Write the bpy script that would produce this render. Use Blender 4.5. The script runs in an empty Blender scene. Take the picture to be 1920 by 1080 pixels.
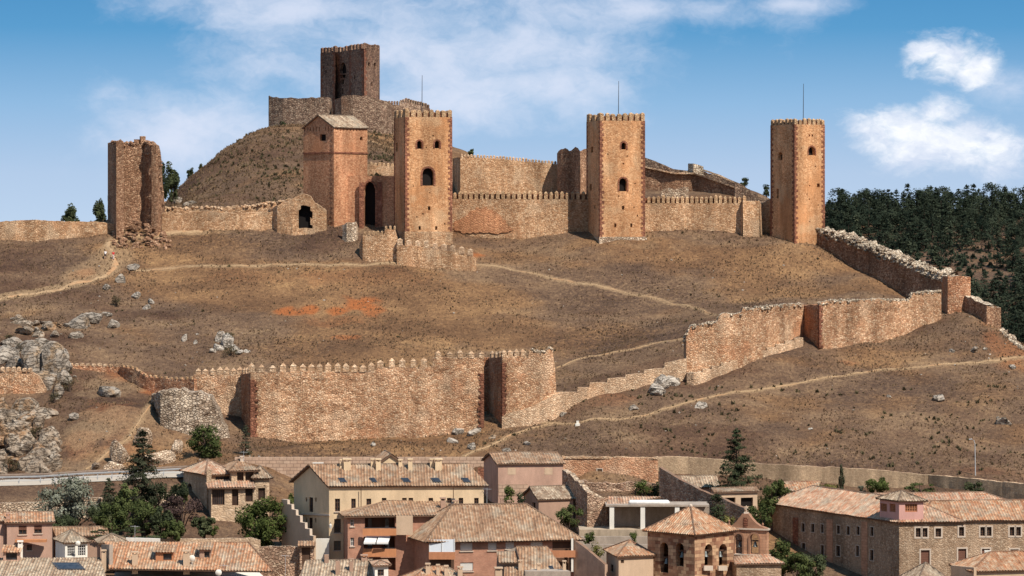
import bpy, bmesh, math, random
import numpy as np
from mathutils import Vector, Matrix, noise as mnoise
R = random.Random(7); rng = np.random.default_rng(11)
scene = bpy.context.scene; col = scene.collection
F = 5900.0; HY = 415.0; CZ = 60.0            # focal length in photo pixels, eye-level row, eye height
rad = math.radians
def P(px, py, Y): return Vector(((px-960)*Y/F, Y, CZ-(py-HY)*Y/F))
def XY(px, Y): return Vector(((px-960)*Y/F, Y))
def ZZ(py, Y): return CZ-(py-HY)*Y/F

# ---------------------------------------------------------------- objects
WLOC = {}
def put(o, parent=None, loc=None):
    col.objects.link(o)
    if loc is not None: o.location = loc
    WLOC[o.name] = Vector(o.location)
    if parent is not None:
        o.parent = parent
        o.matrix_parent_inverse = Matrix.Translation(-WLOC[parent.name])
    return o
def tag(o, label=None, cat=None, group=None, kind=None):
    if label: o['label'] = label
    if cat: o['category'] = cat
    if group: o['group'] = group
    if kind or label: o['kind'] = kind or 'thing'
    return o
def thing(name, label, cat, loc, group=None):
    o = bpy.data.objects.new(name, None); o.empty_display_size = .5
    put(o, None, Vector(loc)); return tag(o, label, cat, group)
def copyof(o, loc, parent=None, rotz=None, scale=None):
    c = o.copy(); c.parent = None
    if rotz is not None: c.rotation_euler = (0, 0, rotz)
    if scale is not None: c.scale = scale
    put(c, parent, Vector(loc)); return c

class MB:
    def __init__(s): s.v = []; s.f = []; s.uv = []; s.mi = []
    def poly(s, pts, uvs=None, mi=0):
        b = len(s.v); s.v.extend([tuple(p) for p in pts]); s.f.append(list(range(b, b+len(pts))))
        s.uv.append(uvs if uvs else [(0, 0)]*len(pts)); s.mi.append(mi)
    def prism(s, foot, z0, z1, mi=0, bottom=True):
        """foot: list of xy counter-clockwise seen from above; z0/z1 number or list per corner"""
        n = len(foot); a = z0 if isinstance(z0, (list, tuple)) else [z0]*n; b = z1 if isinstance(z1, (list, tuple)) else [z1]*n
        u = 0
        for i in range(n):
            j = (i+1) % n; p, q = foot[i], foot[j]; L = math.hypot(q[0]-p[0], q[1]-p[1])
            s.poly([(p[0], p[1], a[i]), (q[0], q[1], a[j]), (q[0], q[1], b[j]), (p[0], p[1], b[i])],
                   [(u, a[i]), (u+L, a[j]), (u+L, b[j]), (u, b[i])], mi); u += L
        s.poly([(foot[i][0], foot[i][1], b[i]) for i in range(n)], [(foot[i][0], foot[i][1]) for i in range(n)], mi)
        if bottom: s.poly([(foot[i][0], foot[i][1], a[i]) for i in reversed(range(n))], None, mi)
    def box(s, c, size, rot=0, mi=0):
        """c = centre of the base, size = (x, y, z), rot about z"""
        ca, sa = math.cos(rot), math.sin(rot); hx, hy = size[0]/2, size[1]/2
        foot = [(c[0]+ca*x-sa*y, c[1]+sa*x+ca*y) for x, y in ((-hx, -hy), (hx, -hy), (hx, hy), (-hx, hy))]
        s.prism(foot, c[2], c[2]+size[2], mi)
    def tube(s, pts, rads, n=8, mi=0, cap=True):
        pts = [Vector(p) for p in pts]
        if not isinstance(rads, (list, tuple)): rads = [rads]*len(pts)
        b = len(s.v)
        for i, p in enumerate(pts):
            d = (pts[min(i+1, len(pts)-1)]-pts[max(i-1, 0)]).normalized()
            a = d.orthogonal().normalized() if abs(d.z) < .9 else Vector((1, 0, 0))
            a = (a-d*a.dot(d)).normalized(); c = d.cross(a)
            for k in range(n):
                t = 2*math.pi*k/n; s.v.append(tuple(p+(a*math.cos(t)+c*math.sin(t))*rads[i]))
        for i in range(len(pts)-1):
            for k in range(n):
                k2 = (k+1) % n
                s.f.append([b+i*n+k, b+i*n+k2, b+(i+1)*n+k2, b+(i+1)*n+k]); s.uv.append([(0, 0)]*4); s.mi.append(mi)
        if cap:
            for i, rv in ((0, True), (len(pts)-1, False)):
                l = [b+i*n+k for k in range(n)]
                s.f.append(l[::-1] if rv else l); s.uv.append([(0, 0)]*n); s.mi.append(mi)
    def build(s, name, mat, parent=None, smooth=False, label=None, cat=None, group=None, kind=None):
        v = np.array(s.v, dtype=float)
        lo, hi = v.min(0), v.max(0); c = Vector(((lo[0]+hi[0])/2, (lo[1]+hi[1])/2, lo[2]))
        me = bpy.data.meshes.new(name); me.from_pydata((v-np.array(c)).tolist(), [], s.f)
        uvl = me.uv_layers.new(name='UVMap'); flat = np.array([t for u in s.uv for t in u], dtype=np.float32).ravel()
        uvl.data.foreach_set('uv', flat)
        mats = mat if isinstance(mat, (list, tuple)) else [mat]
        for m in mats: me.materials.append(m)
        if len(mats) > 1: me.polygons.foreach_set('material_index', np.array(s.mi, dtype=np.int32))
        if smooth: me.polygons.foreach_set('use_smooth', np.ones(len(s.f), dtype=bool))
        me.update()
        o = bpy.data.objects.new(name, me); put(o, parent, c)
        return tag(o, label, cat, group, kind)

# ---------------------------------------------------------------- noise in numpy
def _h(ix, iy, s):
    n = (ix.astype(np.int64)*374761393 + iy.astype(np.int64)*668265263 + s*974634777) & 0x7fffffff
    n = ((n ^ (n >> 13))*1274126177) & 0x7fffffff
    return ((n ^ (n >> 16)) & 0xffff)/65535.0
def vn(x, y, s=0):
    x = np.asarray(x, float); y = np.asarray(y, float)
    ix, iy = np.floor(x), np.floor(y); fx, fy = x-ix, y-iy; fx = fx*fx*(3-2*fx); fy = fy*fy*(3-2*fy)
    a, b, c, d = _h(ix, iy, s), _h(ix+1, iy, s), _h(ix, iy+1, s), _h(ix+1, iy+1, s)
    return (a*(1-fx)+b*fx)*(1-fy)+(c*(1-fx)+d*fx)*fy
def fbm(x, y, s=0, o=4):
    t = 0; a = .5
    for i in range(o): t = t+a*vn(np.asarray(x)*2**i, np.asarray(y)*2**i, s+i*17); a /= 2
    return t
def smooth(e0, e1, x):
    t = np.clip((np.asarray(x, float)-e0)/(e1-e0), 0, 1); return t*t*(3-2*t)

# ---------------------------------------------------------------- materials
class G:
    def __init__(s, name):
        s.m = bpy.data.materials.new(name); s.m.use_nodes = True; s.t = s.m.node_tree; s.t.nodes.clear()
    def n(s, ty, ins=None, **props):
        nd = s.t.nodes.new('ShaderNode'+ty)
        for k, v in props.items(): setattr(nd, k, v)
        for k, v in (ins or {}).items():
            sock = nd.inputs[k]
            if isinstance(v, bpy.types.NodeSocket): s.t.links.new(v, sock)
            else: sock.default_value = v
        return nd
    def pos(s): return s.n('NewGeometry').outputs['Position']
    def uv(s): return s.n('UVMap', uv_map='UVMap').outputs[0]
    def scale(s, v, k): return s.n('VectorMath', {0: v, 1: k if hasattr(k, '__len__') else (k, k, k)}, operation='MULTIPLY').outputs[0]
    def noise(s, v, sc, det=3, rough=.55, out='Fac'):
        return s.n('TexNoise', {'Vector': v, 'Scale': sc, 'Detail': det, 'Roughness': rough}).outputs[out]
    def math(s, op, a, b=0.0, c=0.0, clamp=False): return s.n('Math', {0: a, 1: b, 2: c}, operation=op, use_clamp=clamp).outputs[0]
    def ramp(s, f, stops, interp='LINEAR'):
        nd = s.n('ValToRGB', {'Fac': f}); cr = nd.color_ramp; cr.interpolation = interp
        while len(cr.elements) < len(stops): cr.elements.new(.5)
        for e, (p, c) in zip(cr.elements, stops):
            e.position = p; e.color = (c[0], c[1], c[2], 1) if hasattr(c, '__len__') else (c, c, c, 1)
        return nd.outputs[0]
    def mix(s, f, a, b, mode='MIX'):
        nd = s.n('Mix', {0: f}, data_type='RGBA', blend_type=mode)
        for i, v in ((6, a), (7, b)):
            if isinstance(v, bpy.types.NodeSocket): s.t.links.new(v, nd.inputs[i])
            else: nd.inputs[i].default_value = (v[0], v[1], v[2], 1) if hasattr(v, '__len__') else (v, v, v, 1)
        return nd.outputs[2]
    def step(s, f, a, b): return s.n('MapRange', {0: f, 1: a, 2: b, 3: 0.0, 4: 1.0}, interpolation_type='SMOOTHSTEP').outputs[0]
    def out(s, colr, rough=.9, bump=None, bs=.5, bd=.1, spec=.15, metal=0.0):
        b = s.n('BsdfPrincipled', {'Roughness': rough, 'Specular IOR Level': spec, 'Metallic': metal})
        if isinstance(colr, bpy.types.NodeSocket): s.t.links.new(colr, b.inputs['Base Color'])
        else: b.inputs['Base Color'].default_value = (*colr, 1)
        if bump is not None:
            bn = s.n('Bump', {'Height': bump, 'Strength': bs, 'Distance': bd}); s.t.links.new(bn.outputs[0], b.inputs['Normal'])
        o = s.n('OutputMaterial'); s.t.links.new(b.outputs[0], o.inputs[0]); return s.m

def stone(name, cols, mortar, cell=.5, patch=None, pamt=(.55, .7), bs=.8, flat=1.5, var=.35, big=.05, pale=None, pits=0):
    g = G(name); p = g.pos()
    wob = g.n('VectorMath', {0: g.noise(p, 1.1, 2, out='Color'), 1: (.5, .5, .5)}, operation='SUBTRACT').outputs[0]
    q = g.n('VectorMath', {0: p, 1: g.scale(wob, .5*cell)}, operation='ADD').outputs[0]
    q = g.scale(q, (1/cell, 1/cell, flat/cell))
    vo = g.n('TexVoronoi', {'Vector': q, 'Scale': 1.0}, feature='F1')
    ed = g.n('TexVoronoi', {'Vector': q, 'Scale': 1.0}, feature='DISTANCE_TO_EDGE').outputs['Distance']
    rr = g.n('SeparateColor', {0: vo.outputs['Color']}).outputs[0]
    k = len(cols)
    c = g.ramp(rr, [(i/(k-1), cc) for i, cc in enumerate(cols)])
    n1 = g.noise(p, .9/cell, 4, .65)
    c = g.mix(1.0, c, g.ramp(n1, [(.25, 1-var), (.75, 1+var)]), 'MULTIPLY')
    if patch: c = g.mix(g.math('MULTIPLY', g.step(g.noise(p, .14, 5, .6), pamt[0], pamt[1]), .8), c, patch)
    if pale: c = g.mix(g.math('MULTIPLY', g.step(g.noise(g.n('VectorMath', {0: p, 1: (31, 17, 5)}, operation='ADD').outputs[0], .2, 4, .6), .5, .68), .75), c, pale)
    c = g.mix(g.math('MULTIPLY', g.step(ed, .10, .02), .75), c, mortar)
    if pits:
        n5 = g.noise(g.scale(p, (1, 1, 1.5)), 1.15/cell, 3, .7); c = g.mix(g.math('MULTIPLY', g.step(n5, .41, .34), pits), c, tuple(x*.32 for x in mortar))
    sk = g.noise(g.scale(p, (1, 1, .12)), .9, 4, .7); c = g.mix(1.0, c, g.ramp(sk, [(.3, .78), (.65, 1.1)]), 'MULTIPLY')
    n2 = g.noise(g.scale(p, (1, 1, .3)), big*4, 4, .6)
    c = g.mix(1.0, c, g.ramp(n2, [(.3, .58), (.7, 1.28)]), 'MULTIPLY')
    c = g.mix(1.0, c, (1.15, 1.13, 1.10), 'MULTIPLY')
    h = g.math('ADD', g.step(ed, 0, .22), g.math('MULTIPLY', n1, .9))
    return g.out(c, .95, h, min(1.0, bs), .17*cell/.5)

def plain(name, c, var=.15, sc=.8, rough=.9, bs=.15, bd=.03, spec=.2, metal=0.0, streak=True):
    g = G(name); p = g.pos()
    n1 = g.noise(g.scale(p, (1, 1, .35 if streak else 1)), sc, 5, .65); n2 = g.noise(p, 9, 3)
    cc = g.mix(1.0, c, g.ramp(n1, [(.3, 1-var), (.7, 1+var)]), 'MULTIPLY')
    cc = g.mix(1.0, cc, g.ramp(n2, [(.3, 1-var*.6), (.7, 1+var*.6)]), 'MULTIPLY')
    return g.out(cc, rough, n2, bs, bd, spec, metal)

def tiles(name, cols, per=.42, lichen=(.42, .36, .27), lam=(.5, .66), dirt=.62):
    g = G(name); uv = g.n('SeparateXYZ', {0: g.uv()}); u, v = uv.outputs[0], uv.outputs[1]
    iu = g.math('FLOOR', g.math('DIVIDE', u, per)); off = g.n('TexWhiteNoise', {'W': iu}, noise_dimensions='1D').outputs['Value']
    iv = g.math('FLOOR', g.math('ADD', g.math('DIVIDE', v, .42), off))
    cid = g.n('CombineXYZ', {0: iu, 1: iv, 2: 3.3}).outputs[0]
    w = g.n('TexWhiteNoise', {'Vector': cid}, noise_dimensions='3D').outputs['Value']; w = g.math('ADD', g.math('MULTIPLY', w, .48), g.math('ADD', g.math('MULTIPLY', off, .27), g.math('MULTIPLY', g.noise(g.pos(), .9, 4, .7), .3)))
    k = len(cols); c = g.ramp(w, [(i/(k-1), cc) for i, cc in enumerate(cols)])
    p = g.pos()
    c = g.mix(g.math('MULTIPLY', g.step(g.noise(p, .35, 5, .65), lam[0], lam[1]), .6), c, lichen)
    c = g.mix(1.0, c, g.ramp(g.noise(p, .8, 5, .75), [(.28, .5), (.7, 1.3)]), 'MULTIPLY')
    fu = g.math('FRACT', g.math('DIVIDE', u, per))
    ch = g.math('ABSOLUTE', g.math('SUBTRACT', fu, .5))            # moss and dirt lie in the channels between cover tiles
    c = g.mix(g.math('MULTIPLY', g.step(ch, .33, .46), dirt), c, (.07, .05, .04))
    fv = g.math('FRACT', g.math('ADD', g.math('DIVIDE', v, .42), off))
    return g.out(c, .9, g.math('ADD', fv, g.noise(p, 14, 2)), .35, .03)

def rockmat(name, dark, mid, light, stain=None):
    g = G(name); p = g.pos(); n1 = g.noise(p, .55, 8, .68); n2 = g.noise(g.scale(p, (.6, .6, 2.2)), 1.1, 7, .7); n3 = g.noise(p, 5, 4, .7)
    f = g.math('ADD', g.math('MULTIPLY', n1, .6), g.math('MULTIPLY', n2, .45)); c = g.ramp(f, [(.36, dark), (.52, mid), (.68, light)])
    if stain: c = g.mix(g.math('MULTIPLY', g.step(g.noise(p, .25, 5, .65), .52, .64), .75), c, stain)
    rg = g.math('ABSOLUTE', g.math('SUBTRACT', g.noise(g.scale(p, (.7, .7, 1.6)), .8, 5, .6), .5)); c = g.mix(g.math('MULTIPLY', g.step(rg, .035, .005), .8), c, tuple(x*.4 for x in dark))
    c = g.mix(1.0, c, g.ramp(n3, [(.3, .72), (.7, 1.22)]), 'MULTIPLY')
    return g.out(c, .95, g.math('ADD', g.math('ADD', n2, g.math('MULTIPLY', n3, .5)), g.math('MULTIPLY', g.step(rg, 0, .05), .5)), 1.0, .45, spec=.05)
def brick(name, c1, c2, mortar, w=.26, h=.09, var=.2, ms=.012, patch=None):
    g = G(name); uv = g.uv()
    b = g.n('TexBrick', {'Vector': uv, 'Color1': (*c1, 1), 'Color2': (*c2, 1), 'Mortar': (*mortar, 1), 'Scale': 1.0, 'Mortar Size': ms, 'Bias': 0.0, 'Brick Width': w, 'Row Height': h})
    p = g.pos(); n1 = g.noise(p, .8, 5, .65)
    c = g.mix(1.0, b.outputs['Color'], g.ramp(n1, [(.3, 1-var), (.7, 1+var)]), 'MULTIPLY')
    if patch: c = g.mix(g.math('MULTIPLY', g.step(g.noise(p, .5, 4, .6), .52, .66), .7), c, patch)
    return g.out(c, .9, g.math('SUBTRACT', g.noise(p, 6, 3), b.outputs['Fac']), .4, .03)

def leaf(name, a, b, c=None, sc=.7):
    g = G(name); oi = g.n('ObjectInfo').outputs['Random']; p = g.pos()
    f = g.math('ADD', g.noise(p, sc, 3, .6), g.math('MULTIPLY', g.math('SUBTRACT', oi, .5), .25))
    cc = g.ramp(f, [(.3, a), (.62, b)] + ([(.8, c)] if c else []))
    d = g.n('BsdfDiffuse', {'Color': cc}); t = g.n('BsdfTranslucent', {'Color': cc})
    mx = g.n('MixShader', {0: .22, 1: d.outputs[0], 2: t.outputs[0]}); o = g.n('OutputMaterial')
    g.t.links.new(mx.outputs[0], o.inputs[0]); return g.m

M = {}
M['tower'] = stone('tower_masonry', [(.38, .185, .088), (.51, .265, .13), (.59, .325, .165), (.66, .40, .22)], (.37, .185, .09), .30, patch=(.55, .26, .115), pale=(.60, .40, .235), bs=.45, var=.26, pits=.4, pamt=(.5, .68))
M['keep'] = stone('keep_masonry', [(.13, .075, .055), (.23, .135, .095), (.31, .19, .13), (.38, .25, .17)], (.12, .075, .055), .45, patch=(.28, .12, .07), bs=.7)  # cloud shadow over the summit is put into this darker stone colour
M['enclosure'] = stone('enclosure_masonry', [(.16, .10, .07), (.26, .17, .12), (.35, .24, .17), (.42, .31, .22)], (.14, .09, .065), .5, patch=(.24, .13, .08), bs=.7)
M['gatehouse'] = stone('gatehouse_masonry', [(.33, .15, .08), (.44, .21, .115), (.51, .265, .15), (.57, .33, .19)], (.32, .15, .08), .30, patch=(.47, .205, .10), bs=.4, var=.26, pits=.3)
M['curtain'] = stone('curtain_wall_masonry', [(.33, .18, .095), (.46, .265, .145), (.55, .345, .20), (.63, .44, .28)], (.30, .165, .09), .34, patch=(.50, .255, .13), pale=(.58, .42, .275), bs=.7, var=.33, pits=.6)
M['rampart'] = stone('rampart_rubble', [(.38, .20, .11), (.49, .285, .165), (.58, .37, .225), (.67, .48, .32)], (.33, .165, .09), .38, patch=(.53, .25, .13), pale=(.63, .45, .30), bs=.9, var=.38, pits=.75)
M['rampart_red'] = stone('rampart_red_rubble', [(.34, .15, .08), (.47, .235, .13), (.55, .30, .175), (.63, .40, .26)], (.26, .11, .06), .42, patch=(.50, .21, .10), pale=(.58, .40, .26), pamt=(.48, .64), bs=.9, var=.35, pits=.6)
M['pale'] = stone('pale_rubble', [(.30, .20, .135), (.46, .335, .235), (.56, .43, .31), (.66, .53, .40)], (.28, .185, .12), .5, pale=(.58, .46, .34), bs=1.0)
M['bastion'] = stone('grey_bastion_rubble', [(.22, .155, .11), (.38, .29, .21), (.48, .38, .29), (.58, .48, .37)], (.14, .09, .06), .55, pale=(.50, .41, .31), bs=1.0)
M['stepped'] = stone('pale_coursed_masonry', [(.45, .29, .18), (.54, .375, .245), (.63, .47, .32)], (.36, .22, .135), .42, patch=(.54, .32, .18), bs=.7, pits=.4)
M['terrace'] = stone('tan_terrace_render', [(.34, .235, .15), (.37, .265, .17), (.40, .29, .19)], (.32, .225, .145), .32, var=.3, bs=.35, pits=.3)
M['capstone'] = stone('bleached_wall_top_stones', [(.30, .22, .155), (.50, .39, .28), (.64, .53, .40), (.74, .64, .50)], (.20, .135, .09), .5, bs=1.0)
M['ruin'] = stone('ruined_tower_masonry', [(.23, .12, .072), (.34, .19, .115), (.43, .255, .155), (.52, .34, .22)], (.18, .095, .058), .40, pits=.6, patch=(.34, .18, .10), bs=1.0)
M['quoin'] = stone('red_sandstone_quoin', [(.17, .068, .043), (.24, .10, .06), (.31, .145, .088)], (.14, .06, .038), .6, bs=.4)
M['merlon'] = stone('merlon_masonry', [(.36, .225, .125), (.48, .31, .175), (.56, .39, .24)], (.27, .16, .09), .4, bs=.6)
M['merlon_pale'] = stone('merlon_cap_masonry', [(.42, .26, .155), (.52, .35, .22), (.60, .45, .31)], (.32, .19, .11), .4, bs=.6)
M['plaster_red'] = plain('red_plaster_remnant', (.46, .19, .085), .25, 1.2)
M['void'] = plain('dark_interior', (.012, .009, .008), .1)
M['limestone'] = rockmat('grey_limestone', (.20, .155, .12), (.385, .32, .255), (.55, .475, .39), (.38, .24, .13))
M['limestone_white'] = rockmat('white_limestone', (.30, .235, .18), (.51, .435, .355), (.66, .59, .50))
M['crag'] = rockmat('ochre_crag_rock', (.17, .12, .085), (.38, .29, .21), (.56, .47, .37), (.40, .215, .10))
M['curtain_red'] = stone('red_stained_masonry', [(.42, .20, .105), (.48, .235, .12), (.53, .28, .15)], (.36, .16, .08), .5, bs=.5, pits=.3)
M['metal'] = plain('galvanised_metal', (.42, .42, .42), .1, rough=.5, spec=.4)
M['dark_metal'] = plain('dark_metal', (.05, .05, .055), .1, rough=.5, spec=.4)
M['rail'] = plain('weathered_steel_rail', (.30, .22, .17), .15, rough=.6)
M['bark'] = plain('bark', (.09, .06, .045), .3)
# ---------------------------------------------------------------- terrain
CP = []
def cp(*a):
    for px, py, Y in a: CP.append(((px-960)*Y/F, Y, CZ-(py-HY)*Y/F))
def cz(*a):
    for px, z, Y in a: CP.append(((px-960)*Y/F, Y, CZ+z))
# town floor
cz(*[(px, -57, 425) for px in (-200, 300, 900, 1500, 2150)], *[(px, -53, 452) for px in (-200, 200, 500, 800, 1100, 1400, 1700, 2150)])
cz((-200, -49, 470), (150, -48.5, 470), (420, -47.5, 473), (700, -48.5, 472), (1000, -48, 474), (1250, -48.5, 474), (1500, -50, 472), (1900, -51, 472), (2150, -51, 472))
cz((700, -44.5, 488), (1000, -43.8, 488), (1300, -44, 487), (1650, -45, 486), (1900, -46, 486))
# road shelf at the left, foot and head of the town wall
cp((-200, 915, 488), (0, 905, 489), (150, 898, 490), (300, 890, 491), (400, 888, 493), (-200, 900, 496), (0, 893, 496), (150, 886, 497), (300, 876, 498))
cp(*[(px, 918, 498.5) for px in (560, 800, 1050, 1250)], *[(px, 861, 502.0) for px in (500, 700, 900, 1100)], (1250, 860, 505.5), (1400, 868, 504.5), (1560, 876, 503), (1740, 890, 500.5), (1860, 900, 493), (2000, 908, 499), (2150, 915, 498))
cp((1260, 922, 499.5), (1420, 925, 498.5), (1560, 930, 497), (1680, 938, 495.5), (1760, 945, 492), (1850, 955, 484))
# foot of the lower rampart
cp((440, 842, 512), (560, 828, 518), (700, 826, 518.5), (850, 815, 519), (942, 788, 521), (1030, 782, 521), (1083, 752, 525), (1146, 728, 528), (1216, 714, 531), (1290, 712, 532), (1400, 686, 536), (1507, 636, 547), (1585, 628, 552), (1667, 618, 557), (1715, 607, 560), (1765, 588, 564), (1792, 583, 566), (1841, 598, 562), (1870, 615, 558), (1915, 646, 552), (1960, 680, 545))
# behind it
cp((480, 722, 540), (600, 722, 540), (760, 718, 540), (900, 712, 540), (1050, 700, 541), (1200, 665, 546), (1300, 630, 551), (1400, 600, 556), (1520, 578, 562), (1620, 572, 569), (1700, 572, 569))
cp((1080, 908, 495), (1150, 908, 495), (1225, 910, 495))
cp(*[(px, 628, 560) for px in (420, 620, 820, 980, 1130)], *[(px, 541, 580) for px in (330, 500, 700, 900, 1100, 1250)], (1400, 535, 581), (1540, 528, 583))
# foot of the castle walls
cp((-200, 462, 597), (0, 457, 597), (120, 455, 598), (220, 432, 602), (310, 432, 602), (450, 428, 602), (560, 428, 602), (630, 432, 601), (690, 482, 589), (760, 488, 589), (880, 489, 590), (960, 466, 598), (1060, 448, 599), (1125, 456, 594), (1210, 452, 596), (1300, 445, 598), (1430, 445, 599), (1490, 459, 594), (1525, 462, 596), (1560, 482, 591.5), (1600, 504, 587), (1645, 530, 581.5), (1690, 555, 576), (1735, 570, 570))
# courtyard and castle hill
cp((620, 400, 612), (900, 400, 612), (1150, 405, 612), (1350, 405, 612), (620, 385, 625), (900, 368, 640), (1100, 362, 640), (1300, 360, 640), (1450, 380, 640))
cp((310, 388, 617), (450, 380, 617), (545, 382, 617), (345, 345, 678), (400, 302, 692), (450, 268, 700), (500, 251, 708), (560, 246, 712), (690, 246, 712), (790, 255, 712), (700, 300, 650), (620, 320, 650), (560, 330, 645), (480, 330, 650), (760, 300, 660), (600, 238, 745), (700, 238, 745), (500, 262, 750), (800, 270, 740))
cp((430, 345, 735), (330, 420, 735), (900, 330, 700), (1050, 340, 700), (1200, 340, 680), (1400, 362, 680))
# the drop behind the castle
cz((0, -14, 640), (120, -10, 640), (220, -5, 640), (300, 0, 650), (-200, -22, 640), (0, -32, 690), (200, -22, 700), (-200, -42, 700), (250, -36, 760), (600, -5, 800), (1000, -12, 780), (1300, -20, 760), (1500, -20, 700), (1570, -14, 640))
cz((1640, -22, 640), (1760, -30, 625), (1840, -34, 605), (1900, -38, 595), (2000, -44, 585), (1750, -42, 680), (1950, -48, 650), (2150, -48, 600), (2150, -44, 560), (1990, -38, 566), (1500, -30, 760), (1800, -44, 740))
# right-hand slope in front of the rampart, and the town-side slope
cp((1560, 690, 537), (1700, 690, 539), (1850, 680, 540), (1950, 700, 537), (1450, 740, 526), (1600, 770, 521), (1750, 780, 520), (1900, 780, 520), (1200, 785, 517), (1050, 822, 512), (1300, 830, 510), (1500, 840, 508), (1700, 850, 507), (1900, 860, 506), (2100, 870, 505), (2080, 740, 528))
cp((600, 845, 508), (800, 842, 508), (950, 838, 509))
# left slope and gully
cp((0, 562, 574), (150, 552, 577), (-200, 570, 570), (200, 520, 585), (0, 510, 585), (300, 505, 588), (100, 610, 561), (250, 620, 560), (0, 645, 552), (-200, 640, 552), (40, 720, 533), (-200, 740, 528), (60, 800, 515), (-200, 830, 508), (90, 860, 505))
cp((175, 714, 537), (240, 730, 533), (330, 764, 524), (190, 765, 518), (260, 790, 514), (200, 835, 506), (130, 860, 503), (300, 840, 508), (350, 800, 516), (160, 665, 547), (300, 680, 546), (380, 690, 546))
_cp = np.array(CP); _n = len(_cp); SC = 100.0
_xy = _cp[:, :2]/SC; _zz = _cp[:, 2]-CZ
def _U(r2): return np.where(r2 > 1e-12, .5*r2*np.log(np.maximum(r2, 1e-12)), 0)
_d2 = ((_xy[:, None]-_xy[None])**2).sum(-1)
_A = np.zeros((_n+3, _n+3)); _A[:_n, :_n] = _U(_d2)+np.eye(_n)*2e-5; _A[:_n, _n] = 1; _A[:_n, _n+1:] = _xy; _A[_n, :_n] = 1; _A[_n+1:, :_n] = _xy.T
_w = np.linalg.solve(_A, np.concatenate([_zz, np.zeros(3)]))
def tps(x, y):
    sh = np.shape(x); x = np.ravel(x)/SC; y = np.ravel(y)/SC; o = np.empty(len(x))
    for i in range(0, len(x), 20000):
        a, b = x[i:i+20000], y[i:i+20000]
        d2 = (a[:, None]-_xy[None, :, 0])**2+(b[:, None]-_xy[None, :, 1])**2
        o[i:i+20000] = _U(d2)@_w[:_n]+_w[_n]+_w[_n+1]*a+_w[_n+2]*b
    return o.reshape(sh)
def farz(x, y):
    x = np.asarray(x, float); y = np.asarray(y, float)
    z = -50.0+0*x
    z = np.where(y < 430, np.maximum(-57.0, -2-.26*np.maximum(y, 0)), z)
    ang = (x*F/np.maximum(y, 1))+960                                 # bearing seen from the town hill
    prof = -46+44*smooth(740, 1180, y)+6*smooth(1000, 1250, y)-70*smooth(1260, 1900, y)
    side = smooth(40, 130, x)
    z = np.where(y > 600, z*(1-side)+side*np.maximum(prof+4*fbm(x/60, y/60, 5), -50), z)
    return z
def Hs(x, y):
    x = np.asarray(x, float); y = np.asarray(y, float)
    w = smooth(-230, -150, x)*(1-smooth(125, 150, x-np.maximum(0, 0)))*smooth(395, 430, y)*(1-smooth(740, 800, y))
    w = w*(1-smooth(640, 720, y)*smooth(60, 90, x))
    t = np.clip(tps(x, y), -60, 40)
    return CZ+w*t+(1-w)*farz(x, y)
def Hn(x, y):
    inn = smooth(480, 500, y)*(1-smooth(800, 900, y))
    return (fbm(np.asarray(x)/7, np.asarray(y)/7, 3, 3)-.44)*1.5*inn+(fbm(np.asarray(x)/3.4, np.asarray(y)/2.6, 13, 3)-.44)*.55*inn+(fbm(np.asarray(x)/1.7, np.asarray(y)/1.7, 9, 2)-.37)*.32*inn
def Hh(x, y): return Hs(x, y)+Hn(x, y)
def gz(x, y): return float(Hh(np.array([x]), np.array([y]))[0])
_Y = np.arange(430, 1300, .75)
def hit(px, py, lo=430, hi=1300):
    """the point of the ground seen at a photo pixel"""
    k = (_Y >= lo) & (_Y <= hi); y = _Y[k]; x = (px-960)*y/F; z = CZ-(py-HY)*y/F
    d = Hh(x, y)-z; i = int(np.argmax(d > 0))
    if d[i] <= 0: i = len(y)-1
    t = 0 if i == 0 else d[i-1]/(d[i-1]-d[i]+1e-9)
    yy = y[max(i-1, 0)]+(y[i]-y[max(i-1, 0)])*t; xx = (px-960)*yy/F
    return Vector((xx, yy, gz(xx, yy)))

def axis(lo, hi, st, far):
    a = list(np.arange(lo, hi+1e-6, st)); s = st; v = hi
    up = []
    while v < far[1]: s *= 1.28; v += s; up.append(v)
    s = st; v = lo; dn = []
    while v > far[0]: s *= 1.28; v -= s; dn.append(v)
    return np.array(dn[::-1]+a+up)
gx = axis(-115, 118, .7, (-7000, 7000)); gy = axis(470, 730, .7, (-300, 9000))
GXX, GYY = np.meshgrid(gx, gy)
GZ = Hh(GXX, GYY)
def img(x, y, z): return 960+x*F/y, HY-(z-CZ)*F/y
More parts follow.
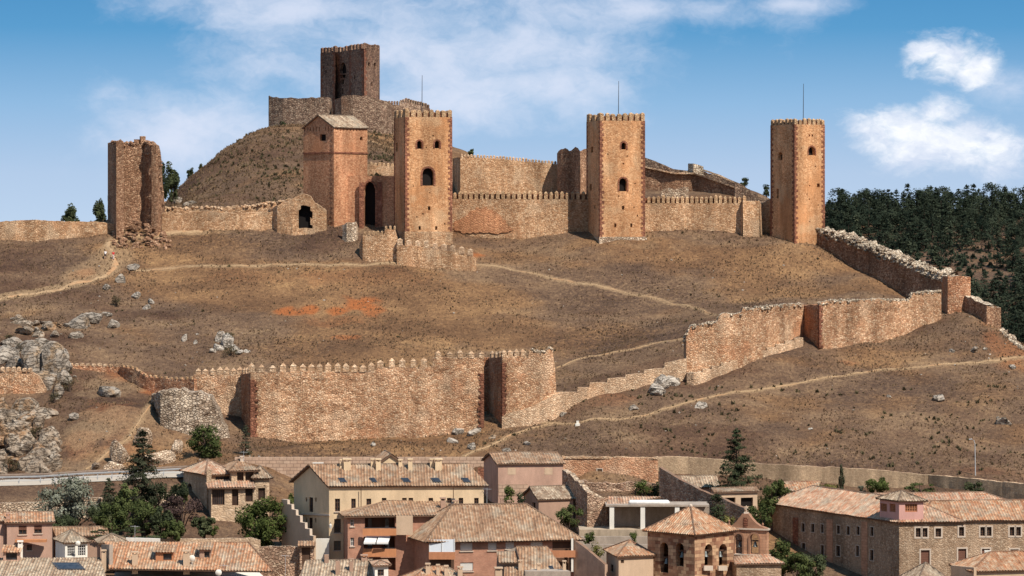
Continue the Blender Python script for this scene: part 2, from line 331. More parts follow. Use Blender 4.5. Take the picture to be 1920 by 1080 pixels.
# soil masks: r = pale trodden straw, g = red earth, b = darker ground
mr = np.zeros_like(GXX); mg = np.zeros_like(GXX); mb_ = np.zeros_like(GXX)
def polymask(pts, w, soft=1.0):
    q = [hit(*p) for p in pts]; d = np.full(GXX.shape, 1e9)
    for a, b in zip(q[:-1], q[1:]):
        ax, ay, bx, by = a.x, a.y, b.x, b.y; L2 = (bx-ax)**2+(by-ay)**2+1e-9
        t = np.clip(((GXX-ax)*(bx-ax)+(GYY-ay)*(by-ay))/L2, 0, 1)
        d = np.minimum(d, np.hypot(GXX-ax-t*(bx-ax), GYY-ay-t*(by-ay)))
    return 1-smooth(w*.5, w*.5+soft, d)
PATHS = [
 ([(-20, 562), (40, 553), (100, 542), (150, 530), (190, 517), (212, 505), (212, 490), (200, 470), (215, 452), (250, 443), (300, 436), (380, 434)], 4.2),
 ([(255, 507), (330, 502), (430, 499), (540, 497), (660, 497), (780, 496), (880, 494)], 1.0),
 ([(880, 494), (930, 498), (1000, 512), (1080, 531), (1160, 546), (1240, 562), (1300, 576), (1345, 590)], 1.1),
 ([(1042, 690), (1090, 672), (1150, 660), (1220, 645), (1280, 636)], .7),
 ([(1080, 795), (1150, 787), (1230, 774), (1290, 754), (1340, 742), (1420, 732), (1500, 718), (1570, 706), (1650, 693), (1720, 689), (1780, 682), (1850, 678), (1940, 672)], .9),
 ([(870, 856), (920, 835), (960, 815), (1000, 802), (1040, 793), (1080, 795)], 1.1),
 ([(820, 778), (900, 786), (980, 790), (1040, 793)], .8),
 ([(687, 262), (700, 266), (714, 271), (738, 279)], .9),
 ([(160, 880), (200, 850), (240, 822), (262, 790), (278, 765), (290, 745)], .9)]
for pts, w in PATHS: mr = np.maximum(mr, polymask(pts, w*.6)*.62)
mr = np.maximum(mr, .5*polymask([(150, 520), (190, 500), (215, 480)], 5, 4))
def blob(px, py, rx, ry, a, arr):
    c = hit(px, py); np.maximum(arr, a*(1-smooth(.25, 1.0, np.hypot((GXX-c.x)/rx, (GYY-c.y)/ry)+(fbm(GXX/2.6, GYY/2.6, 61, 3)-.44)*1.1)), out=arr)
for b in [(535, 582, 3.2, 3, 1), (580, 582, 3.6, 3, 1), (635, 584, 4.2, 3, 1), (674, 572, 4.8, 5, 1), (700, 584, 3, 5.5, .7), (650, 632, 5, 2.2, .6), (640, 600, 11, 5, .38), (155, 515, 4, 5, .6), (240, 705, 7, 5, .5), (200, 765, 8, 11, .42), (150, 830, 6, 9, .45), (230, 830, 9, 9, .38), (280, 735, 3, 4, .7), (700, 520, 25, 6, .3), (450, 520, 16, 5, .28), (330, 735, 3, 3, .9), (1862, 630, 3, 12, .45), (1900, 665, 5, 12, .46), (1900, 690, 7, 3, .35), (1590, 680, 4, 1.5, .4), (1150, 745, 6, 4, .35), (600, 520, 14, 5, .35), (900, 478, 3, 2, .8), (870, 484, 3, 2, .5), (1850, 880, 10, 6, .3)]: blob(*b, mg)
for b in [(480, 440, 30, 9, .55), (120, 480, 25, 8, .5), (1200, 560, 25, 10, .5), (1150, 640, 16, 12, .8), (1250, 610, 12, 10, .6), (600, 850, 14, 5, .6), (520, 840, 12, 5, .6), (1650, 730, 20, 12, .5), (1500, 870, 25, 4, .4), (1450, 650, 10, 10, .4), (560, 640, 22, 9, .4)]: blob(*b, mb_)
for b in [(200, 730, 11, 10, .5), (170, 800, 11, 14, .5), (250, 800, 10, 12, .42), (150, 870, 8, 8, .4), (150, 500, 16, 6, .3), (1000, 470, 12, 4, .35), (1330, 458, 22, 4, .35), (720, 640, 8, 3, .3), (1180, 815, 9, 3, .4), (760, 610, 8, 4, .25), (1060, 462, 9, 4, .3), (1200, 462, 12, 3, .4), (1470, 470, 8, 3, .35), (560, 440, 16, 3, .3), (800, 500, 16, 2, .3), (650, 826, 14, 1.5, .4), (1700, 640, 12, 3, .35), (1500, 650, 10, 2, .3)]: blob(*b, mr)
mb_ = np.maximum(mb_, .9*smooth(735, 770, GYY)*(GXX > 60)); mg = np.maximum(mg, smooth(735, 770, GYY)*(GXX > 60)*smooth(.5, .62, fbm(GXX/30, GYY/45, 88, 3))*.36)  # far wooded hill: darker ground with patches of red earth
nv = GXX.size; ny, nx = GXX.shape
me = bpy.data.meshes.new('hillside')
idx = np.arange(nv).reshape(ny, nx)
fc = np.stack([idx[:-1, :-1], idx[:-1, 1:], idx[1:, 1:], idx[1:, :-1]], -1).reshape(-1, 4)
me.vertices.add(nv); me.vertices.foreach_set('co', np.stack([GXX, GYY, GZ], -1).astype(np.float32).ravel())
me.loops.add(fc.size); me.loops.foreach_set('vertex_index', fc.astype(np.int32).ravel())
me.polygons.add(len(fc)); me.polygons.foreach_set('loop_start', np.arange(0, fc.size, 4, dtype=np.int32)); me.polygons.foreach_set('use_smooth', np.ones(len(fc), dtype=bool))
me.update(calc_edges=True)
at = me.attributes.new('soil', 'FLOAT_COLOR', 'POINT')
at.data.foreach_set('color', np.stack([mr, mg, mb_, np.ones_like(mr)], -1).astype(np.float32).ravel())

def ground_mat():
    g = G('dry_hill_turf'); p = g.pos(); s = g.n('Attribute', attribute_name='soil').outputs['Color']; sp = g.n('SeparateColor', {0: s})
    w = g.scale(p, (.55, 1.0, 1.0))
    n1 = g.noise(w, .12, 6, .68); n2 = g.noise(p, 1.6, 5, .75); n3 = g.noise(p, 5.0, 3, .7); n4 = g.noise(w, .035, 4, .6)
    f = g.math('ADD', g.math('MULTIPLY', n1, .55), g.math('MULTIPLY', n2, .55))
    c = g.ramp(f, [(.34, (.056, .034, .026)), (.45, (.102, .063, .043)), (.55, (.158, .097, .061)), (.65, (.245, .155, .09)), (.76, (.35, .235, .132))])
    c = g.mix(g.math('MULTIPLY', g.step(n4, .49, .60), .9), c, g.mix(1.0, c, (1.24, 1.10, .90), 'MULTIPLY')); c = g.mix(g.math('MULTIPLY', g.step(n4, .47, .38), .8), c, g.mix(1.0, c, (.66, .60, .62), 'MULTIPLY'))
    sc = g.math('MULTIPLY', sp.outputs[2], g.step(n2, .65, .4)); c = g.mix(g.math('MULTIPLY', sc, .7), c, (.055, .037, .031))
    rd = g.step(g.math('MULTIPLY', sp.outputs[1], g.math('ADD', .45, g.math('ADD', n2, g.math('MULTIPLY', n3, .3)))), .16, 1.05)
    c = g.mix(rd, c, g.ramp(n2, [(.3, (.22, .075, .030)), (.7, (.44, .155, .055))]))
    st = g.step(g.math('MULTIPLY', sp.outputs[0], g.math('ADD', .5, g.math('MULTIPLY', n2, 1.2))), .25, .85)
    c = g.mix(st, c, g.ramp(n3, [(.3, (.25, .16, .09)), (.7, (.38, .255, .145))]))
    c = g.mix(1.0, c, g.ramp(n3, [(.3, .76), (.7, 1.22)]), 'MULTIPLY')
    c = g.mix(g.step(g.noise(p, 3.3, 2, .5), .72, .77), c, (.40, .31, .22))          # scattered pale stones
    h = g.math('ADD', g.math('MULTIPLY', n2, 1.0), g.math('MULTIPLY', n3, .6))
    return g.out(c, 1.0, h, .9, .35, spec=.05)
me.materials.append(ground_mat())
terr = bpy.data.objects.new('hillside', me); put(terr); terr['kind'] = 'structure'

# trodden footpaths: draped strips a few centimetres above the turf
def path_mat():
    g = G('trodden_earth'); p = g.pos(); n = g.noise(p, 2.2, 4, .7); n2 = g.noise(p, .3, 3)
    c = g.ramp(n, [(.3, (.27, .175, .10)), (.7, (.42, .285, .165))]); c = g.mix(g.math('MULTIPLY', g.step(n2, .5, .65), .4), c, (.46, .22, .10))
    return g.out(c, 1.0, n, .6, .1, spec=.05)
M['path'] = path_mat()
for i, (pts, w) in enumerate(PATHS):
    q = [hit(*p) for p in pts]; q = [Vector((a.x, a.y)) for a in q]; mb = MB(); pr = []
    dense = []
    for a, b in zip(q[:-1], q[1:]):
        k = max(1, int((b-a).length/.7)); dense += [a.lerp(b, j/k) for j in range(k)]
    dense.append(q[-1])
    for _ in range(3): dense = [dense[0]]+[(dense[j-1]+dense[j]*2+dense[j+1])/4 for j in range(1, len(dense)-1)]+[dense[-1]]
    for j, a in enumerate(dense):
        d = (dense[min(j+1, len(dense)-1)]-dense[max(j-1, 0)]).normalized(); nn = Vector((-d.y, d.x))
        ww = w*(.10+.42*float(fbm(a.x*.5, a.y*.5, 40+i, 2))); off = (float(fbm(a.x*.3, a.y*.3, 70+i, 2))-.37)*w*.8
        pr.append([a+nn*(off+t*ww) for t in (-.5, -.17, .17, .5)])
    xs = np.array([[v.x for v in r_] for r_ in pr]); ys = np.array([[v.y for v in r_] for r_ in pr]); zs = Hh(xs, ys)+np.array([-.03, .10, .10, -.03])
    for j in range(len(pr)-1):
        for k in range(3):
            mb.poly([(xs[a][b], ys[a][b], zs[a][b]) for a, b in ((j, k), (j, k+1), (j+1, k+1), (j+1, k))])
    mb.build('footpath', M['path'], smooth=True, kind='structure')
# ---------------------------------------------------------------- masonry helpers
def dirn(A, B): d = Vector((B[0]-A[0], B[1]-A[1])); return d, d.length
def onface(A, B, px):
    """distance along the wall line A-B at which a photo column meets it, and the depth there"""
    k = (px-960)/F; dx, dy = B[0]-A[0], B[1]-A[1]
    t = (k*A[1]-A[0])/(dx-k*dy); return t*math.hypot(dx, dy), A[1]+t*dy
def holes_px(A, B, hs):
    out = []
    for h in hs:
        u0, y0 = onface(A, B, h[0]); u1, y1 = onface(A, B, h[2]); ym = (y0+y1)/2
        out.append((u0, u1, ZZ(h[3], ym), ZZ(h[1], ym), h[4] if len(h) > 4 else None))
    return out
def arc(u0, u1, ws, w1, kind, n=8):
    """arch outline from (u0, ws) over the crown to (u1, ws)"""
    um = (u0+u1)/2; pts = []
    for i in range(n+1):
        t = i/n
        if kind == 'round': a = math.pi*(1-t); pts.append((um+(u1-u0)/2*math.cos(a), ws+(w1-ws)*math.sin(a)))
        else:
            x = abs(2*t-1); pts.append((u0+(u1-u0)*t, ws+(w1-ws)*math.sqrt(max(0, 4-(x+1)**2))/1.7321))
    return pts
def facade(mb, A, B, z0, z1, holes=(), depth=.35, apex=None, mi=0):
    """a wall from A to B (left to right seen from outside) with real openings; apex = (u, z) of a gable"""
    d, L = dirn(A, B); d = d/L; n = Vector((d.y, -d.x))
    def pt(u, z, dep=0): return (A[0]+d.x*u-n.x*dep, A[1]+d.y*u-n.y*dep, z)
    us = sorted({0, L} | {h[i] for h in holes for i in (0, 1)}); zs = sorted({z0, z1} | {h[i] for h in holes for i in (2, 3)})
    us = [u for u in us if -1e-6 <= u <= L+1e-6]; zs = [z for z in zs if z0-1e-6 <= z <= z1+1e-6]
    for i in range(len(us)-1):
        for j in range(len(zs)-1):
            a, b, c, e = us[i], us[i+1], zs[j], zs[j+1]
            if any(h[0]-1e-6 < (a+b)/2 < h[1]+1e-6 and h[2]-1e-6 < (c+e)/2 < h[3]+1e-6 for h in holes): continue
            mb.poly([pt(a, c), pt(b, c), pt(b, e), pt(a, e)], [(a, c), (b, c), (b, e), (a, e)], mi)
    for h in holes:
        u0, u1, w0, w1, k = h
        if k:
            ws = w1-(u1-u0)*(.5 if k == 'round' else .75); ar = arc(u0, u1, ws, w1, k); m = len(ar)//2
            l = [(u0, w1)]+ar[:m+1]; r = ar[m:]+[(u1, w1)]
            for q in (l, r): mb.poly([pt(*x) for x in q], [x for x in q], mi)
            ol = [(u0, w0)]+ar+[(u1, w0)]
        else: ol = [(u0, w0), (u0, w1), (u1, w1), (u1, w0)]
        for a, b in zip(ol, ol[1:]+ol[:1]):
            mb.poly([pt(*a), pt(*b), pt(*b, depth), pt(*a, depth)], [a, b, b, a], mi)
    if apex: mb.poly([pt(0, z1), pt(L, z1), pt(*apex)], [(0, z1), (L, z1), apex], mi)
def panes(parent, A, B, holes, mat, depth=.33, name='window', frame=None, fw=.09, bars=(1, 1), surround=None, sw=.14, sill=None, shut=None):
    """one window object per opening; frame and sill are its children"""
    d, L = dirn(A, B); d = d/L; n = Vector((d.y, -d.x)); res = []
    def pt(u, z, dep=0): return (A[0]+d.x*u-n.x*dep, A[1]+d.y*u-n.y*dep, z)
    def bar(mb, a, b, c, e, d0, d1):
        q = [(pt(a, c, d0)), pt(b, c, d0), pt(b, e, d0), pt(a, e, d0), pt(a, c, d1), pt(b, c, d1), pt(b, e, d1), pt(a, e, d1)]
        for f in ((0, 1, 2, 3), (4, 7, 6, 5), (0, 4, 5, 1), (1, 5, 6, 2), (2, 6, 7, 3), (3, 7, 4, 0)): mb.poly([q[i] for i in f])
    for h in holes:
        u0, u1, w0, w1, k = h; e = .02
        mb = MB(); mb.poly([pt(u0-e, w0-e, depth), pt(u1+e, w0-e, depth), pt(u1+e, w1+e, depth), pt(u0-e, w1+e, depth)], [(u0, w0), (u1, w0), (u1, w1), (u0, w1)])
        o = mb.build(name, mat, parent); res.append(o)
        if frame:
            fb = MB(); bar(fb, u0, u0+fw, w0, w1, depth-.10, depth-.01); bar(fb, u1-fw, u1, w0, w1, depth-.10, depth-.01)
            bar(fb, u0+fw, u1-fw, w0, w0+fw, depth-.10, depth-.01); bar(fb, u0+fw, u1-fw, w1-fw, w1, depth-.10, depth-.01)
            for i in range(bars[0]): x = u0+(u1-u0)*(i+1)/(bars[0]+1); bar(fb, x-fw*.4, x+fw*.4, w0+fw, w1-fw, depth-.09, depth-.012)
            for i in range(bars[1]): z = w0+(w1-w0)*(i+1)/(bars[1]+1); bar(fb, u0+fw, u1-fw, z-fw*.3, z+fw*.3, depth-.085, depth-.014)
            fb.build('frame', frame, o)
        if shut:
            s = MB(); zc = w0+(w1-w0)*(1-shut[1]); k2 = 7
            for i in range(k2): a = zc+(w1-zc)*i/k2; bar(s, u0+.02, u1-.02, a+.01, zc+(w1-zc)*(i+1)/k2-.012, depth-.17, depth-.12)
            s.build('shutter', shut[0], o)
        if surround:
            s = MB(); bar(s, u0-sw, u0, w0, w1, -.05, .04); bar(s, u1, u1+sw, w0, w1, -.05, .04); bar(s, u0-sw, u1+sw, w1, w1+sw, -.055, .04); bar(s, u0-sw, u1+sw, w0-sw, w0, -.055, .04)
            s.build('surround', surround, o)
        if sill:
            s = MB(); bar(s, u0-.12, u1+.12, w0-.14, w0-.002, -.14, .1); s.build('sill', sill, o)
    return res
def ringpart(parent, A, B, h, mat, w=.35, proud=.08, name='arch_surround'):
    d, L = dirn(A, B); d = d/L; n = Vector((d.y, -d.x)); u0, u1, w0, w1, k = h; mb = MB()
    def pt(u, z, dep=0): return (A[0]+d.x*u-n.x*dep, A[1]+d.y*u-n.y*dep, z)
    if k:
        ws = w1-(u1-u0)*(.5 if k == 'round' else .75)
        i_ = [(u0, w0)]+arc(u0, u1, ws, w1, k)+[(u1, w0)]; o_ = [(u0-w, w0)]+arc(u0-w, u1+w, ws, w1+w, k)+[(u1+w, w0)]
    else: i_ = [(u0, w0), (u0, w1), (u1, w1), (u1, w0), (u0, w0)]; o_ = [(u0-w, w0-w), (u0-w, w1+w), (u1+w, w1+w), (u1+w, w0-w), (u0-w, w0-w)]
    for a, b, c, e in zip(i_, i_[1:], o_[1:], o_):
        mb.poly([pt(*a, -proud), pt(*b, -proud), pt(*c, -proud), pt(*e, -proud)]); mb.poly([pt(*e, -proud), pt(*c, -proud), pt(*c, .05), pt(*e, .05)]); mb.poly([pt(*a, .05), pt(*b, .05), pt(*b, -proud), pt(*a, -proud)])
    return mb.build(name, mat, parent)
_mer = {}
def merlon_mesh(w, th, h, cap, mat):
    k = (round(w, 2), round(th, 2), round(h, 2), round(cap, 2), mat.name)
    if k not in _mer:
        mb = MB(); a, b = w/2, th/2; o = .05 if cap > .3 else 0
        mb.prism([(-a, -b), (a, -b), (a, b), (-a, b)], -.05, h)
        for i, (p, q) in enumerate((((-a-o, -b-o), (a+o, -b-o)), ((a+o, -b-o), (a+o, b+o)), ((a+o, b+o), (-a-o, b+o)), ((-a-o, b+o), (-a-o, -b-o)))):
            mb.poly([(*p, h), (*q, h), (0, 0, h+cap)])
        me = bpy.data.meshes.new('merlon'); me.from_pydata(mb.v, [], mb.f); me.materials.append(mat); _mer[k] = me
    return _mer[k]
def merlon(parent, x, y, z, ang, w, th, h, cap, mat):
    o = bpy.data.objects.new('merlon', merlon_mesh(w, th, h, cap, mat)); o.rotation_euler = (R.uniform(-.02, .02), R.uniform(-.02, .02), ang+R.uniform(-.03, .03)); s = R.uniform(.93, 1.06)
    o.scale = (s, 1, R.uniform(.80, 1.10)); return put(o, parent, Vector((x, y, z)))
def infill(parent, A, B, z, zb, h, th, mat=None):
    d = (Vector(B)-Vector(A)).normalized(); n = Vector((-d.y, d.x)); a, b = Vector(A)+n*th*.62, Vector(B)+n*th*.62; mb = MB()
    mb.prism([a, b, b+n*th*.3, a+n*th*.3], [z-.05, zb-.05, zb-.05, z-.05], [z+h, zb+h, zb+h, z+h]); return mb.build('parapet_infill', mat or M['infill'], parent)
def merlon_row(parent, A, B, z, n, h=1.2, th=.6, fill=.62, cap=.22, mat=None, zb=None, ends=True):
    d, L = dirn(A, B); d = d/L; nn = Vector((-d.y, d.x)); w = L/n*fill
    for i in range(n):
        u = L*(i+.5)/n if not ends else w/2+(L-w)*i/max(1, n-1); t = u/L; zz = z if zb is None else z+(zb-z)*t
        merlon(parent, A[0]+d.x*u+nn.x*th*.5, A[1]+d.y*u+nn.y*th*.5, zz, math.atan2(d.y, d.x), w, th, h, cap, mat or M['merlon'])
def quoins(parent, C, dA, dB, z0, z1, mat, wa=.35, wb=.72, hh=.5, proud=.05):
    """toothed dressed-stone edge at corner C, growing along dA and dB (unit xy directions of its two faces, either may be None)"""
    mb = MB(); z = z0; i = 0
    while z < z1-.05:
        e = min(z+hh*R.uniform(.8, 1.15), z1)
        la, lb = (wa, wb) if i % 2 else (wb, wa); la *= R.uniform(.85, 1.2); lb *= R.uniform(.85, 1.2)
        da, db = Vector(dA), Vector(dB); o = Vector(C)-(da+db)*proud
        f = [o, o+da*(la+proud), o+da*(la+proud)+db*.3, o+db*.3+da*.3, o+db*(lb+proud)+da*.3, o+db*(lb+proud)]
        if da.x*db.y-da.y*db.x < 0: f = f[::-1]
        mb.prism([(p.x, p.y) for p in f], z, e-.015); z = e; i += 1
    return mb.build('quoin', mat, parent)
def square(npx, Y, lpx, rpx):
    N = XY(npx, Y); wl, wr = (npx-lpx)*Y/F, (rpx-npx)*Y/F; th = math.atan2(wl, wr); s = math.hypot(wl, wr)
    Rt = N+Vector((math.cos(th), math.sin(th)))*s; L = N+Vector((-math.sin(th), math.cos(th)))*s
    return N, Rt, Rt+L-N, L

def wall_run(name, mat, pts, th=1.4, ground=True, off=None, jag=.15, st=.55, disp=.10, cap=None, parent=None, sink=1.5, holes=(), seed=0, lean=0, block=.9, rise=0, lab=None, cat=None, group=None):
    """masonry along a polyline of (px, py_top, py_bottom, Y): real face relief, ragged top, thickness off"""
    off = Vector(off) if off else Vector((0, th)); mb = MB(); cols = []
    W = [(XY(p[0], p[3]), ZZ(p[1], p[3]), ZZ(p[2], p[3])) for p in pts]; s0 = 0
    for (a, ta, ba), (b, tb, bb) in zip(W[:-1], W[1:]):
        L = (b-a).length; k = max(1, int(L/st)); nd = Vector(((b-a).y, -(b-a).x)).normalized()
        for i in range(k+1):
            t = i/k; cols.append((a.lerp(b, t), ta+(tb-ta)*t, ba+(bb-ba)*t, s0+L*t, nd, i in (0, k)))
        s0 += L
    nr = max(2, int(max(c[1]-c[2] for c in cols)/max(st, .5))); rows = []
    for p, zt, zb, s, nd, edge in cols:
        zt = zt+jag*2.2*(float(vn(s/block, seed*3.1, 5))-.5)+jag*1.6*(float(vn(s/2.9, seed*1.7, 9))-.5)+jag*.6*(R.random()-.5)
        g = gz(p.x, p.y); zb = (min(zb, g) if ground else zb)-sink; r = []
        for j in range(nr+1):
            z = zb+(zt-zb)*j/nr; dd = 0 if edge else disp*((float(vn(s/.8, z/.7, seed+1))-.5)*1.2+(float(vn(s/3.1, z/2.3, seed+2))-.5)*1.6)
            ll = lean*(zt-z)
            r.append((p.x+nd.x*(dd+ll), p.y+nd.y*(dd+ll), z))
        rows.append((r, s, zb, zt))
    hl = []
    for h in holes: hl.append(h)
    for a, b in zip(rows[:-1], rows[1:]):
        if abs(a[1]-b[1]) < 1e-6: continue
        for j in range(nr):
            q = [a[0][j], b[0][j], b[0][j+1], a[0][j+1]]; cx = sum(v[0] for v in q)/4; cy = sum(v[1] for v in q)/4; czz = sum(v[2] for v in q)/4
            px, py = 960+cx*F/cy, HY-(czz-CZ)*F/cy; skip = False
            for h in hl:
                xm = (h[0]+h[2])/2; hw = (h[2]-h[0])/2
                if abs(px-xm) < hw and py < h[3]:
                    top = h[1]+(1-math.sqrt(max(0, 1-((px-xm)/hw)**2)))*hw*.9
                    if py > top: skip = True
            if not skip: mb.poly(q)
        ta, tb = a[0][-1], b[0][-1]; m = 3
        for k in range(m):
            f0, f1 = k/m, (k+1)/m; bump = lambda s, f: (jag*.9*(float(vn(s/.7, f*5, seed+8))-.5) if 0 < f < 1 else 0)
            mb.poly([(ta[0]+off.x*f0, ta[1]+off.y*f0, ta[2]+rise*f0+bump(a[1], f0)), (tb[0]+off.x*f0, tb[1]+off.y*f0, tb[2]+rise*f0+bump(b[1], f0)), (tb[0]+off.x*f1, tb[1]+off.y*f1, tb[2]+rise*f1+bump(b[1], f1)), (ta[0]+off.x*f1, ta[1]+off.y*f1, ta[2]+rise*f1+bump(a[1], f1))], None, 1 if cap else 0)
        mb.poly([(b[0][0][0]+off.x, b[0][0][1]+off.y, b[0][0][2]), (a[0][0][0]+off.x, a[0][0][1]+off.y, a[0][0][2]), (ta[0]+off.x, ta[1]+off.y, ta[2]+rise), (tb[0]+off.x, tb[1]+off.y, tb[2]+rise)])
    for r, fl in ((rows[0][0], 0), (rows[-1][0], 1)):
        for j in range(nr):
            q = [r[j], r[j+1], (r[j+1][0]+off.x, r[j+1][1]+off.y, r[j+1][2]), (r[j][0]+off.x, r[j][1]+off.y, r[j][2])]; mb.poly(q if fl == 0 else q[::-1])
    o = mb.build(name, [mat, cap] if cap else mat, parent, label=lab, cat=cat, group=group)
    return o
def at_run(pts, px):
    """point, tops and heading of a wall_run polyline at a photo column"""
    for p, q in zip(pts[:-1], pts[1:]):
        if min(p[0], q[0]) <= px <= max(p[0], q[0]) and p[0] != q[0]:
            A, B = XY(p[0], p[3]), XY(q[0], q[3]); u, Y = onface(A, B, px); t = u/(B-A).length
            return A.lerp(B, t), ZZ(p[1]+(q[1]-p[1])*(px-p[0])/(q[0]-p[0]), Y), math.atan2(B.y-A.y, B.x-A.x), Y
def merlons_on(parent, pts, pxs, w, th, h, cap, mat, zoff=0):
    for px in pxs:
        r = at_run(pts, px)
        if r: p, z, a, Y = r; n = Vector((-math.sin(a), math.cos(a))); merlon(parent, p.x+n.x*th*.5, p.y+n.y*th*.5, z+zoff, a, w, th, h, cap, mat)
def lin(a, b, n): return [a+(b-a)*i/(n-1) for i in range(n)]
def pole(parent, px, py0, py1, Y, name='flagpole', mat=None, r=.07):
    mb = MB(); a, b = P(px, py1, Y), P(px+.6, py0, Y); mb.tube([a, a.lerp(b, .5), b], [r, r*.9, r*.6], 6); return mb.build(name, mat or M['dark_metal'], parent)
def ctower(name, lab, foot, z0, z1, mat, lh, fh, nl, nf, mh, surr_l=(), surr_f=(), quoin=True, mth=.55, cat='tower'):
    N, Rt, B, L = foot; c = (N+B)/2; t = thing(name, lab, cat, (c.x, c.y, z0))
    mb = MB(); lh, fh = holes_px(L, N, lh), holes_px(N, Rt, fh); W_ = (Rt-N).length; put_ = []
    while len(put_) < 7:
        u, z = R.uniform(1.2, W_-1.4), z0+3+R.uniform(.05, .92)*(z1-z0-4); h = (u, u+R.uniform(.2, .3), z, z+R.uniform(.22, .32), None)
        if all(h[1]+.5 < q[0] or h[0]-.5 > q[1] or h[3]+.5 < q[2] or h[2]-.5 > q[3] for q in fh+put_): put_.append(h)
    facade(mb, L, N, z0, z1, lh, .8); facade(mb, N, Rt, z0, z1, fh+put_, .8); facade(mb, Rt, B, z0, z1); facade(mb, B, L, z0, z1)
    mb.poly([(p.x, p.y, z1-.02) for p in (N, Rt, B, L)]); mb.build('wall', mat, t)
    for a, b, hs in ((L, N, lh), (N, Rt, fh)): panes(t, a, b, hs, M['void'], .78)
    panes(t, N, Rt, put_, M['void'], .78, name='putlog_hole')
    for i, w in surr_l: ringpart(t, L, N, lh[i], M['quoin'], w)
    for i, w in surr_f: ringpart(t, N, Rt, fh[i], M['quoin'], w)
    un = lambda a, b: (b-a).normalized()
    if quoin:
        quoins(t, N, un(N, Rt), un(N, L), z0, z1, M['quoin']); quoins(t, Rt, un(Rt, N), un(Rt, B), z0, z1, M['quoin']); quoins(t, L, un(L, N), un(L, B), z0, z1, M['quoin'])
    for a, b, n in ((L, N, nl), (N, Rt, nf), (Rt, B, nl+2), (B, L, nf)): merlon_row(t, a, b, z1, n, mh, mth, .68); infill(t, a, b, z1, z1, mh*.62, mth)
    return t
def top_stones(parent, pts, n, size, mat, off, seed=0, spread=1.0):
    r = np.random.default_rng(900+seed); W = [(XY(p[0], p[3]), ZZ(p[1], p[3])) for p in pts]; L = [(b[0]-a[0]).length for a, b in zip(W, W[1:])]; T = sum(L); V, Fc = [], []; n0 = 0
    for i in range(n):
        s = r.uniform(0, T); k = 0
        while k < len(L)-1 and s > L[k]: s -= L[k]; k += 1
        t = s/max(L[k], 1e-6); p = W[k][0].lerp(W[k+1][0], t); z = W[k][1]+(W[k+1][1]-W[k][1])*t; f = r.uniform(-.05, 1.0); q = r.uniform(.5, 1.2)*size
        v = IC1*np.array([q, q*r.uniform(.7, 1.2), q*r.uniform(.5, .9)])*r.uniform(.7, 1.25, (len(IC1), 1)); a = r.uniform(0, 6.28); v = v@np.array([[math.cos(a), -math.sin(a), 0], [math.sin(a), math.cos(a), 0], [0, 0, 1]])
        V.append(v+np.array([p.x+off[0]*f, p.y+off[1]*f, z+r.uniform(-.35, .12)*spread])); Fc += [[j+n0 for j in q_] for q_ in IF1]; n0 += len(IC1)
    mb = MB(); V = np.concatenate(V); mb.v = V.tolist(); mb.f = Fc; mb.uv = [[(0, 0)]*3]*len(Fc); mb.mi = [0]*len(Fc); o = mb.build('loose_stones', mat, parent); o['kind'] = 'stuff'; return o
_b = bmesh.new(); bmesh.ops.create_icosphere(_b, subdivisions=1, radius=1); IC1 = np.array([v.co[:] for v in _b.verts]); IF1 = [[v.index for v in f.verts] for f in _b.faces]; _b.free()
M['infill'] = stone('dark_parapet_infill', [(.14, .06, .038), (.20, .085, .05), (.26, .12, .07)], (.12, .055, .035), .4, bs=.5)
# ---------------------------------------------------------------- the three square towers of the castle front
f1 = square(760, 594, 736, 847)
t = ctower('castle_tower', 'square crenellated tower with two small windows above one arched window', f1, ZZ(470, 594), ZZ(219, 594), M['tower'],
  [(742.5, 268, 745.5, 285)], [(782, 264, 791, 279, 'round'), (815, 264, 824, 278, 'round'), (792, 315, 813, 348, 'round'), (802.5, 387, 807, 394), (785, 424, 789, 431), (816, 424, 820, 431)], 3, 8, 1.35,
  surr_f=((0, .3), (1, .3), (2, .35)))
pole(t, 791, 141, 219, 598)
mb = MB(); N, Rt, B, L = f1; e = .12
mb.prism([(p.x, p.y) for p in (N+Vector((-.1, -e)), Rt+Vector((e, -.06)), B+Vector((e, e)), L+Vector((-e, e)))], ZZ(475, 594), ZZ(434, 594)); mb.build('plinth', M['curtain'], t)
f2 = square(1125, 594, 1102, 1210)
t = ctower('castle_tower', 'square crenellated tower standing between the two long curtain walls', f2, ZZ(468, 594), ZZ(226, 594), M['tower'],
  [(1108, 275, 1112, 286), (1105.5, 345, 1109.5, 357), (1114, 384, 1116, 392)], [(1165, 267, 1174, 280, 'round'), (1161, 334, 1175.5, 358.5, 'round'), (1166.5, 386, 1170.5, 393), (1152, 419, 1155.5, 426), (1182, 419, 1185.5, 426)], 3, 8, 1.3,
  surr_f=((0, .3), (1, .3)))
pole(t, 1159.5, 152, 226, 598)
mb = MB(); N, Rt, B, L = f2
mb.prism([(p.x, p.y) for p in (N+Vector((-.15, -.3)), Rt+Vector((.4, -.25)), B+Vector((.3, .3)), L+Vector((-.12, .3)))], ZZ(472, 594), ZZ(444, 594)); mb.build('plinth', M['pale'], t)
f3 = square(1490, 594, 1450, 1550)
t = ctower('castle_tower', 'slender crenellated tower standing beside the dark pine wood', f3, ZZ(476, 594), ZZ(233, 594), M['tower'],
  [(1459, 285, 1467, 300, 'round'), (1456, 354, 1460, 372)], [(1516, 275, 1528, 291, 'round'), (1532, 344, 1537, 351), (1516.5, 252, 1519, 256), (1522, 252, 1524.5, 256)], 7, 7, .95,
  surr_f=((0, .25),), mth=.45)
pole(t, 1506, 157, 233, 597)
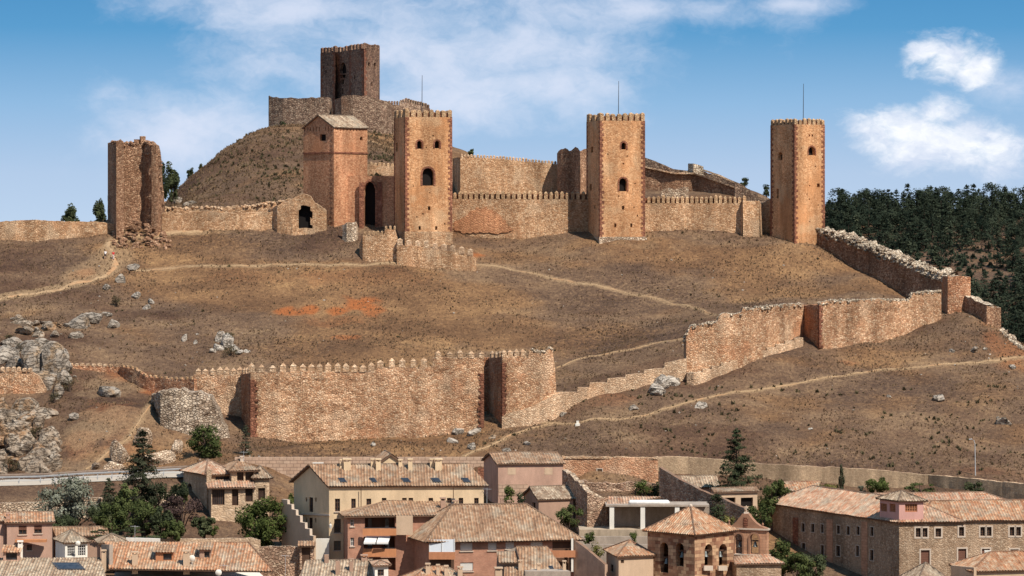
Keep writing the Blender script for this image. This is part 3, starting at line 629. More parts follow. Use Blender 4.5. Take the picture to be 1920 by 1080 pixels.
# ---------------------------------------------------------------- curtain walls between them
pA = [(838, 373, 462, 601.5), (960, 373, 462, 601.5), (1112, 374, 448, 601.5)]
t = thing('curtain_wall', 'crenellated curtain wall with a reddish plaster patch low on its face', 'castle wall', (*XY(975, 601.5), ZZ(460, 601.5)))
wall_run('wall', M['curtain'], pA, 1.6, jag=.05, disp=.10, parent=t, seed=2); merlons_on(t, pA, lin(853, 1104, 26), .66, .8, 1.25, .3, M['merlon']); infill(t, XY(848, 601.5), XY(1108, 601.5), ZZ(373.3, 601.5), ZZ(373.8, 601.5), 1.0, .8)
mb = MB(); pl = [(852, 432), (850, 415), (868, 408), (880, 398), (895, 390), (912, 389), (926, 396), (938, 404), (952, 420), (962, 432), (940, 438), (905, 436), (875, 438)]
pl2 = []
for (x0, y0), (x1, y1) in zip(pl, pl[1:]+pl[:1]):
    for k in range(6): a_ = k/6; pl2.append((x0+(x1-x0)*a_+R.uniform(-2.5, 2.5), y0+(y1-y0)*a_+R.uniform(-2.2, 2.2)))
ct = (905, 415)
for a_, b_ in zip(pl2, pl2[1:]+pl2[:1]): mb.poly([P(*a_, 601.36), P(*b_, 601.36), P(*ct, 601.30)]); mb.poly([P(*b_, 601.36), P(*a_, 601.36), P(*a_, 601.7), P(*b_, 601.7)])
mb.build('plaster_patch', M['curtain_red'], t)
pB = [(1205, 381, 450, 600.5), (1398, 381, 450, 600.5)]
t = thing('curtain_wall', 'crenellated curtain wall ending at a sloping stone buttress beside the slender tower', 'castle wall', (*XY(1300, 600.5), ZZ(450, 600.5)))
wall_run('wall', M['curtain'], pB, 1.6, jag=.05, disp=.10, parent=t, seed=5); merlons_on(t, pB, lin(1217, 1396, 21), .6, .8, 1.25, .3, M['merlon']); infill(t, XY(1209, 600.5), XY(1396, 600.5), ZZ(381, 600.5), ZZ(381, 600.5), 1.0, .8)
wall_run('buttress', M['curtain'], [(1391, 375, 450, 600.2), (1393, 376, 450, 599.0), (1424, 377, 450, 599.0), (1427, 382, 450, 601)], 2.5, jag=.06, lean=.035, parent=t, seed=6)
wall_run('wall_return', M['curtain'], [(1416, 384, 450, 603), (1460, 366, 450, 603)], 1.5, jag=.3, parent=t, seed=7)
# ---------------------------------------------------------------- gatehouse with its tiled roof, and the gate wall
TC = {'old': [(.10, .065, .045), (.26, .165, .105), (.38, .27, .18), (.52, .41, .29), (.36, .20, .12)],
      'warm': [(.12, .07, .045), (.29, .16, .092), (.37, .22, .13), (.43, .29, .185), (.53, .41, .29)],
      'orange': [(.24, .095, .048), (.40, .175, .085), (.46, .245, .135), (.52, .35, .22), (.57, .45, .32)],
      'pale': [(.30, .12, .065), (.47, .22, .125), (.50, .30, .19), (.55, .39, .27), (.60, .47, .34)]}
for k, v in TC.items(): M['tile_'+k] = tiles('clay_tiles_'+k, v)
def rplane(mb, pts, per=.42, amp=.075, lift=.0):
    """corrugated tile surface over a convex planar polygon"""
    p = [Vector(q) for q in pts]; n = (p[1]-p[0]).cross(p[2]-p[0]).normalized()
    if n.z < 0: n = -n
    e = Vector((0, 0, 1)).cross(n)
    if e.length < 1e-4: e = Vector((1, 0, 0))
    e.normalize(); s = n.cross(e); o = min(p, key=lambda v: v.z); uv = [((q-o).dot(e), (q-o).dot(s)) for q in p]
    a, b = min(u for u, v in uv), max(u for u, v in uv); sd0 = R.uniform(0, 900); k = max(2, int((b-a)/(per/6))); last = None
    for i in range(k+1):
        u = a+(b-a)*i/k; u_ = min(max(u, a+1e-4), b-1e-4); vs = []
        for (u0, v0), (u1, v1) in zip(uv, uv[1:]+uv[:1]):
            if (u0-u_)*(u1-u_) <= 0 and abs(u1-u0) > 1e-9: vs.append(v0+(v1-v0)*(u_-u0)/(u1-u0))
        if len(vs) < 2: last = None; continue
        v0, v1 = min(vs), max(vs); hgt = amp*(2*abs(math.cos(math.pi*u/per))**.8-1)+lift+.11*(float(vn(u/2.3, sd0, 3))-.5); q = (o+e*u+s*v0+n*hgt, o+e*u+s*v1+n*hgt, (u, v0), (u, v1))
        if last: mb.poly([last[0], q[0], q[1], last[1]], [last[2], q[2], q[3], last[3]])
        last = q
def slab(mb, pts, t=.16, d=.07):
    """the boarding under a tile plane"""
    p = [Vector(q) for q in pts]; n = (p[1]-p[0]).cross(p[2]-p[0]).normalized()
    if n.z < 0: p = p[::-1]; n = -n
    a = [q-n*d for q in p]; b = [q-n*(d+t) for q in p]
    mb.poly(a); mb.poly(b[::-1])
    for i in range(len(p)): j = (i+1) % len(p); mb.poly([b[i], b[j], a[j], a[i]])
def ridge(mb, a, b, r=.13):
    a, b = Vector(a), Vector(b); k = max(1, int((b-a).length/.45))
    for i in range(k): mb.tube([a.lerp(b, i/k), a.lerp(b, (i+1)/k)], [r*1.05, r*.9], 7)
def roof(parent, planes, mat, ridges=(), under=None, name='roof', per=.42):
    mb = MB()
    for p in planes: rplane(mb, p, per)
    for a, b in ridges: ridge(mb, a, b)
    o = mb.build(name, mat, parent); mb = MB()
    for p in planes: slab(mb, p)
    mb.build('eaves', under or M['eave'], o); return o
def V3(p, z): return Vector((p[0], p[1], z))
def gable_roof(parent, A, B, C, D, ze, zr, mat, ov=.4, **k):
    """A-B front eave, D-C back eave, ridge parallel to them"""
    A, B, C, D = [Vector(p[:2]) for p in (A, B, C, D)]; u = (B-A).normalized(); w = (D-A).normalized(); h = (D-A).length/2; sl = (zr-ze)/h
    A2, B2, C2, D2 = A-u*ov-w*ov, B+u*ov-w*ov, C+u*ov+w*ov, D-u*ov+w*ov; z = ze-sl*ov; r0, r1 = V3((A2+D2)/2, zr), V3((B2+C2)/2, zr)
    return roof(parent, [[V3(A2, z), V3(B2, z), r1, r0], [V3(C2, z), V3(D2, z), r0, r1]], mat, [(r0, r1)], **k)
def hip_roof(parent, A, B, C, D, ze, zr, mat, ov=.5, hip=None, **k):
    A, B, C, D = [Vector(p[:2]) for p in (A, B, C, D)]; u = (B-A).normalized(); w = (D-A).normalized(); h = (D-A).length/2; L = (B-A).length; sl = (zr-ze)/h
    A2, B2, C2, D2 = A-u*ov-w*ov, B+u*ov-w*ov, C+u*ov+w*ov, D-u*ov+w*ov; z = ze-sl*ov; hp = min(hip if hip is not None else h, L/2); m = (A+D)/2
    r0, r1 = V3(m+u*hp, zr), V3(m+u*(L-hp), zr); a, b, c, d = V3(A2, z), V3(B2, z), V3(C2, z), V3(D2, z)
    if (r1-r0).length < .05: pl = [[a, b, r0], [b, c, r0], [c, d, r0], [d, a, r0]]; rd = [(a, r0), (b, r0), (c, r0), (d, r0)]
    else: pl = [[a, b, r1, r0], [b, c, r1], [c, d, r0, r1], [d, a, r0]]; rd = [(r0, r1), (a, r0), (b, r1), (c, r1), (d, r0)]
    return roof(parent, pl, mat, rd, **k)
M['eave'] = plain('eave_timber', (.17, .10, .065), .2)
N, Rt, B, L = square(626, 602, 565, 686); zb, ze = ZZ(440, 602), ZZ(237, 602); zr = ZZ(215.5, 606)
t = thing('gatehouse', 'tall plain gatehouse tower under a low tiled gable roof', 'tower', (*((N+B)/2), zb))
mb = MB(); lh = holes_px(L, N, [(600, 252, 611, 264)]+[(570+i*5.6, 234+abs(i-5)*.6, 571.6+i*5.6, 246, None) for i in range(10) if i not in (6, )]); fh = holes_px(N, Rt, [(675, 256, 680, 263, 'round')]+[(632+i*6, 239, 633.5+i*6, 246) for i in range(9)])
w = (N-L).length; facade(mb, L, N, zb, ze, lh, .5, apex=(w*.5, zr)); facade(mb, N, Rt, zb, ze, fh, .5); facade(mb, Rt, B, zb, ze, apex=(w*.5, zr)); facade(mb, B, L, zb, ze); mb.build('wall', M['gatehouse'], t)
panes(t, L, N, lh[:1], M['void'], .48); panes(t, N, Rt, fh[:1], M['void'], .48)
gable_roof(t, N, Rt, B, L, ze, zr, M['tile_old'], .3)
mb = MB(); o = .14; zc = ZZ(287.5, 602); mb.prism([(p.x, p.y) for p in (N+Vector((0, -o*1.4)), Rt+Vector((o*1.4, 0)), B+Vector((0, o*1.4)), L+Vector((-o*1.4, 0)))], zc, zc+.3); mb.build('string_course', M['quoin'], t)
quoins(t, N, (Rt-N).normalized(), (L-N).normalized(), zb, ze-.1, M['gatehouse'], .4, .8)
A, B2 = XY(648, 604.6), XY(742, 603.0); zb, zt = ZZ(445, 604), ZZ(330, 604)
t = thing('gate_wall', 'shaded gate wall with a tall pointed arch between the gatehouse and a tower', 'castle gate', (*((A+B2)/2), zb))
hs = holes_px(A, B2, [(683, 340, 704, 437, 'point')]); mb = MB(); facade(mb, A, B2, zb, zt, hs, 1.2); mb.prism([A+Vector((0, 1.22)), B2+Vector((0, 1.22)), B2+Vector((0, 1.5)), A+Vector((0, 1.5))], zb, zt-.01)
mb.poly([V3(A, zt), V3(B2, zt), V3(B2+Vector((0, 1.5)), zt), V3(A+Vector((0, 1.5)), zt)]); mb.build('wall', M['gatehouse'], t); panes(t, A, B2, hs, M['void'], 1.15, name='doorway'); ringpart(t, A, B2, hs[0], M['quoin'], .4, .25)
for px in (678, 712): mb = MB(); q = XY(px, 603.4); mb.box((q.x, q.y, zb), (.9, .5, zt-zb-1.2)); mb.build('pilaster', M['quoin'], t)
# ---------------------------------------------------------------- keep and its enclosure on the summit
fp = [XY(*p) for p in ((601, 744), (628, 737), (628.3, 740.5), (654.7, 733.5), (655, 730.5), (683, 723), (712, 733), (706, 748), (612, 756))]
zb, zt = ZZ(262, 735), ZZ(93, 728)
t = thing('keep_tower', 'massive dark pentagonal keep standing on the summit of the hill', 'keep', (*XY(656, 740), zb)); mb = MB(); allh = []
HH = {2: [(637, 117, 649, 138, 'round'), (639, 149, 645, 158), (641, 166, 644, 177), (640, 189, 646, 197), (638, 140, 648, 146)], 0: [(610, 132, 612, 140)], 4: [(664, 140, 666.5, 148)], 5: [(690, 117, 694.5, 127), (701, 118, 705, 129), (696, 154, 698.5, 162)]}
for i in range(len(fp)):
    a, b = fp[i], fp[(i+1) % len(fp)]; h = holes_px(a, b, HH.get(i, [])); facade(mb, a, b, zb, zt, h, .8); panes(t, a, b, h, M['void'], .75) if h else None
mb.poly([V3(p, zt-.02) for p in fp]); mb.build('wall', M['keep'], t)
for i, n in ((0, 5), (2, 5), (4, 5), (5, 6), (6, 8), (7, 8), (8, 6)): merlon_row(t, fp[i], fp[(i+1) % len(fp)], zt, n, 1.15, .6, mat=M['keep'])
un = lambda a, b: (b-a).normalized()
quoins(t, fp[1], un(fp[1], fp[0]), Vector((0, 1)), zb, zt, M['quoin'], .7, 1.3, .8); quoins(t, fp[4], un(fp[4], fp[5]), Vector((0, 1)), zb, zt, M['quoin'], .7, 1.3, .8); quoins(t, fp[5], un(fp[5], fp[4]), un(fp[5], fp[6]), zb, zt, M['quoin'], .9, 1.6, .8); quoins(t, fp[0], un(fp[0], fp[1]), Vector((.3, 1)).normalized(), zb, zt, M['quoin'], .7, 1.3, .8)
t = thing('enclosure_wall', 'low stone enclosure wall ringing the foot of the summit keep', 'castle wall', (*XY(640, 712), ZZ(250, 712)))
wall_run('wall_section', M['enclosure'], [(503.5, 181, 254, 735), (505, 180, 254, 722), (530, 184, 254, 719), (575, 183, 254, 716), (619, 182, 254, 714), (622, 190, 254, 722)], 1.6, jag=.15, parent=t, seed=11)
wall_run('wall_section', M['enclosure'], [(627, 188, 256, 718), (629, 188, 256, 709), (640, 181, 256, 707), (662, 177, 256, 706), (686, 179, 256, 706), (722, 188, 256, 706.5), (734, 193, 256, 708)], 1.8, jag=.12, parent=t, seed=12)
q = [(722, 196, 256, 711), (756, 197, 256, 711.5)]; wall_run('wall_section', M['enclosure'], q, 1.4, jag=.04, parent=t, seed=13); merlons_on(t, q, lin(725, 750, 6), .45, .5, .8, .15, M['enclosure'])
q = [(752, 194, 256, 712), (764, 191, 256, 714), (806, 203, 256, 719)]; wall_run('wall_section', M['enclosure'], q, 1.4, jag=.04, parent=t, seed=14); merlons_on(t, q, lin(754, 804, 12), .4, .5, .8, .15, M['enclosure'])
# ---------------------------------------------------------------- inner walls
q = [(849, 297, 372, 646), (863, 294, 372, 636), (930, 297, 372, 637), (1070, 310, 372, 640)]
t = thing('inner_wall', 'long inner wall with small merlons rising behind the curtain wall', 'castle wall', (*XY(960, 638), ZZ(372, 638)))
wall_run('wall', M['curtain'], q, 1.5, jag=.06, parent=t, seed=21, holes=[(1049, 341, 1061, 366)]); merlons_on(t, q, lin(866, 1066, 34), .42, .5, .45, .22, M['merlon_pale'])
wall_run('ruined_turret', M['ruin'], [(1045, 287, 372, 636), (1052, 279, 372, 634), (1060, 276, 372, 633), (1068, 283, 372, 632), (1079, 276, 372, 630), (1088, 281, 372, 628), (1102, 279, 372, 630), (1110, 284, 372, 632)], 5, jag=.2, lab='dark broken turret with a jagged top beside the middle tower', cat='ruin', seed=22)
q = [(684, 309, 340, 641), (740, 312, 345, 641)]
t = thing('low_wall', 'short pale crenellated wall seen between gatehouse and the window tower', 'castle wall', (*XY(712, 641), ZZ(342, 641))); wall_run('wall', M['curtain'], q, 1.0, jag=.03, parent=t, seed=23); merlons_on(t, q, lin(688, 736, 7), .5, .5, .5, .15, M['merlon'])
t = thing('terrace_wall', 'dark stepped inner wall with a walkway descending behind the second curtain wall', 'castle wall', (*XY(1290, 645), ZZ(365, 645)))
wall_run('parapet', M['enclosure'], [(1205, 295, 372, 652), (1222, 300, 372, 651), (1240, 307, 372, 650), (1262, 317, 372, 649), (1292, 320, 372, 648)], 1.0, jag=.1, parent=t, seed=24)
wall_run('lower_face', M['ruin'], [(1205, 313, 372, 644), (1230, 318, 372, 643), (1265, 325, 372, 641), (1300, 325, 372, 640), (1340, 338, 372, 636), (1400, 359, 378, 630)], 1.2, jag=.06, cap=M['capstone'], parent=t, seed=25)
wall_run('walkway_edge', M['stepped'], [(1206, 311, 314, 643.4), (1230, 316, 319, 642.4), (1265, 323.5, 326.5, 640.4), (1300, 323.5, 326.5, 639.4), (1340, 336.5, 339.5, 635.4), (1400, 357.5, 360.5, 629.4)], .8, ground=False, sink=0, jag=.06, parent=t, seed=251)
wall_run('walkway_edge', M['stepped'], [(1318, 317, 320, 642.2), (1350, 328, 331, 640.5), (1376, 340, 343, 639), (1392, 349, 352, 637.5)], .8, ground=False, sink=0, jag=.06, parent=t, seed=252)
wall_run('upper_face', M['enclosure'], [(1290, 318, 372, 646), (1318, 321, 372, 645), (1350, 331, 372, 643), (1376, 343, 372, 641), (1392, 352, 372, 639)], 1.3, jag=.12, cap=M['capstone'], parent=t, seed=26)
wall_run('turret_block', M['capstone'], [(1291, 306, 330, 643), (1300, 307, 330, 641.5), (1319, 312, 330, 642)], 2.0, jag=.06, parent=t, seed=27)
wall_run('stepped_end', M['enclosure'], [(1378, 345, 385, 622), (1392, 346, 385, 621.5), (1393, 352, 386, 621.4), (1406, 354, 388, 621), (1407, 361, 390, 620.9), (1420, 362, 392, 620), (1421, 369, 392, 619.9), (1450, 374, 392, 619)], 1.4, jag=.12, cap=M['capstone'], parent=t, seed=28)
wall_run('ruined_wall', M['pale'], [(1240, 357, 375, 622), (1255, 353, 375, 622), (1276, 354, 375, 622), (1291, 351, 375, 622)], 1.0, jag=.2, lab='low heap of broken masonry peeping over the merlons of the second curtain wall', cat='ruin', seed=29)
# ---------------------------------------------------------------- ruined tower and walls at the left
RT = t = thing('ruined_tower', 'roofless half fallen tower with a ragged right edge', 'ruined tower', (*XY(250, 601), ZZ(432, 601)))
wall_run('left_wall', M['ruin'], [(202, 268, 436, 609), (203, 267, 436, 607), (218, 266, 436, 598), (221, 270, 436, 598.3)], 1.5, off=(1.0, 1.2), jag=.15, disp=.12, parent=t, seed=31)
wall_run('back_wall', M['ruin'], [(217, 270, 436, 603), (245, 271, 436, 603.5), (262, 270, 436, 603.5), (276, 268, 436, 603.5)], 1.5, jag=.2, disp=.12, parent=t, seed=32)
wall_run('broken_wing', M['ruin'], [(271, 266, 436, 603.2), (284, 267, 436, 600.6), (292, 270, 436, 600.2), (295, 280, 436, 600.2), (297, 300, 436, 600.6), (299, 345, 436, 601.2), (303, 385, 436, 601.5)], 1.4, off=(.3, 3.0), jag=.5, disp=.35, parent=t, seed=33)
top_stones(t, [(203, 267, 0, 607), (219, 266, 0, 598.5)], 26, .4, M['ruin'], (1, 1.2), 11, 1.4); top_stones(t, [(219, 269, 0, 603), (250, 269, 0, 603.5), (276, 266, 0, 603.5)], 60, .42, M['ruin'], (0, 1.5), 12, 1.6); top_stones(t, [(271, 265, 0, 603), (286, 270, 0, 600.4), (294, 284, 0, 600.4), (298, 305, 0, 600.8), (301, 350, 0, 601.2), (304, 390, 0, 601.5)], 90, .4, M['ruin'], (.3, 2.0), 13, 1.2)
mb = MB(); [mb.box((XY(x, 603.5).x, 603.9, ZZ(y+4, 603.5)), (1.0, .9, .9+.5*i), .3*i) for i, (x, y) in enumerate(((256, 266), (267, 265)))]; mb.build('broken_merlon', M['ruin'], t)
wall_run('castle_wall', M['curtain'], [(-60, 416, 452, 599), (60, 414, 454, 599), (130, 416, 450, 599.5), (180, 416, 442, 600), (215, 419, 436, 601)], 1.4, jag=.14, disp=.12, cap=M['merlon_pale'], seed=34, lab='long low weathered wall running up to the roofless tower', cat='castle wall')
t = thing('castle_wall', 'low broken wall with one dark arched doorway below the gatehouse', 'castle wall', (*XY(450, 603), ZZ(430, 603)))
wall_run('front_wall', M['curtain'], [(304, 400, 436, 601.5), (360, 400, 432, 601.5), (450, 399, 428, 601.5), (500, 396, 428, 601.5), (545, 392, 428, 601.5)], 1.0, jag=.28, disp=.16, cap=M['merlon_pale'], parent=t, seed=35)
wall_run('rear_wall', M['curtain'], [(302, 390, 428, 606), (350, 391, 428, 606), (400, 393, 428, 606), (450, 388, 428, 606), (500, 379, 428, 606), (545, 374, 428, 605.5)], 1.2, jag=.4, disp=.16, cap=M['merlon_pale'], parent=t, seed=36); top_stones(t, [(302, 390, 0, 606), (450, 388, 0, 606), (545, 374, 0, 605.5)], 130, .4, M['merlon_pale'], (0, 1.2), 14)
wall_run('gate_block', M['curtain'], [(498, 398, 432, 604.5), (520, 384, 432, 600), (548, 372, 432, 599), (572, 364, 432, 599), (582, 366, 432, 599), (590, 380, 432, 599.3), (612, 394, 432, 600)], 1.6, jag=.2, st=.35, disp=.12, cap=M['merlon_pale'], parent=t, seed=37, holes=[(561, 385, 584, 426)])
mb = MB(); mb.prism([XY(559, 600.3), XY(586, 600.3), XY(586, 600.45), XY(559, 600.45)], ZZ(432, 600), ZZ(383, 600)); mb.build('doorway', M['void'], t)
wall_run('stone_block', M['pale'], [(642, 424, 438, 596), (650, 418, 440, 595), (668, 417, 442, 595), (671, 426, 442, 596)], 1.0, jag=.15, lab='small squared stump of masonry in front of the gate wall', cat='ruin', seed=38)
# barbican in front of the window tower
t = thing('barbican_wall', 'low crenellated outwork in front of the tower with two small windows', 'castle wall', (*XY(770, 589), ZZ(488, 589)))
q = [(674, 458, 488, 590), (680, 441, 488, 588.5), (720, 440, 490, 588), (722, 430, 490, 588), (741, 430, 490, 588), (745, 445, 492, 588)]
wall_run('upper_wall', M['curtain'], q, 1.2, jag=.12, disp=.12, parent=t, seed=41); merlons_on(t, q, lin(684, 740, 8), .42, .6, .6, .2, M['merlon'])
q = [(744, 459, 492, 587), (790, 463, 492, 586.8), (850, 472, 492, 586.6), (885, 479, 494, 586.6), (893, 486, 494, 587)]
wall_run('lower_wall', M['curtain'], q, 1.0, jag=.1, disp=.14, cap=M['merlon_pale'], parent=t, seed=42); merlons_on(t, q, lin(750, 882, 9), .95, .7, 1.05, .3, M['stepped'])
# ---------------------------------------------------------------- wall going down to the right, corner turret
DW = thing('ruined_wall', 'tall shaded ruined wall with a bleached rubble top descending from the slender tower', 'ruined wall', (*XY(1640, 584), ZZ(525, 584))); DP = [(1514, 430, 462, 600), (1524, 434, 466, 598), (1560, 443, 478, 594), (1600, 455, 500, 589), (1640, 472, 525, 584), (1690, 494, 552, 578), (1740, 514, 570, 572), (1776, 523, 585, 567.5)]; top_stones(DW, DP, 520, .50, M['capstone'], (1.0, .7), 1, 1.6); top_stones(DW, [(p[0], p[1]-6, p[2], p[3]) for p in DP], 620, .55, M['capstone'], (2.0, 1.4), 6, 2.2)
wall_run('wall', M['ruin'], [(1514, 432, 462, 600), (1524, 436, 466, 598), (1560, 444, 478, 594), (1600, 456, 500, 589), (1640, 473, 525, 584), (1690, 495, 552, 578), (1740, 515, 570, 572), (1776, 524, 585, 567.5)], off=(2.2, 1.5), jag=.75, disp=.2, st=.5, block=.7, rise=1.0, cap=M['capstone'], parent=DW, seed=51)
wall_run('corner_turret', M['rampart_red'], [(1764, 519, 600, 570), (1777, 519, 600, 563.5), (1800, 518, 600, 563.5), (1820, 519, 600, 564.5)], 4.5, jag=.14, cap=M['capstone'], seed=52, lab='squat reddish corner turret where two ruined walls meet', cat='turret')
wall_run('ruined_wall', M['ruin'], [(1795, 552, 605, 566), (1820, 558, 612, 562), (1845, 570, 616, 557), (1850, 572, 620, 556.5), (1862, 580, 622, 557.5)], off=(1.6, 1.2), jag=.3, disp=.2, cap=M['capstone'], seed=53, lab='short ruined wall stub falling away below the squat corner turret', cat='ruined wall')
# ---------------------------------------------------------------- long rampart on the right
q1 = [(1283, 640, 718, 536), (1287, 628, 718, 532), (1296, 612, 716, 532), (1345, 603, 705, 533.5), (1349, 592, 704, 533.6), (1390, 588, 695, 535.5), (1393, 579, 695, 535.6), (1420, 577, 690, 537.5), (1450, 574, 680, 541), (1480, 571, 668, 545), (1507, 572, 660, 549)]
q2 = [(1506, 572, 660, 549.5), (1536, 572, 652, 543.5)]
q3 = [(1536, 570, 652, 543.5), (1560, 563, 645, 545), (1620, 563, 636, 549), (1690, 563, 628, 554.5), (1705, 562, 625, 556), (1712, 549, 622, 556.5), (1765, 546, 604, 560)]
t = thing('rampart_wall', 'long ruined red rubble rampart climbing to the squat corner turret', 'rampart', (*XY(1500, 547), ZZ(660, 547)))
wall_run('wall', M['rampart'], q1, 2.0, jag=.28, disp=.22, cap=M['capstone'], parent=t, seed=61); top_stones(t, q1, 330, .34, M['capstone'], (0, 2.0), 2); top_stones(t, q3, 330, .34, M['capstone'], (0, 2.0), 3); wall_run('return_face', M['rampart_red'], q2, 2.5, off=(1.5, 2), jag=.1, disp=.12, parent=t, seed=62); wall_run('wall', M['rampart'], q3, 2.0, jag=.28, disp=.22, cap=M['capstone'], parent=t, seed=63)
quoins(t, XY(1536.5, 543.3), (XY(1560, 545)-XY(1536, 543.5)).normalized(), (XY(1506, 549.5)-XY(1536, 543.5)).normalized(), ZZ(652, 543), ZZ(573, 543), M['quoin'])
st = [(1288, 700, 722, 530)]; pxs = lin(1300, 1506, 13)
for i in range(12): a, b = pxs[i], pxs[i+1]; ys = 699-i*5.9; Yd = 529.4+i*1.2; st += [(a+.5, ys, ys+18, Yd), (b, ys-1, ys+16, Yd+1.1)]
wall_run('stepped_footing', M['stepped'], st, 1.8, jag=.05, disp=.08, cap=M['capstone'], parent=t, seed=64)
st = [(1036, 735, 790, 522), (1082, 735, 765, 523.5)]
for i, (x, y) in enumerate(((1083, 727), (1105, 726), (1106, 718), (1138, 717), (1139, 710), (1172, 708), (1173, 703), (1207, 700), (1208, 694), (1245, 690), (1246, 681), (1288, 671))): st.append((x, y, 760-(x-1083)*.22, 523.5+(x-1083)/204*8))
wall_run('stepped_wall', M['stepped'], st, 1.3, jag=.05, disp=.10, seed=65, lab='low pale stepped wall linking the crenellated rampart to the red rubble one', cat='wall')
# ---------------------------------------------------------------- crenellated rampart in the middle
t = thing('crenellated_rampart', 'broad red rubble rampart topped with pointed merlons above the town', 'rampart', (*XY(700, 519), ZZ(825, 519)))
a1 = [(363, 703, 805, 527), (452, 703, 838, 526)]; a2 = [(451, 702, 842, 526.5), (470, 698, 842, 518.5)]; a3 = [(470, 698, 838, 518.5), (560, 697, 830, 518.5), (690, 697, 830, 518.5), (706, 692, 830, 518.5), (707, 689, 830, 518.5), (811, 688, 828, 518.5), (812, 671, 828, 518.5), (907, 671, 812, 519.5)]
a4 = [(900, 671, 800, 526), (916, 671, 800, 526), (942, 670, 795, 518.5)]; a5 = [(942, 670, 792, 518.5), (990, 668, 790, 519.5), (993, 654, 790, 519.6), (1002, 658, 790, 519.8), (1020, 660, 790, 520.5), (1030, 653, 790, 520.6), (1036, 656, 790, 520.8), (1041, 690, 790, 521), (1043, 735, 790, 521.2)]; top_stones(t, a5[2:-2], 60, .3, M['capstone'], (0, 1.4), 4)
for q, m, s in ((a1, 'rampart', 71), (a2, 'rampart_red', 72), (a3, 'rampart', 73), (a4, 'rampart_red', 74), (a5, 'rampart', 75)):
    wall_run('wall' if m == 'rampart' else 'return_face', M[m], q, 1.6, jag=.10 if s != 75 else .3, disp=.2 if m == 'rampart' else .08, parent=t, seed=s)
MP = M['merlon_pale']
merlons_on(t, a1, [371, 384, 398, 412, 424, 437, 449], .78, .8, .72, .6, MP); merlons_on(t, a2, [455, 460, 465], .8, .6, .62, .5, MP)
merlons_on(t, a3, [340+x/3.097 for x in (408, 465, 530, 590, 650, 705, 755, 802, 852, 907, 955, 1005, 1055, 1103)], .92, .8, .85, .6, MP)
merlons_on(t, a3, [340+x/3.097 for x in (1155, 1222, 1283, 1347, 1408)], .95, .8, .95, .55, MP); merlons_on(t, a3, [340+x/3.097 for x in (1493, 1560, 1620, 1685, 1745, 1800)], .9, .8, .75, .55, MP)
merlons_on(t, a4, [920, 927, 934], .9, .6, .75, .5, MP); merlons_on(t, a5, [946, 957, 969, 981], .8, .8, .75, .5, MP)
un = lambda a, b: (b-a).normalized()
quoins(t, XY(470, 518.3), Vector((1, 0)), un(XY(470, 518.5), XY(451, 526.5)), ZZ(842, 518.5), ZZ(712, 518.5), M['quoin'], .7, 1.1); quoins(t, XY(907, 519.3), Vector((-1, 0)), Vector((0, 1)), ZZ(812, 519), ZZ(700, 519), M['quoin'], .5, .8)
quoins(t, XY(942, 518.3), Vector((1, 0)), un(XY(942, 518.5), XY(916, 526)), ZZ(795, 518.5), ZZ(680, 518.5), M['quoin'], .4, .7)
wall_run('footing', M['stepped'], [(941, 780, 800, 517.8), (960, 772, 798, 518), (1000, 762, 792, 519), (1040, 740, 785, 520.5), (1062, 735, 778, 522)], 1.8, jag=.12, disp=.12, parent=t, seed=76)
wall_run('fallen_bastion', M['bastion'], [(284, 742, 850, 523), (301, 733, 868, 514.3), (330, 732, 872, 514), (372, 736, 862, 514), (394, 741, 850, 514.5), (408, 768, 844, 515), (422, 804, 840, 516), (431, 826, 838, 516.5)], 5, jag=.3, disp=.4, st=.45, lean=.02, seed=77, lab='thick tilted stub of grey rubble masonry left of the crenellated rampart', cat='ruin')
t = thing('boundary_wall', 'low reddish wall bending downhill into the gully', 'wall', (*XY(250, 536), ZZ(715, 536)))
q = [(128, 686, 712, 541), (180, 686, 714, 541), (224, 688, 716, 540.5)]; wall_run('lit_section', M['rampart_red'], q, .9, jag=.05, parent=t, seed=78); merlons_on(t, q, lin(133, 218, 9), .66, .5, .4, .1, MP)
q2 = [(224, 688, 728, 540), (252, 692, 748, 536.5), (273, 706, 760, 534), (318, 711, 775, 530), (364, 711, 780, 526.5)]; wall_run('shaded_section', M['rampart_red'], q2, .9, off=(.6, .6), jag=.05, parent=t, seed=79); merlons_on(t, q2, lin(229, 270, 6)+lin(280, 358, 9), .5, .4, .35, .1, M['merlon'])
t = thing('crag_wall', 'red rubble wall with low merlons built against the limestone crag', 'wall', (*XY(40, 528), ZZ(760, 528)))
q = [(-60, 696, 770, 529), (30, 696, 765, 528), (58, 697, 762, 528), (72, 706, 760, 528.5), (86, 728, 758, 529)]; wall_run('wall', M['rampart'], q, 1.5, jag=.12, disp=.25, parent=t, seed=80); merlons_on(t, q, lin(4, 56, 6), .62, .7, .55, .2, MP)
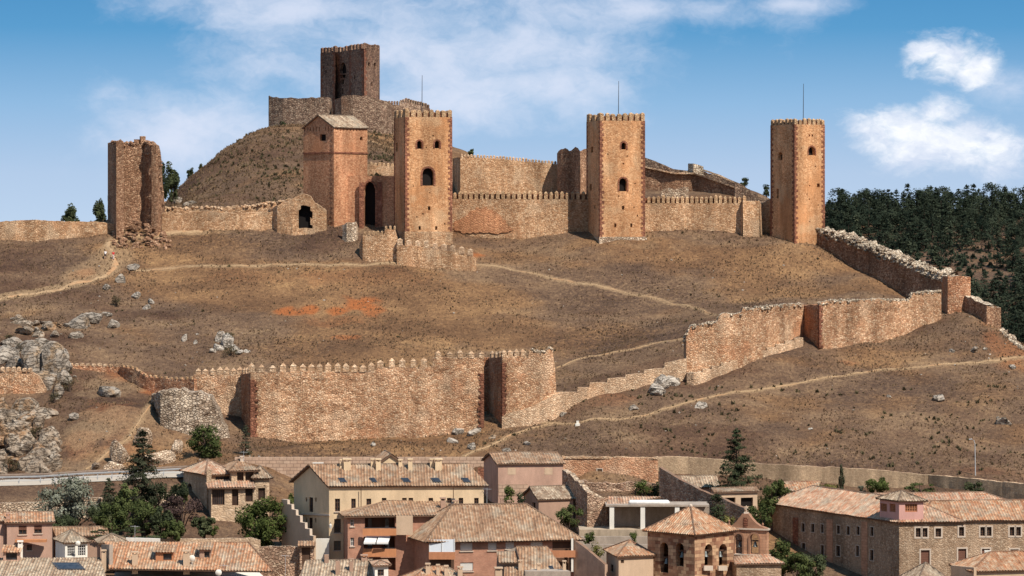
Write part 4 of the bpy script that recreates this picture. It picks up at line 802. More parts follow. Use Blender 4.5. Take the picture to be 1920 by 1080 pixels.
# ---------------------------------------------------------------- town: materials and helpers
M['cream'] = plain('cream_render', (.64, .475, .30), .17, .5); M['white'] = plain('whitewash', (.74, .69, .60), .12, .6); M['beige'] = plain('beige_render', (.52, .37, .25), .14, .6)
M['pinkr'] = plain('pink_render', (.45, .28, .205), .2, .6); M['pinkt'] = plain('rose_render', (.56, .31, .26), .10, .7); M['earthr'] = plain('earth_render', (.38, .24, .17), .18, .6)
M['concrete'] = plain('weathered_concrete_wall', (.40, .31, .22), .3, .9, bs=.3); M['grey'] = plain('grey_render', (.36, .29, .23), .25, .7)
M['brickr'] = brick('red_facing_brick', (.37, .16, .10), (.46, .215, .135), (.42, .28, .20)); M['brickapron'] = plain('orange_brick_apron', (.44, .19, .095), .12, 2)
M['blockw'] = brick('pinkish_block_masonry', (.44, .29, .20), (.50, .35, .25), (.26, .17, .12), 1.1, .55, .2, .05, patch=(.36, .24, .17)); M['ashlar'] = brick('mixed_sandstone_ashlar', (.20, .085, .05), (.56, .36, .21), (.20, .11, .07), .95, .48, .3, .02, patch=(.34, .17, .10))
M['convent'] = stone('convent_rubble', [(.27, .18, .115), (.33, .225, .15), (.38, .27, .18), (.48, .365, .26)], (.28, .185, .12), .34, pale=(.42, .31, .215), bs=.5, pits=.4)
M['housestone'] = stone('house_stone', [(.40, .28, .18), (.47, .34, .23), (.52, .39, .27)], (.36, .25, .165), .6, var=.2, bs=.3); M['rubblew'] = stone('garden_rubble', [(.30, .18, .12), (.44, .29, .20), (.56, .41, .29)], (.22, .13, .09), .5, bs=.8)
M['belfry'] = brick('belfry_sandstone', (.42, .22, .13), (.50, .28, .17), (.30, .16, .10), .8, .4, .2, .02)
def _glass():
    g = G('window_glass'); p = g.pos(); n = g.noise(p, 1.5, 2); return g.out(g.ramp(n, [(.3, (.012, .012, .014)), (.7, (.05, .05, .055))]), .12, spec=.6)
M['glass'] = _glass(); M['paleglass'] = plain('pale_glazed_panel', (.66, .70, .74), .04, rough=.25, spec=.5); M['wood'] = plain('brown_timber', (.10, .055, .035), .2); M['shut'] = plain('pale_roller_blind', (.66, .62, .56), .06); M['shutb'] = plain('brown_louvred_shutter', (.16, .075, .05), .15)
M['wframe'] = plain('white_window_frame', (.6, .57, .52), .06); M['stonesill'] = plain('stone_trim', (.52, .42, .33), .1); M['terracotta'] = plain('terracotta_parapet', (.50, .215, .10), .12, 1.5); M['tank'] = plain('white_painted_tank', (.74, .72, .68), .14, 2, rough=.5)
M['awning'] = plain('pale_awning_cloth', (.62, .60, .57), .05); M['bell'] = plain('bronze_bell', (.16, .17, .16), .2, rough=.5, metal=.6); M['asphalt'] = plain('pale_road', (.44, .39, .33), .06, streak=False); M['tilecap'] = M['tile_pale']
M['redwall'] = stone('patched_red_wall', [(.42, .21, .12), (.48, .27, .16), (.52, .32, .20)], (.36, .19, .11), .45, patch=(.52, .24, .12), pale=(.54, .38, .26), bs=.5)
PLN = {}
def ray(px, py): return Vector(((px-960)/F, 1, -(py-HY)/F))
def onplane(pl, px, py):
    p = [Vector(q) for q in pl]; n = (p[1]-p[0]).cross(p[2]-p[0]); d = ray(px, py); o = Vector((0, 0, CZ)); t = (p[0]-o).dot(n)/d.dot(n); return o+d*t
def quadpts(L, N, Rt):
    N = XY(*N); Rt = XY(*Rt); L = XY(*L); return L, N, Rt, Rt+L-N
def rect(npx, Y, lpx, rpx, th):
    """rectangle with a near corner; th = how far its right wall turns away, degrees"""
    N = XY(npx, Y); a = rad(th)
    def go(k, dx, dy): return (k*N.y-N.x)/(dx-k*dy)
    s = go((rpx-960)/F, math.cos(a), math.sin(a)); l = go((lpx-960)/F, -math.sin(a), math.cos(a))
    Rt = N+Vector((math.cos(a), math.sin(a)))*s; L = N+Vector((-math.sin(a), math.cos(a)))*l; return L, N, Rt, Rt+L-N
def block(t, foot, zb, ze, mat, lh=(), rh=(), rise=0, ax=None, dep=.22, wl=None, wr=None, name='wall'):
    """four walls; ax 'r' = ridge along N-R, 'l' = ridge along L-N; windows as given in photo pixels"""
    L, N, Rt, B = foot; mb = MB(); a = holes_px(L, N, lh); b = holes_px(N, Rt, rh); w = (N-L).length; v = (Rt-N).length
    gl = (w/2, ze+rise) if ax == 'r' else None; gr = (v/2, ze+rise) if ax == 'l' else None
    facade(mb, L, N, zb, ze, a, dep, gl); facade(mb, N, Rt, zb, ze, b, dep, gr); facade(mb, Rt, B, zb, ze, (), .2, gl); facade(mb, B, L, zb, ze, (), .2, gr)
    o = mb.build(name, mat, t)
    k = dict(mat=M['glass'], depth=dep-.02, frame=M['wood'])
    if a: panes(t, L, N, a, **{**k, **(wl or {})})
    if b: panes(t, N, Rt, b, **{**k, **(wr or wl or {})})
    return o
def roofed(t, foot, ze, rise, kind, tile, ov=.45, hip=None, per=.42):
    L, N, Rt, B = foot
    if kind == 'r': return gable_roof(t, N, Rt, B, L, ze, ze+rise, tile, ov, per=per)
    if kind == 'l': return gable_roof(t, L, N, Rt, B, ze, ze+rise, tile, ov, per=per)
    if kind == 'hr': return hip_roof(t, N, Rt, B, L, ze, ze+rise, tile, ov, hip, per=per)
    if kind == 'hl': return hip_roof(t, L, N, Rt, B, ze, ze+rise, tile, ov, hip, per=per)
def chim(parent, px0, px1, pyt, pyb, Y, mat, cap=True, name='chimney', rot=.12):
    w = (px1-px0)*Y/F; c = P((px0+px1)/2, pyb, Y); zt = ZZ(pyt, Y); mb = MB(); zb = c.z-1.2; o = bool(cap)
    mb.box((c.x, c.y+w*.4, zb), (w, w*.85, zt-zb-(.45 if o else 0)), rot)
    if o:
        for dx in (-.35, .35): mb.box((c.x+dx*w, c.y+w*.4, zt-.45), (w*.2, w*.8, .27), rot)
        mb.box((c.x, c.y+w*.4, zt-.18), (w*1.25, w*1.1, .18), rot)
    return mb.build(name, mat, parent)
def skylight(parent, planes, px0, py0, px1, py1, slant=6):
    pl = planes; q = [onplane(pl, *c) for c in ((px0+slant, py1), (px1+slant, py1), (px1, py0), (px0, py0))]; n = (Vector(pl[1])-Vector(pl[0])).cross(Vector(pl[2])-Vector(pl[0])).normalized(); n = n if n.z > 0 else -n
    mb = MB(); a = [v+n*.13 for v in q]; b = [v-n*.1 for v in q]; mb.poly(a)
    for i in range(4): j = (i+1) % 4; mb.poly([b[i], b[j], a[j], a[i]])
    o = mb.build('skylight', M['dark_metal'], parent); c = (q[0]+q[1]+q[2]+q[3])/4; mb = MB(); mb.poly([c+(v-c)*.8+n*.145 for v in q]); mb.build('pane', M['glass'], o)
def wbox(parent, px0, px1, pyt, pyb, Y, th, mat, name, Y2=None, lab=None, cat=None, group=None, pyt2=None, pyb2=None):
    """an upright slab between two photo columns: parapets, low walls, balcony fronts"""
    Y2 = Y2 or Y; A, B = XY(px0, Y), XY(px1, Y2); d = (B-A).normalized(); n = Vector((-d.y, d.x))*th; mb = MB()
    z0, z1 = ZZ(pyb, Y), ZZ(pyt, Y); z0b, z1b = ZZ(pyb2 or pyb, Y2), ZZ(pyt2 or pyt, Y2)
    mb.prism([A, B, B+n, A+n], [z0, z0b, z0b, z0], [z1, z1b, z1b, z1]); return mb.build(name, mat, parent, label=lab, cat=cat, group=group)
def dish(px, py, Y, lab, r=.45):
    c = P(px, py, Y); mb = MB(); n = 14
    for k in range(n):
        for j in range(3):
            a0, a1 = 2*math.pi*k/n, 2*math.pi*(k+1)/n; r0, r1 = r*j/3, r*(j+1)/3
            f = lambda a, q: (c.x+q*math.cos(a), c.y-.25+.5*q*q/r*.6, c.z+q*math.sin(a)+.12)
            mb.poly([f(a0, r0), f(a0, r1), f(a1, r1), f(a1, r0)])
    t = thing('satellite_dish', lab, 'satellite dish', (c.x, c.y, c.z-.9)); mb.build('reflector', M['white'], t)
    mb = MB(); mb.tube([(c.x, c.y, c.z-1.6), (c.x, c.y, c.z)], .035, 6); mb.tube([(c.x, c.y, c.z), (c.x, c.y-.25, c.z+.1)], .03, 6); mb.build('mast', M['metal'], t)
# ---------------------------------------------------------------- cream house with the row of skylights
ft = quadpts((551, 466), (617, 458), (907, 459.5)); zb, ze = ZZ(1075, 458), ZZ(908, 458)
t = thing('cream_house', 'long cream rendered house with five skylights and paired chimneys', 'house', (*((ft[1]+ft[3])/2), zb))
rh = [(628, 935, 637.5, 959), (658.5, 935, 667, 956), (687, 935, 696, 956)]+[(x, 933.5, x+8.5, 950) for x in (716, 754, 766, 803.5, 827, 838, 860, 889)]+[(626.5, 973, 639, 999), (626, 1014, 639, 1032)]
lh = [(581, 888, 585, 894, 'round'), (579.5, 932.5, 587, 960), (573, 932.5, 576, 940.5), (590.5, 933, 593.5, 941), (579, 970.5, 586, 998), (573, 970, 576, 979), (590, 971, 593, 980)]
block(t, ft, zb, ze, M['cream'], lh, rh, 2.6, 'r', .28, wl=dict(frame=M['wood'], bars=(1, 2)), wr=dict(frame=M['wood'], bars=(1, 2), sill=M['stonesill']))
rf = roofed(t, ft, ze, 2.6, 'r', M['tile_warm'], .5)
L, N, Rt, B = ft; m0, m1 = (L+N)/2, (Rt+B)/2; pl = [V3(N, ze), V3(Rt, ze), V3(m1, ze+2.6), V3(m0, ze+2.6)]
for x0, x1 in ((634, 646), (693, 703), (752, 766), (808, 823), (865, 878)): skylight(rf, pl, x0-1, 897, x1-1, 905)
for x0, x1, y1 in ((637, 643, 878), (644, 657, 882), (695, 703, 876), (704.5, 713.5, 882), (747, 754, 876), (765, 773, 882), (806, 814, 876), (815.5, 828, 882)): chim(rf, x0, x1, 860 if x1-x0 > 7 else 861, y1, onplane(pl, (x0+x1)/2, y1).y, M['cream'])
mb = MB()
for x in (677, 850): a = P(x, 913, 457.8); mb = MB(); mb.tube([(a.x, a.y, a.z), (a.x, a.y, zb)], .06, 6); mb.build('downpipe', M['wood'], t)
wbox(t, 550, 617, 962, 964.5, 465.7, .2, M['stonesill'], 'string_course', 457.7, pyt2=964.5, pyb2=967.5); wbox(t, 586, 606, 868, 876, 470, .8, M['white'], 'parapet')
up = quadpts((706, 473), (716, 467), (748, 467.5)); block(t, up, ze, ze+2.9, M['cream'], rise=.8, ax='l', name='attic'); roofed(t, up, ze+2.9, .9, 'l', M['tile_warm'], .3)
tl = thing('wall_lamp', 'black lantern on a bracket at the corner of the cream house', 'lamp', P(620, 982, 457)); mb = MB(); a = P(618.5, 983, 457.9); mb.tube([a, a+Vector((.1, -.5, .35)), a+Vector((.15, -.8, .1))], .03, 6); mb.build('bracket', M['dark_metal'], tl)
mb = MB(); c = a+Vector((.15, -.8, -.55)); mb.tube([c, c+Vector((0, 0, .5)), c+Vector((0, 0, .75))], [.13, .22, .02], 6); mb.build('lantern', M['wframe'], tl)
# ---------------------------------------------------------------- the two brick apartment blocks
ft = quadpts((638, 463), (652, 452), (905, 455)); zb, ze = ZZ(1100, 452), ZZ(965, 452)
t = thing('brick_flats', 'dark brick apartment block with stacked balconies and pale awnings', 'apartment block', (*((ft[1]+ft[3])/2), zb))
L, N, Rt, B = ft; rh = [(657, 974, 664, 987), (657, 1008, 664, 1024), (684, 968, 741, 991), (682, 1006, 741, 1030), (690, 1046, 742, 1070)]
mb = MB(); b_ = holes_px(N, Rt, rh); facade(mb, N, Rt, zb, ze, b_, 1.3); facade(mb, L, N, zb, ze); facade(mb, Rt, B, zb, ze); facade(mb, B, L, zb, ze); mb.build('wall', M['brickr'], t)
panes(t, N, Rt, b_[:2], M['glass'], .3, frame=M['wframe'], sill=M['stonesill']); panes(t, N, Rt, b_[2:], M['wood'], 1.28, name='recess')
hip_roof(t, N, Rt, B, L, ze, ZZ(941, 457), M['tile_warm'], .7, 6)
for y0, y1 in ((991, 1004), (1029, 1044)): wbox(t, 680, 743, y0, y1, 451.3, .12, M['terracotta'], 'parapet')
for y in (990.2, 1028.2): wbox(t, 682, 741, y-.9, y, 451.3, .08, M['dark_metal'], 'railing')
for x in (690, 722): wbox(t, x, x+7, 972, 990, 453.1, .05, M['glass'], 'balcony_door'); wbox(t, x, x+8, 1010, 1029, 453.1, .05, M['glass'], 'balcony_door')
for x in (682, 706):
    mb = MB(); q = [P(x+4, 1005.5, 451.9), P(x+26, 1005.5, 452.1), P(x+22, 1017, 450.6), P(x, 1017, 450.4)]; mb.poly(q); mb.poly([v-Vector((0, 0, .06)) for v in q[::-1]])
    mb.poly([q[3], q[2], q[2]-Vector((0, 0, .25)), q[3]-Vector((0, 0, .25))]); mb.build('awning', M['awning'], t)
wbox(t, 743, 774, 967, 1003, 451.7, .3, M['beige'], 'stair_bay'); chim(t, 826, 835, 933, 946, 456, M['earthr']); chim(t, 846, 852, 935, 944, 457, M['dark_metal'])
ft = quadpts((757, 458), (804, 447), (1080, 450)); zb, ze = ZZ(1110, 447), ZZ(1007, 447)
t = thing('brick_flats', 'red brick apartment block with white roller blinds under a wide hipped roof', 'apartment block', (*((ft[1]+ft[3])/2), zb))
L, N, Rt, B = ft; lh = [(764, 1014, 771, 1030), (764, 1053, 771, 1070)]; rh = [(863, 1016, 886, 1033), (915, 1015.5, 931, 1032), (948, 1015, 964, 1029), (995, 1014, 1017.5, 1031), (863, 1054.5, 887, 1071), (1036, 1010, 1073, 1033), (1036, 1046, 1073, 1070), (806, 1050, 851, 1075)]
mb = MB(); a_ = holes_px(L, N, lh); b_ = holes_px(N, Rt, rh); facade(mb, N, Rt, zb, ze, b_[:5], .3); facade(mb, L, N, zb, ze, a_, .3); facade(mb, Rt, B, zb, ze); facade(mb, B, L, zb, ze); mb.build('wall', M['brickr'], t)
panes(t, L, N, a_, M['glass'], .28, frame=M['wframe'], sill=M['stonesill']); panes(t, N, Rt, b_[:5], M['glass'], .28, frame=M['wframe'], sill=M['stonesill'], shut=(M['shut'], .93))
panes(t, N, Rt, b_[5:], M['wood'], -.03, name='recess')
rf = hip_roof(t, N, Rt, B, L, ze, ZZ(944, 455), M['tile_warm'], .9, 5.2); A_ = N
sl = (ZZ(944, 455)-ze)/(((L-N).length)/2); u = (Rt-N).normalized(); wv = (L-N).normalized(); pl = [V3(N, ze), V3(Rt, ze), V3((N+L)/2, ze+sl*((L-N).length/2))]
for x0, x1, y0, y1, Yq in ((850, 858, 938, 965, 453.5), (951, 957, 938, 951, 456), (938, 944, 933, 945, 459)): chim(rf, x0, x1, y0, y1, Yq, M['earthr'])
wbox(t, 804, 853, 1035, 1049, 446.4, .3, M['brickapron'], 'balcony_parapet'); o = wbox(t, 805, 853, 1012, 1035, 446.5, .5, M['paleglass'], 'glazed_balcony')
for x in (805, 828.5, 852): wbox(o, x-.5, x+.5, 1010, 1035, 446.4, .1, M['wframe'], 'mullion')
wbox(t, 1033, 1079, 1032.5, 1045, 448.3, .3, M['brickapron'], 'balcony_parapet')
for y0, y1 in ((1010, 1032), (1046, 1072)): wbox(t, 1071, 1075, y0, y1, 448.5, .3, M['white'], 'post'); wbox(t, 1040, 1048, y0+3, y1, 449.7, .05, M['glass'], 'balcony_door')
# ---------------------------------------------------------------- stone house with the timber loggia
t = thing('stone_house', 'stepped stone house with dark timber loggias and several tiled roofs', 'house', (*XY(430, 482), ZZ(1010, 480)))
ft = quadpts((344, 489), (388, 481), (436, 483)); ze = ZZ(887, 481); block(t, ft, ZZ(1015, 480), ze, M['housestone'], [(351, 906, 360, 930, 'round')], [(404, 893, 431, 903)], 0, None, .3, wl=dict(mat=M['void'], frame=None), wr=dict(bars=(3, 0))); hip_roof(t, *[ft[i] for i in (1, 2, 3, 0)], ze, ze+1.75, M['tile_pale'], .5, 3.5); chim(t, 387, 396, 881, 900, 480.5, M['housestone'], False)
ft = quadpts((420, 488), (434, 481), (480, 482)); ze = ZZ(880, 481); block(t, ft, ZZ(1000, 480), ze, M['housestone'], (), [(444.5, 884, 457, 907), (460, 884, 476, 907)], 0, None, .5, wr=dict(bars=(3, 1))); roofed(t, ft, ze, 1.25, 'hr', M['tile_warm'], .55, 2.2); chim(t, 450, 457, 855, 868, 484, M['stonesill'])
ft = quadpts((470, 486), (478, 481.5), (505, 482)); ze = ZZ(893, 481); block(t, ft, ZZ(1005, 480), ze, M['housestone'], (), [(484, 915, 497, 938)], 0, None, .3); roofed(t, ft, ze, 1.4, 'hr', M['tile_old'], .5)
ft = quadpts((390, 481.5), (396, 478), (500, 479)); L, N, Rt, B = ft; ze = ZZ(913, 478); block(t, ft, ZZ(1018, 478), ze, M['housestone'], (), [(397.5, 918, 421, 947), (435, 917.5, 447, 948), (460, 916, 474, 941), (484, 915, 497, 938)], 0, None, .4, wr=dict(bars=(5, 0)), name='lower_wall')
roof(t, [[V3(N+Vector((-.5, -.7)), ze-.05), V3(Rt+Vector((-1.6, -.7)), ze-.05), V3(B+Vector((-1.6, .3)), ze+.75), V3(L+Vector((-.5, .3)), ze+.75)]], M['tile_pale'], name='pent_roof')
# ---------------------------------------------------------------- upper town: retaining walls and sheds
wbox(None, 440, 912, 857.5, 925, 500, .9, M['blockw'], 'town_wall', 500.5, lab='long pinkish block retaining wall behind the cream house roof', cat='wall')
t = thing('town_wall', 'reddish rendered wall with a small dark doorway below the hillside', 'wall', (*XY(1145, 498.5), ZZ(910, 498)))
A, B2 = XY(1054, 499), XY(1234, 498); hs = holes_px(A, B2, [(1120, 879.5, 1129, 900)]); mb = MB(); facade(mb, A, B2, ZZ(925, 498), ZZ(858, 498.5), hs, .5); n = Vector((0, .9)); mb.prism([A+Vector((0, .52)), B2+Vector((0, .52)), B2+n, A+n], ZZ(925, 498), ZZ(858, 498.5)-.01); mb.poly([V3(A, ZZ(858, 498.5)), V3(B2, ZZ(858, 498.5)), V3(B2+n, ZZ(858, 498.5)), V3(A+n, ZZ(858, 498.5))]); mb.build('wall', M['redwall'], t); panes(t, A, B2, hs, M['void'], .48, name='doorway', surround=M['stonesill'])
wall_run('coping', M['merlon_pale'], [(1054, 856, 859, 498.8), (1100, 856.5, 859, 498.6), (1170, 857, 860, 498.4), (1234, 857, 860, 497.9)], 1.1, ground=False, jag=.12, sink=.1, parent=t, seed=81)
wall_run('terrace_wall', M['terrace'], [(1230, 856, 930, 503), (1290, 858, 930, 503.2), (1350, 862, 930, 502.6), (1420, 869, 935, 501.5), (1500, 873, 940, 500.5), (1560, 876, 945, 500), (1640, 881, 950, 499), (1740, 890, 955, 498)], .9, jag=.08, disp=.05, cap=M['stepped'], seed=82, lab='long pale weathered terrace wall curving along the foot of the hill', cat='wall')
wall_run('terrace_wall', M['terrace'], [(1738, 890, 955, 498.3), (1780, 894, 960, 495), (1830, 899, 965, 491), (1880, 903, 970, 487), (1990, 912, 980, 478)], .9, off=(.6, .7), jag=.08, disp=.05, cap=M['stepped'], seed=83, lab='shaded dark stretch of terrace wall turning towards the town below the street lamp', cat='wall')
ft = quadpts((907, 494), (934, 486), (1056, 487.5)); ze = ZZ(868, 486); t = thing('block_house', 'tall windowless pinkish block house under a tiled roof beside the town wall', 'house', (*((ft[1]+ft[3])/2), ZZ(940, 487)))
block(t, ft, ZZ(945, 486), ze, M['pinkr'], rise=1.3, ax='r'); roofed(t, ft, ze, 1.3, 'r', M['tile_warm'], .35)
for x in (952, 1021): y_ = 486+1.5*(x-934)/122; wbox(t, x, x+15, 877, 890, y_-.03, .1, M['beige'], 'render_patch', y_+.155)
wbox(t, 935, 990, 908, 930, 485.98, .1, M['blockw'], 'blockwork_patch', 486.66)
wbox(None, 896, 907, 877, 912, 488, .2, M['quoin'], 'gate', lab='dark red panel gate between the cream house and the block house', cat='gate')
ft = quadpts((982, 484), (1010, 476), (1075, 478)); ze = ZZ(935, 476); t = thing('shed', 'low ruinous shed with a mottled tiled roof leaning on a broken wall', 'shed', (*((ft[1]+ft[3])/2), ZZ(965, 476)))
block(t, ft, ZZ(985, 476), ze, M['earthr'], [(998, 942, 1004, 955)], (), 1.5, 'r', .3, wl=dict(mat=M['void'], frame=None)); roofed(t, ft, ze, 1.5, 'r', M['tile_old'], .3)
wall_run('broken_wall', M['rubblew'], [(1054, 884, 950, 485), (1072, 893, 975, 480), (1086, 905, 985, 476), (1093, 917, 988, 474), (1101, 922, 990, 472), (1120, 929, 990, 472.5), (1139, 938, 985, 474)], 1.0, off=(.8, .7), jag=.3, disp=.15, cap=M['pale'], seed=84, lab='broken sloping wall stepping down beside the white columned porch', cat='wall')
wall_run('rubble_terrace', M['rubblew'], [(1085, 902, 940, 492), (1130, 905, 940, 491), (1190, 905, 940, 491), (1235, 908, 940, 491)], 1.5, jag=.3, disp=.3, seed=85, lab='rough rubble terrace below the wall with the small doorway', cat='wall')
t = thing('porch', 'flat roofed porch on white square columns with a long white tank on top', 'porch', (*XY(1205, 470), ZZ(993, 470)))
wbox(t, 1136, 1330, 946.5, 950, 468.5, 5.5, M['grey'], 'roof_slab'); wbox(t, 1142, 1330, 950, 1000, 473.5, .3, M['grey'], 'back_wall'); wbox(t, 1086, 1330, 993, 1012, 468, 6, M['concrete'], 'floor_slab')
for x in (1143, 1201, 1265.5): wbox(t, x, x+8.5, 950, 994, 468.6, .6, M['white'], 'column')
A = XY(1136, 469); roof(t, [[V3(XY(1138, 470), ZZ(946, 470)), V3(XY(1176, 470), ZZ(946, 470)), V3(XY(1240, 475), ZZ(931, 475)), V3(XY(1140, 475), ZZ(931, 475))]], M['tile_pale'], name='lean_to_roof')
mb = MB(); a, b = P(1180, 942, 469.5), P(1254, 942, 469.5); v = (b-a).normalized(); mb.tube([a-v*.12, a, a+v*.25, b-v*.25, b, b+v*.12], [.1, .28, .38, .38, .28, .1], 16); tag(mb.build('tank', M['tank'], None, smooth=True), 'long white cylindrical tank lying on the porch roof', 'tank')
wall_run('sloping_wall', M['rubblew'], [(1236, 876, 950, 487), (1252, 886, 960, 485), (1273, 899, 965, 482), (1300, 912, 970, 478.5), (1331, 926, 975, 475), (1365, 940, 985, 471.5), (1396, 953, 995, 468)], .7, off=(.5, .5), jag=.06, disp=.06, cap=M['tile_pale'], seed=86, lab='long shaded garden wall with a tiled coping running downhill past the porch', cat='wall')
for y0, y1, Yq, x0, x1, lb in ((1006, 1012, 464, 1084, 1215, 'upper grey garden terrace wall below the white columned porch'), (1021, 1032, 459, 1090, 1215, 'lower grey garden terrace wall beside the small hipped annexe')):
    wbox(None, x0, x1, y0, y1+25, Yq, .5, M['grey'], 'terrace_wall', lab=lb, cat='wall')
wall_run('garden_wall', M['brickr'], [(1076, 1013, 1090, 449), (1100, 1030, 1095, 447), (1134, 1059, 1100, 444)], .5, off=(.4, .4), jag=.04, disp=.03, cap=M['tile_pale'], seed=87, lab='dark brick garden wall with a pale sloping top right of the red flats', cat='wall')
ft = quadpts((1249, 494), (1256, 489), (1345, 490)); ze = ZZ(912, 489); t = thing('shed', 'low shed with a brownish tiled roof tucked behind the long garden wall', 'shed', (*((ft[1]+ft[3])/2), ZZ(930, 489))); block(t, ft, ZZ(950, 489), ze, M['earthr'], rise=1.4, ax='r'); roofed(t, ft, ze, 1.4, 'r', M['tile_old'], .3)
ft = quadpts((1333, 482), (1341, 476), (1420, 478)); ze = ZZ(922, 476); t = thing('outbuilding', 'flat beige outbuilding with two dark openings under the tall pine', 'outbuilding', (*((ft[1]+ft[3])/2), ZZ(950, 476))); block(t, ft, ZZ(975, 476), ze, M['beige'], (), [(1357, 933, 1379, 943), (1389, 933, 1412, 950)], 0, None, .5, wr=dict(mat=M['void'], frame=None)); roofed(t, ft, ze, .3, 'r', M['tile_warm'], .3)
ft = quadpts((1462, 497), (1468, 492), (1536, 493)); ze = ZZ(919, 492); t = thing('outbuilding', 'small white outbuilding under a bright orange roof beside the cypress', 'outbuilding', (*((ft[1]+ft[3])/2), ZZ(935, 492))); block(t, ft, ZZ(945, 492), ze, M['white'], (), [(1496, 922, 1512, 932)], rise=1.1, ax='r', dep=.4, wr=dict(mat=M['void'], frame=None)); roofed(t, ft, ze, 1.1, 'r', M['tile_orange'], .3)
# ---------------------------------------------------------------- convent at the right
Lc, Nc, Rc = XY(1440, 483), XY(1686, 452), XY(2010, 455.5); uL = (Lc-Nc).normalized(); uR = (Rc-Nc).normalized(); zb = ZZ(1130, 452); ze = ZZ(975, 452)
t = thing('convent', 'large rubble stone convent with a small rose coloured tower at its corner', 'convent', (Nc.x, Nc.y+8, zb))
D = 9.0
foot = (Lc, Nc, Nc+uR*D, Lc+uR*D)
lh = [(1503, 981, 1509, 997), (1521, 982, 1527, 998), (1539, 983, 1544.5, 999), (1569, 985, 1575, 1001), (1587.5, 986.5, 1593.5, 1003), (1606, 987, 1612, 1003), (1632, 988, 1638, 1005), (1503, 1018, 1510, 1038), (1539, 1022, 1545, 1042), (1568, 1023, 1575.5, 1043), (1605, 1023, 1611, 1043), (1631.5, 1031, 1638, 1051), (1456, 1006, 1462, 1024)]
mb = MB(); a_ = holes_px(Lc, Nc, lh); facade(mb, Lc, Nc, zb, ze, a_, .35); facade(mb, Lc+uR*D, Lc, zb, ze); facade(mb, Nc+uR*D+uL*9, Lc+uR*D, zb, ze); mb.build('side_wall', M['convent'], t)
panes(t, Lc, Nc, a_, M['glass'], .33, frame=M['wood'], bars=(0, 1), surround=M['stonesill'], sw=.1)
roofed(t, foot, ze, 2.6, 'hl', M['tile_pale'], .5, 4.5)
for x0, x1 in ((1486, 1496), (1549.5, 1561), (1615, 1626)):
    u0, Y0 = onface(Lc, Nc, x0); u1, Y1 = onface(Lc, Nc, x1); wbox(t, x0, x1, 970+(x0-1486)*.06, 1120, Y0-.12, .4, M['quoin'] if x0 < 1490 else M['belfry'], 'pilaster', Y1-.12)
fr = (Nc+uL*D, Nc, Rc, Rc+uL*D)
rh = [(1717, 990, 1727, 1007), (1729, 990, 1739, 1007), (1754, 990.5, 1764.5, 1006.5), (1798, 988, 1807.5, 1005), (1838, 988, 1847.5, 1005), (1849.5, 988, 1859, 1005), (1893, 988, 1902.5, 1004.5), (1904.5, 988, 1914, 1004.5)]; rd = [(1726.5, 1031.5, 1743, 1066), (1796.5, 1029, 1811.7, 1060), (1841, 1029, 1856, 1060), (1894.5, 1030, 1909.7, 1060)]
mb = MB(); b_ = holes_px(Nc, Rc, rh); d_ = holes_px(Nc, Rc, rd); facade(mb, Nc, Rc, zb, ze, b_+d_, .35); facade(mb, Rc, Rc+uL*D, zb, ze); mb.build('front_wall', M['convent'], t)
panes(t, Nc, Rc, b_, M['glass'], .33, frame=M['wood'], bars=(1, 3), surround=M['stonesill'], sw=.22); panes(t, Nc, Rc, d_, M['wood'], .33, surround=M['stonesill'], sw=.22, shut=(M['shutb'], .9))
Rn = Nc+uR*3.4; hip_roof(t, Rn, Rc, Rc+uL*D, Rn+uL*D, ze, ze+2.3, M['tile_orange'], .4, 4)
bk = [p+uL*13+uR*2 for p in (Nc, Rc)]; mb = MB(); zq = ze+.4; facade(mb, bk[0], bk[1], zb, zq); mb.build('courtyard_wall', M['convent'], t); hip_roof(t, bk[0], bk[1], bk[1]+uL*9, bk[0]+uL*9, zq, zq+2.0, M['tile_pale'], .4)
s = 3.6; tf = (Nc+uL*s*1.02-uL*.0, Nc, Nc+uR*s, Nc+uR*s+uL*s); e = .04; c0 = -uL*e-uR*e; tf = (Nc+uL*s*1.35+c0, Nc+c0, Nc+uR*s+c0, Nc+uR*s+uL*s*1.35+c0); zt = ZZ(936.5, 452)
block(t, tf, ZZ(977, 452), zt, M['pinkt'], [(1651, 944, 1663, 959), (1668, 944.5, 1679, 960)], [(1697, 945, 1720, 960)], 0, None, .25, wl=dict(mat=M['wood'], frame=M['brickapron'], bars=(4, 4), fw=.1), name='tower_wall'); roofed(t, tf, zt, 1.05, 'hr', M['tile_old'], .4)
wbox(t, 1846, 1858, 1032, 1062, 451.5, .3, M['white'], 'stair_cheek'); chim(t, 1835, 1852, 926, 934, 470, M['terracotta'], False)
# ---------------------------------------------------------------- bell tower and belfry wall
bf = square(1302.5, 440, 1217.5, 1382); N, Rt, B, L = bf; ft = (L, N, Rt, B); zb, ze = ZZ(1150, 440), ZZ(1000, 440); t = thing('bell_tower', 'square sandstone bell tower with twin arches under a flared tiled pyramid roof', 'bell tower', (*((N+B)/2), zb))
lh = holes_px(L, N, [(1237.5, 1017, 1253, 1074, 'round'), (1267.5, 1018, 1282, 1062, 'round')]); rh = holes_px(N, Rt, [(1321, 1020, 1336, 1061, 'round'), (1348, 1020, 1363, 1061, 'round')])
mb = MB(); facade(mb, L, N, zb, ze, lh, .9); facade(mb, N, Rt, zb, ze, rh, .9); facade(mb, Rt, B, zb, ze); facade(mb, B, L, zb, ze); mb.build('wall', M['ashlar'], t)
panes(t, L, N, lh, M['void'], 2.2, name='belfry_opening'); panes(t, N, Rt, rh, M['void'], 2.2, name='belfry_opening')
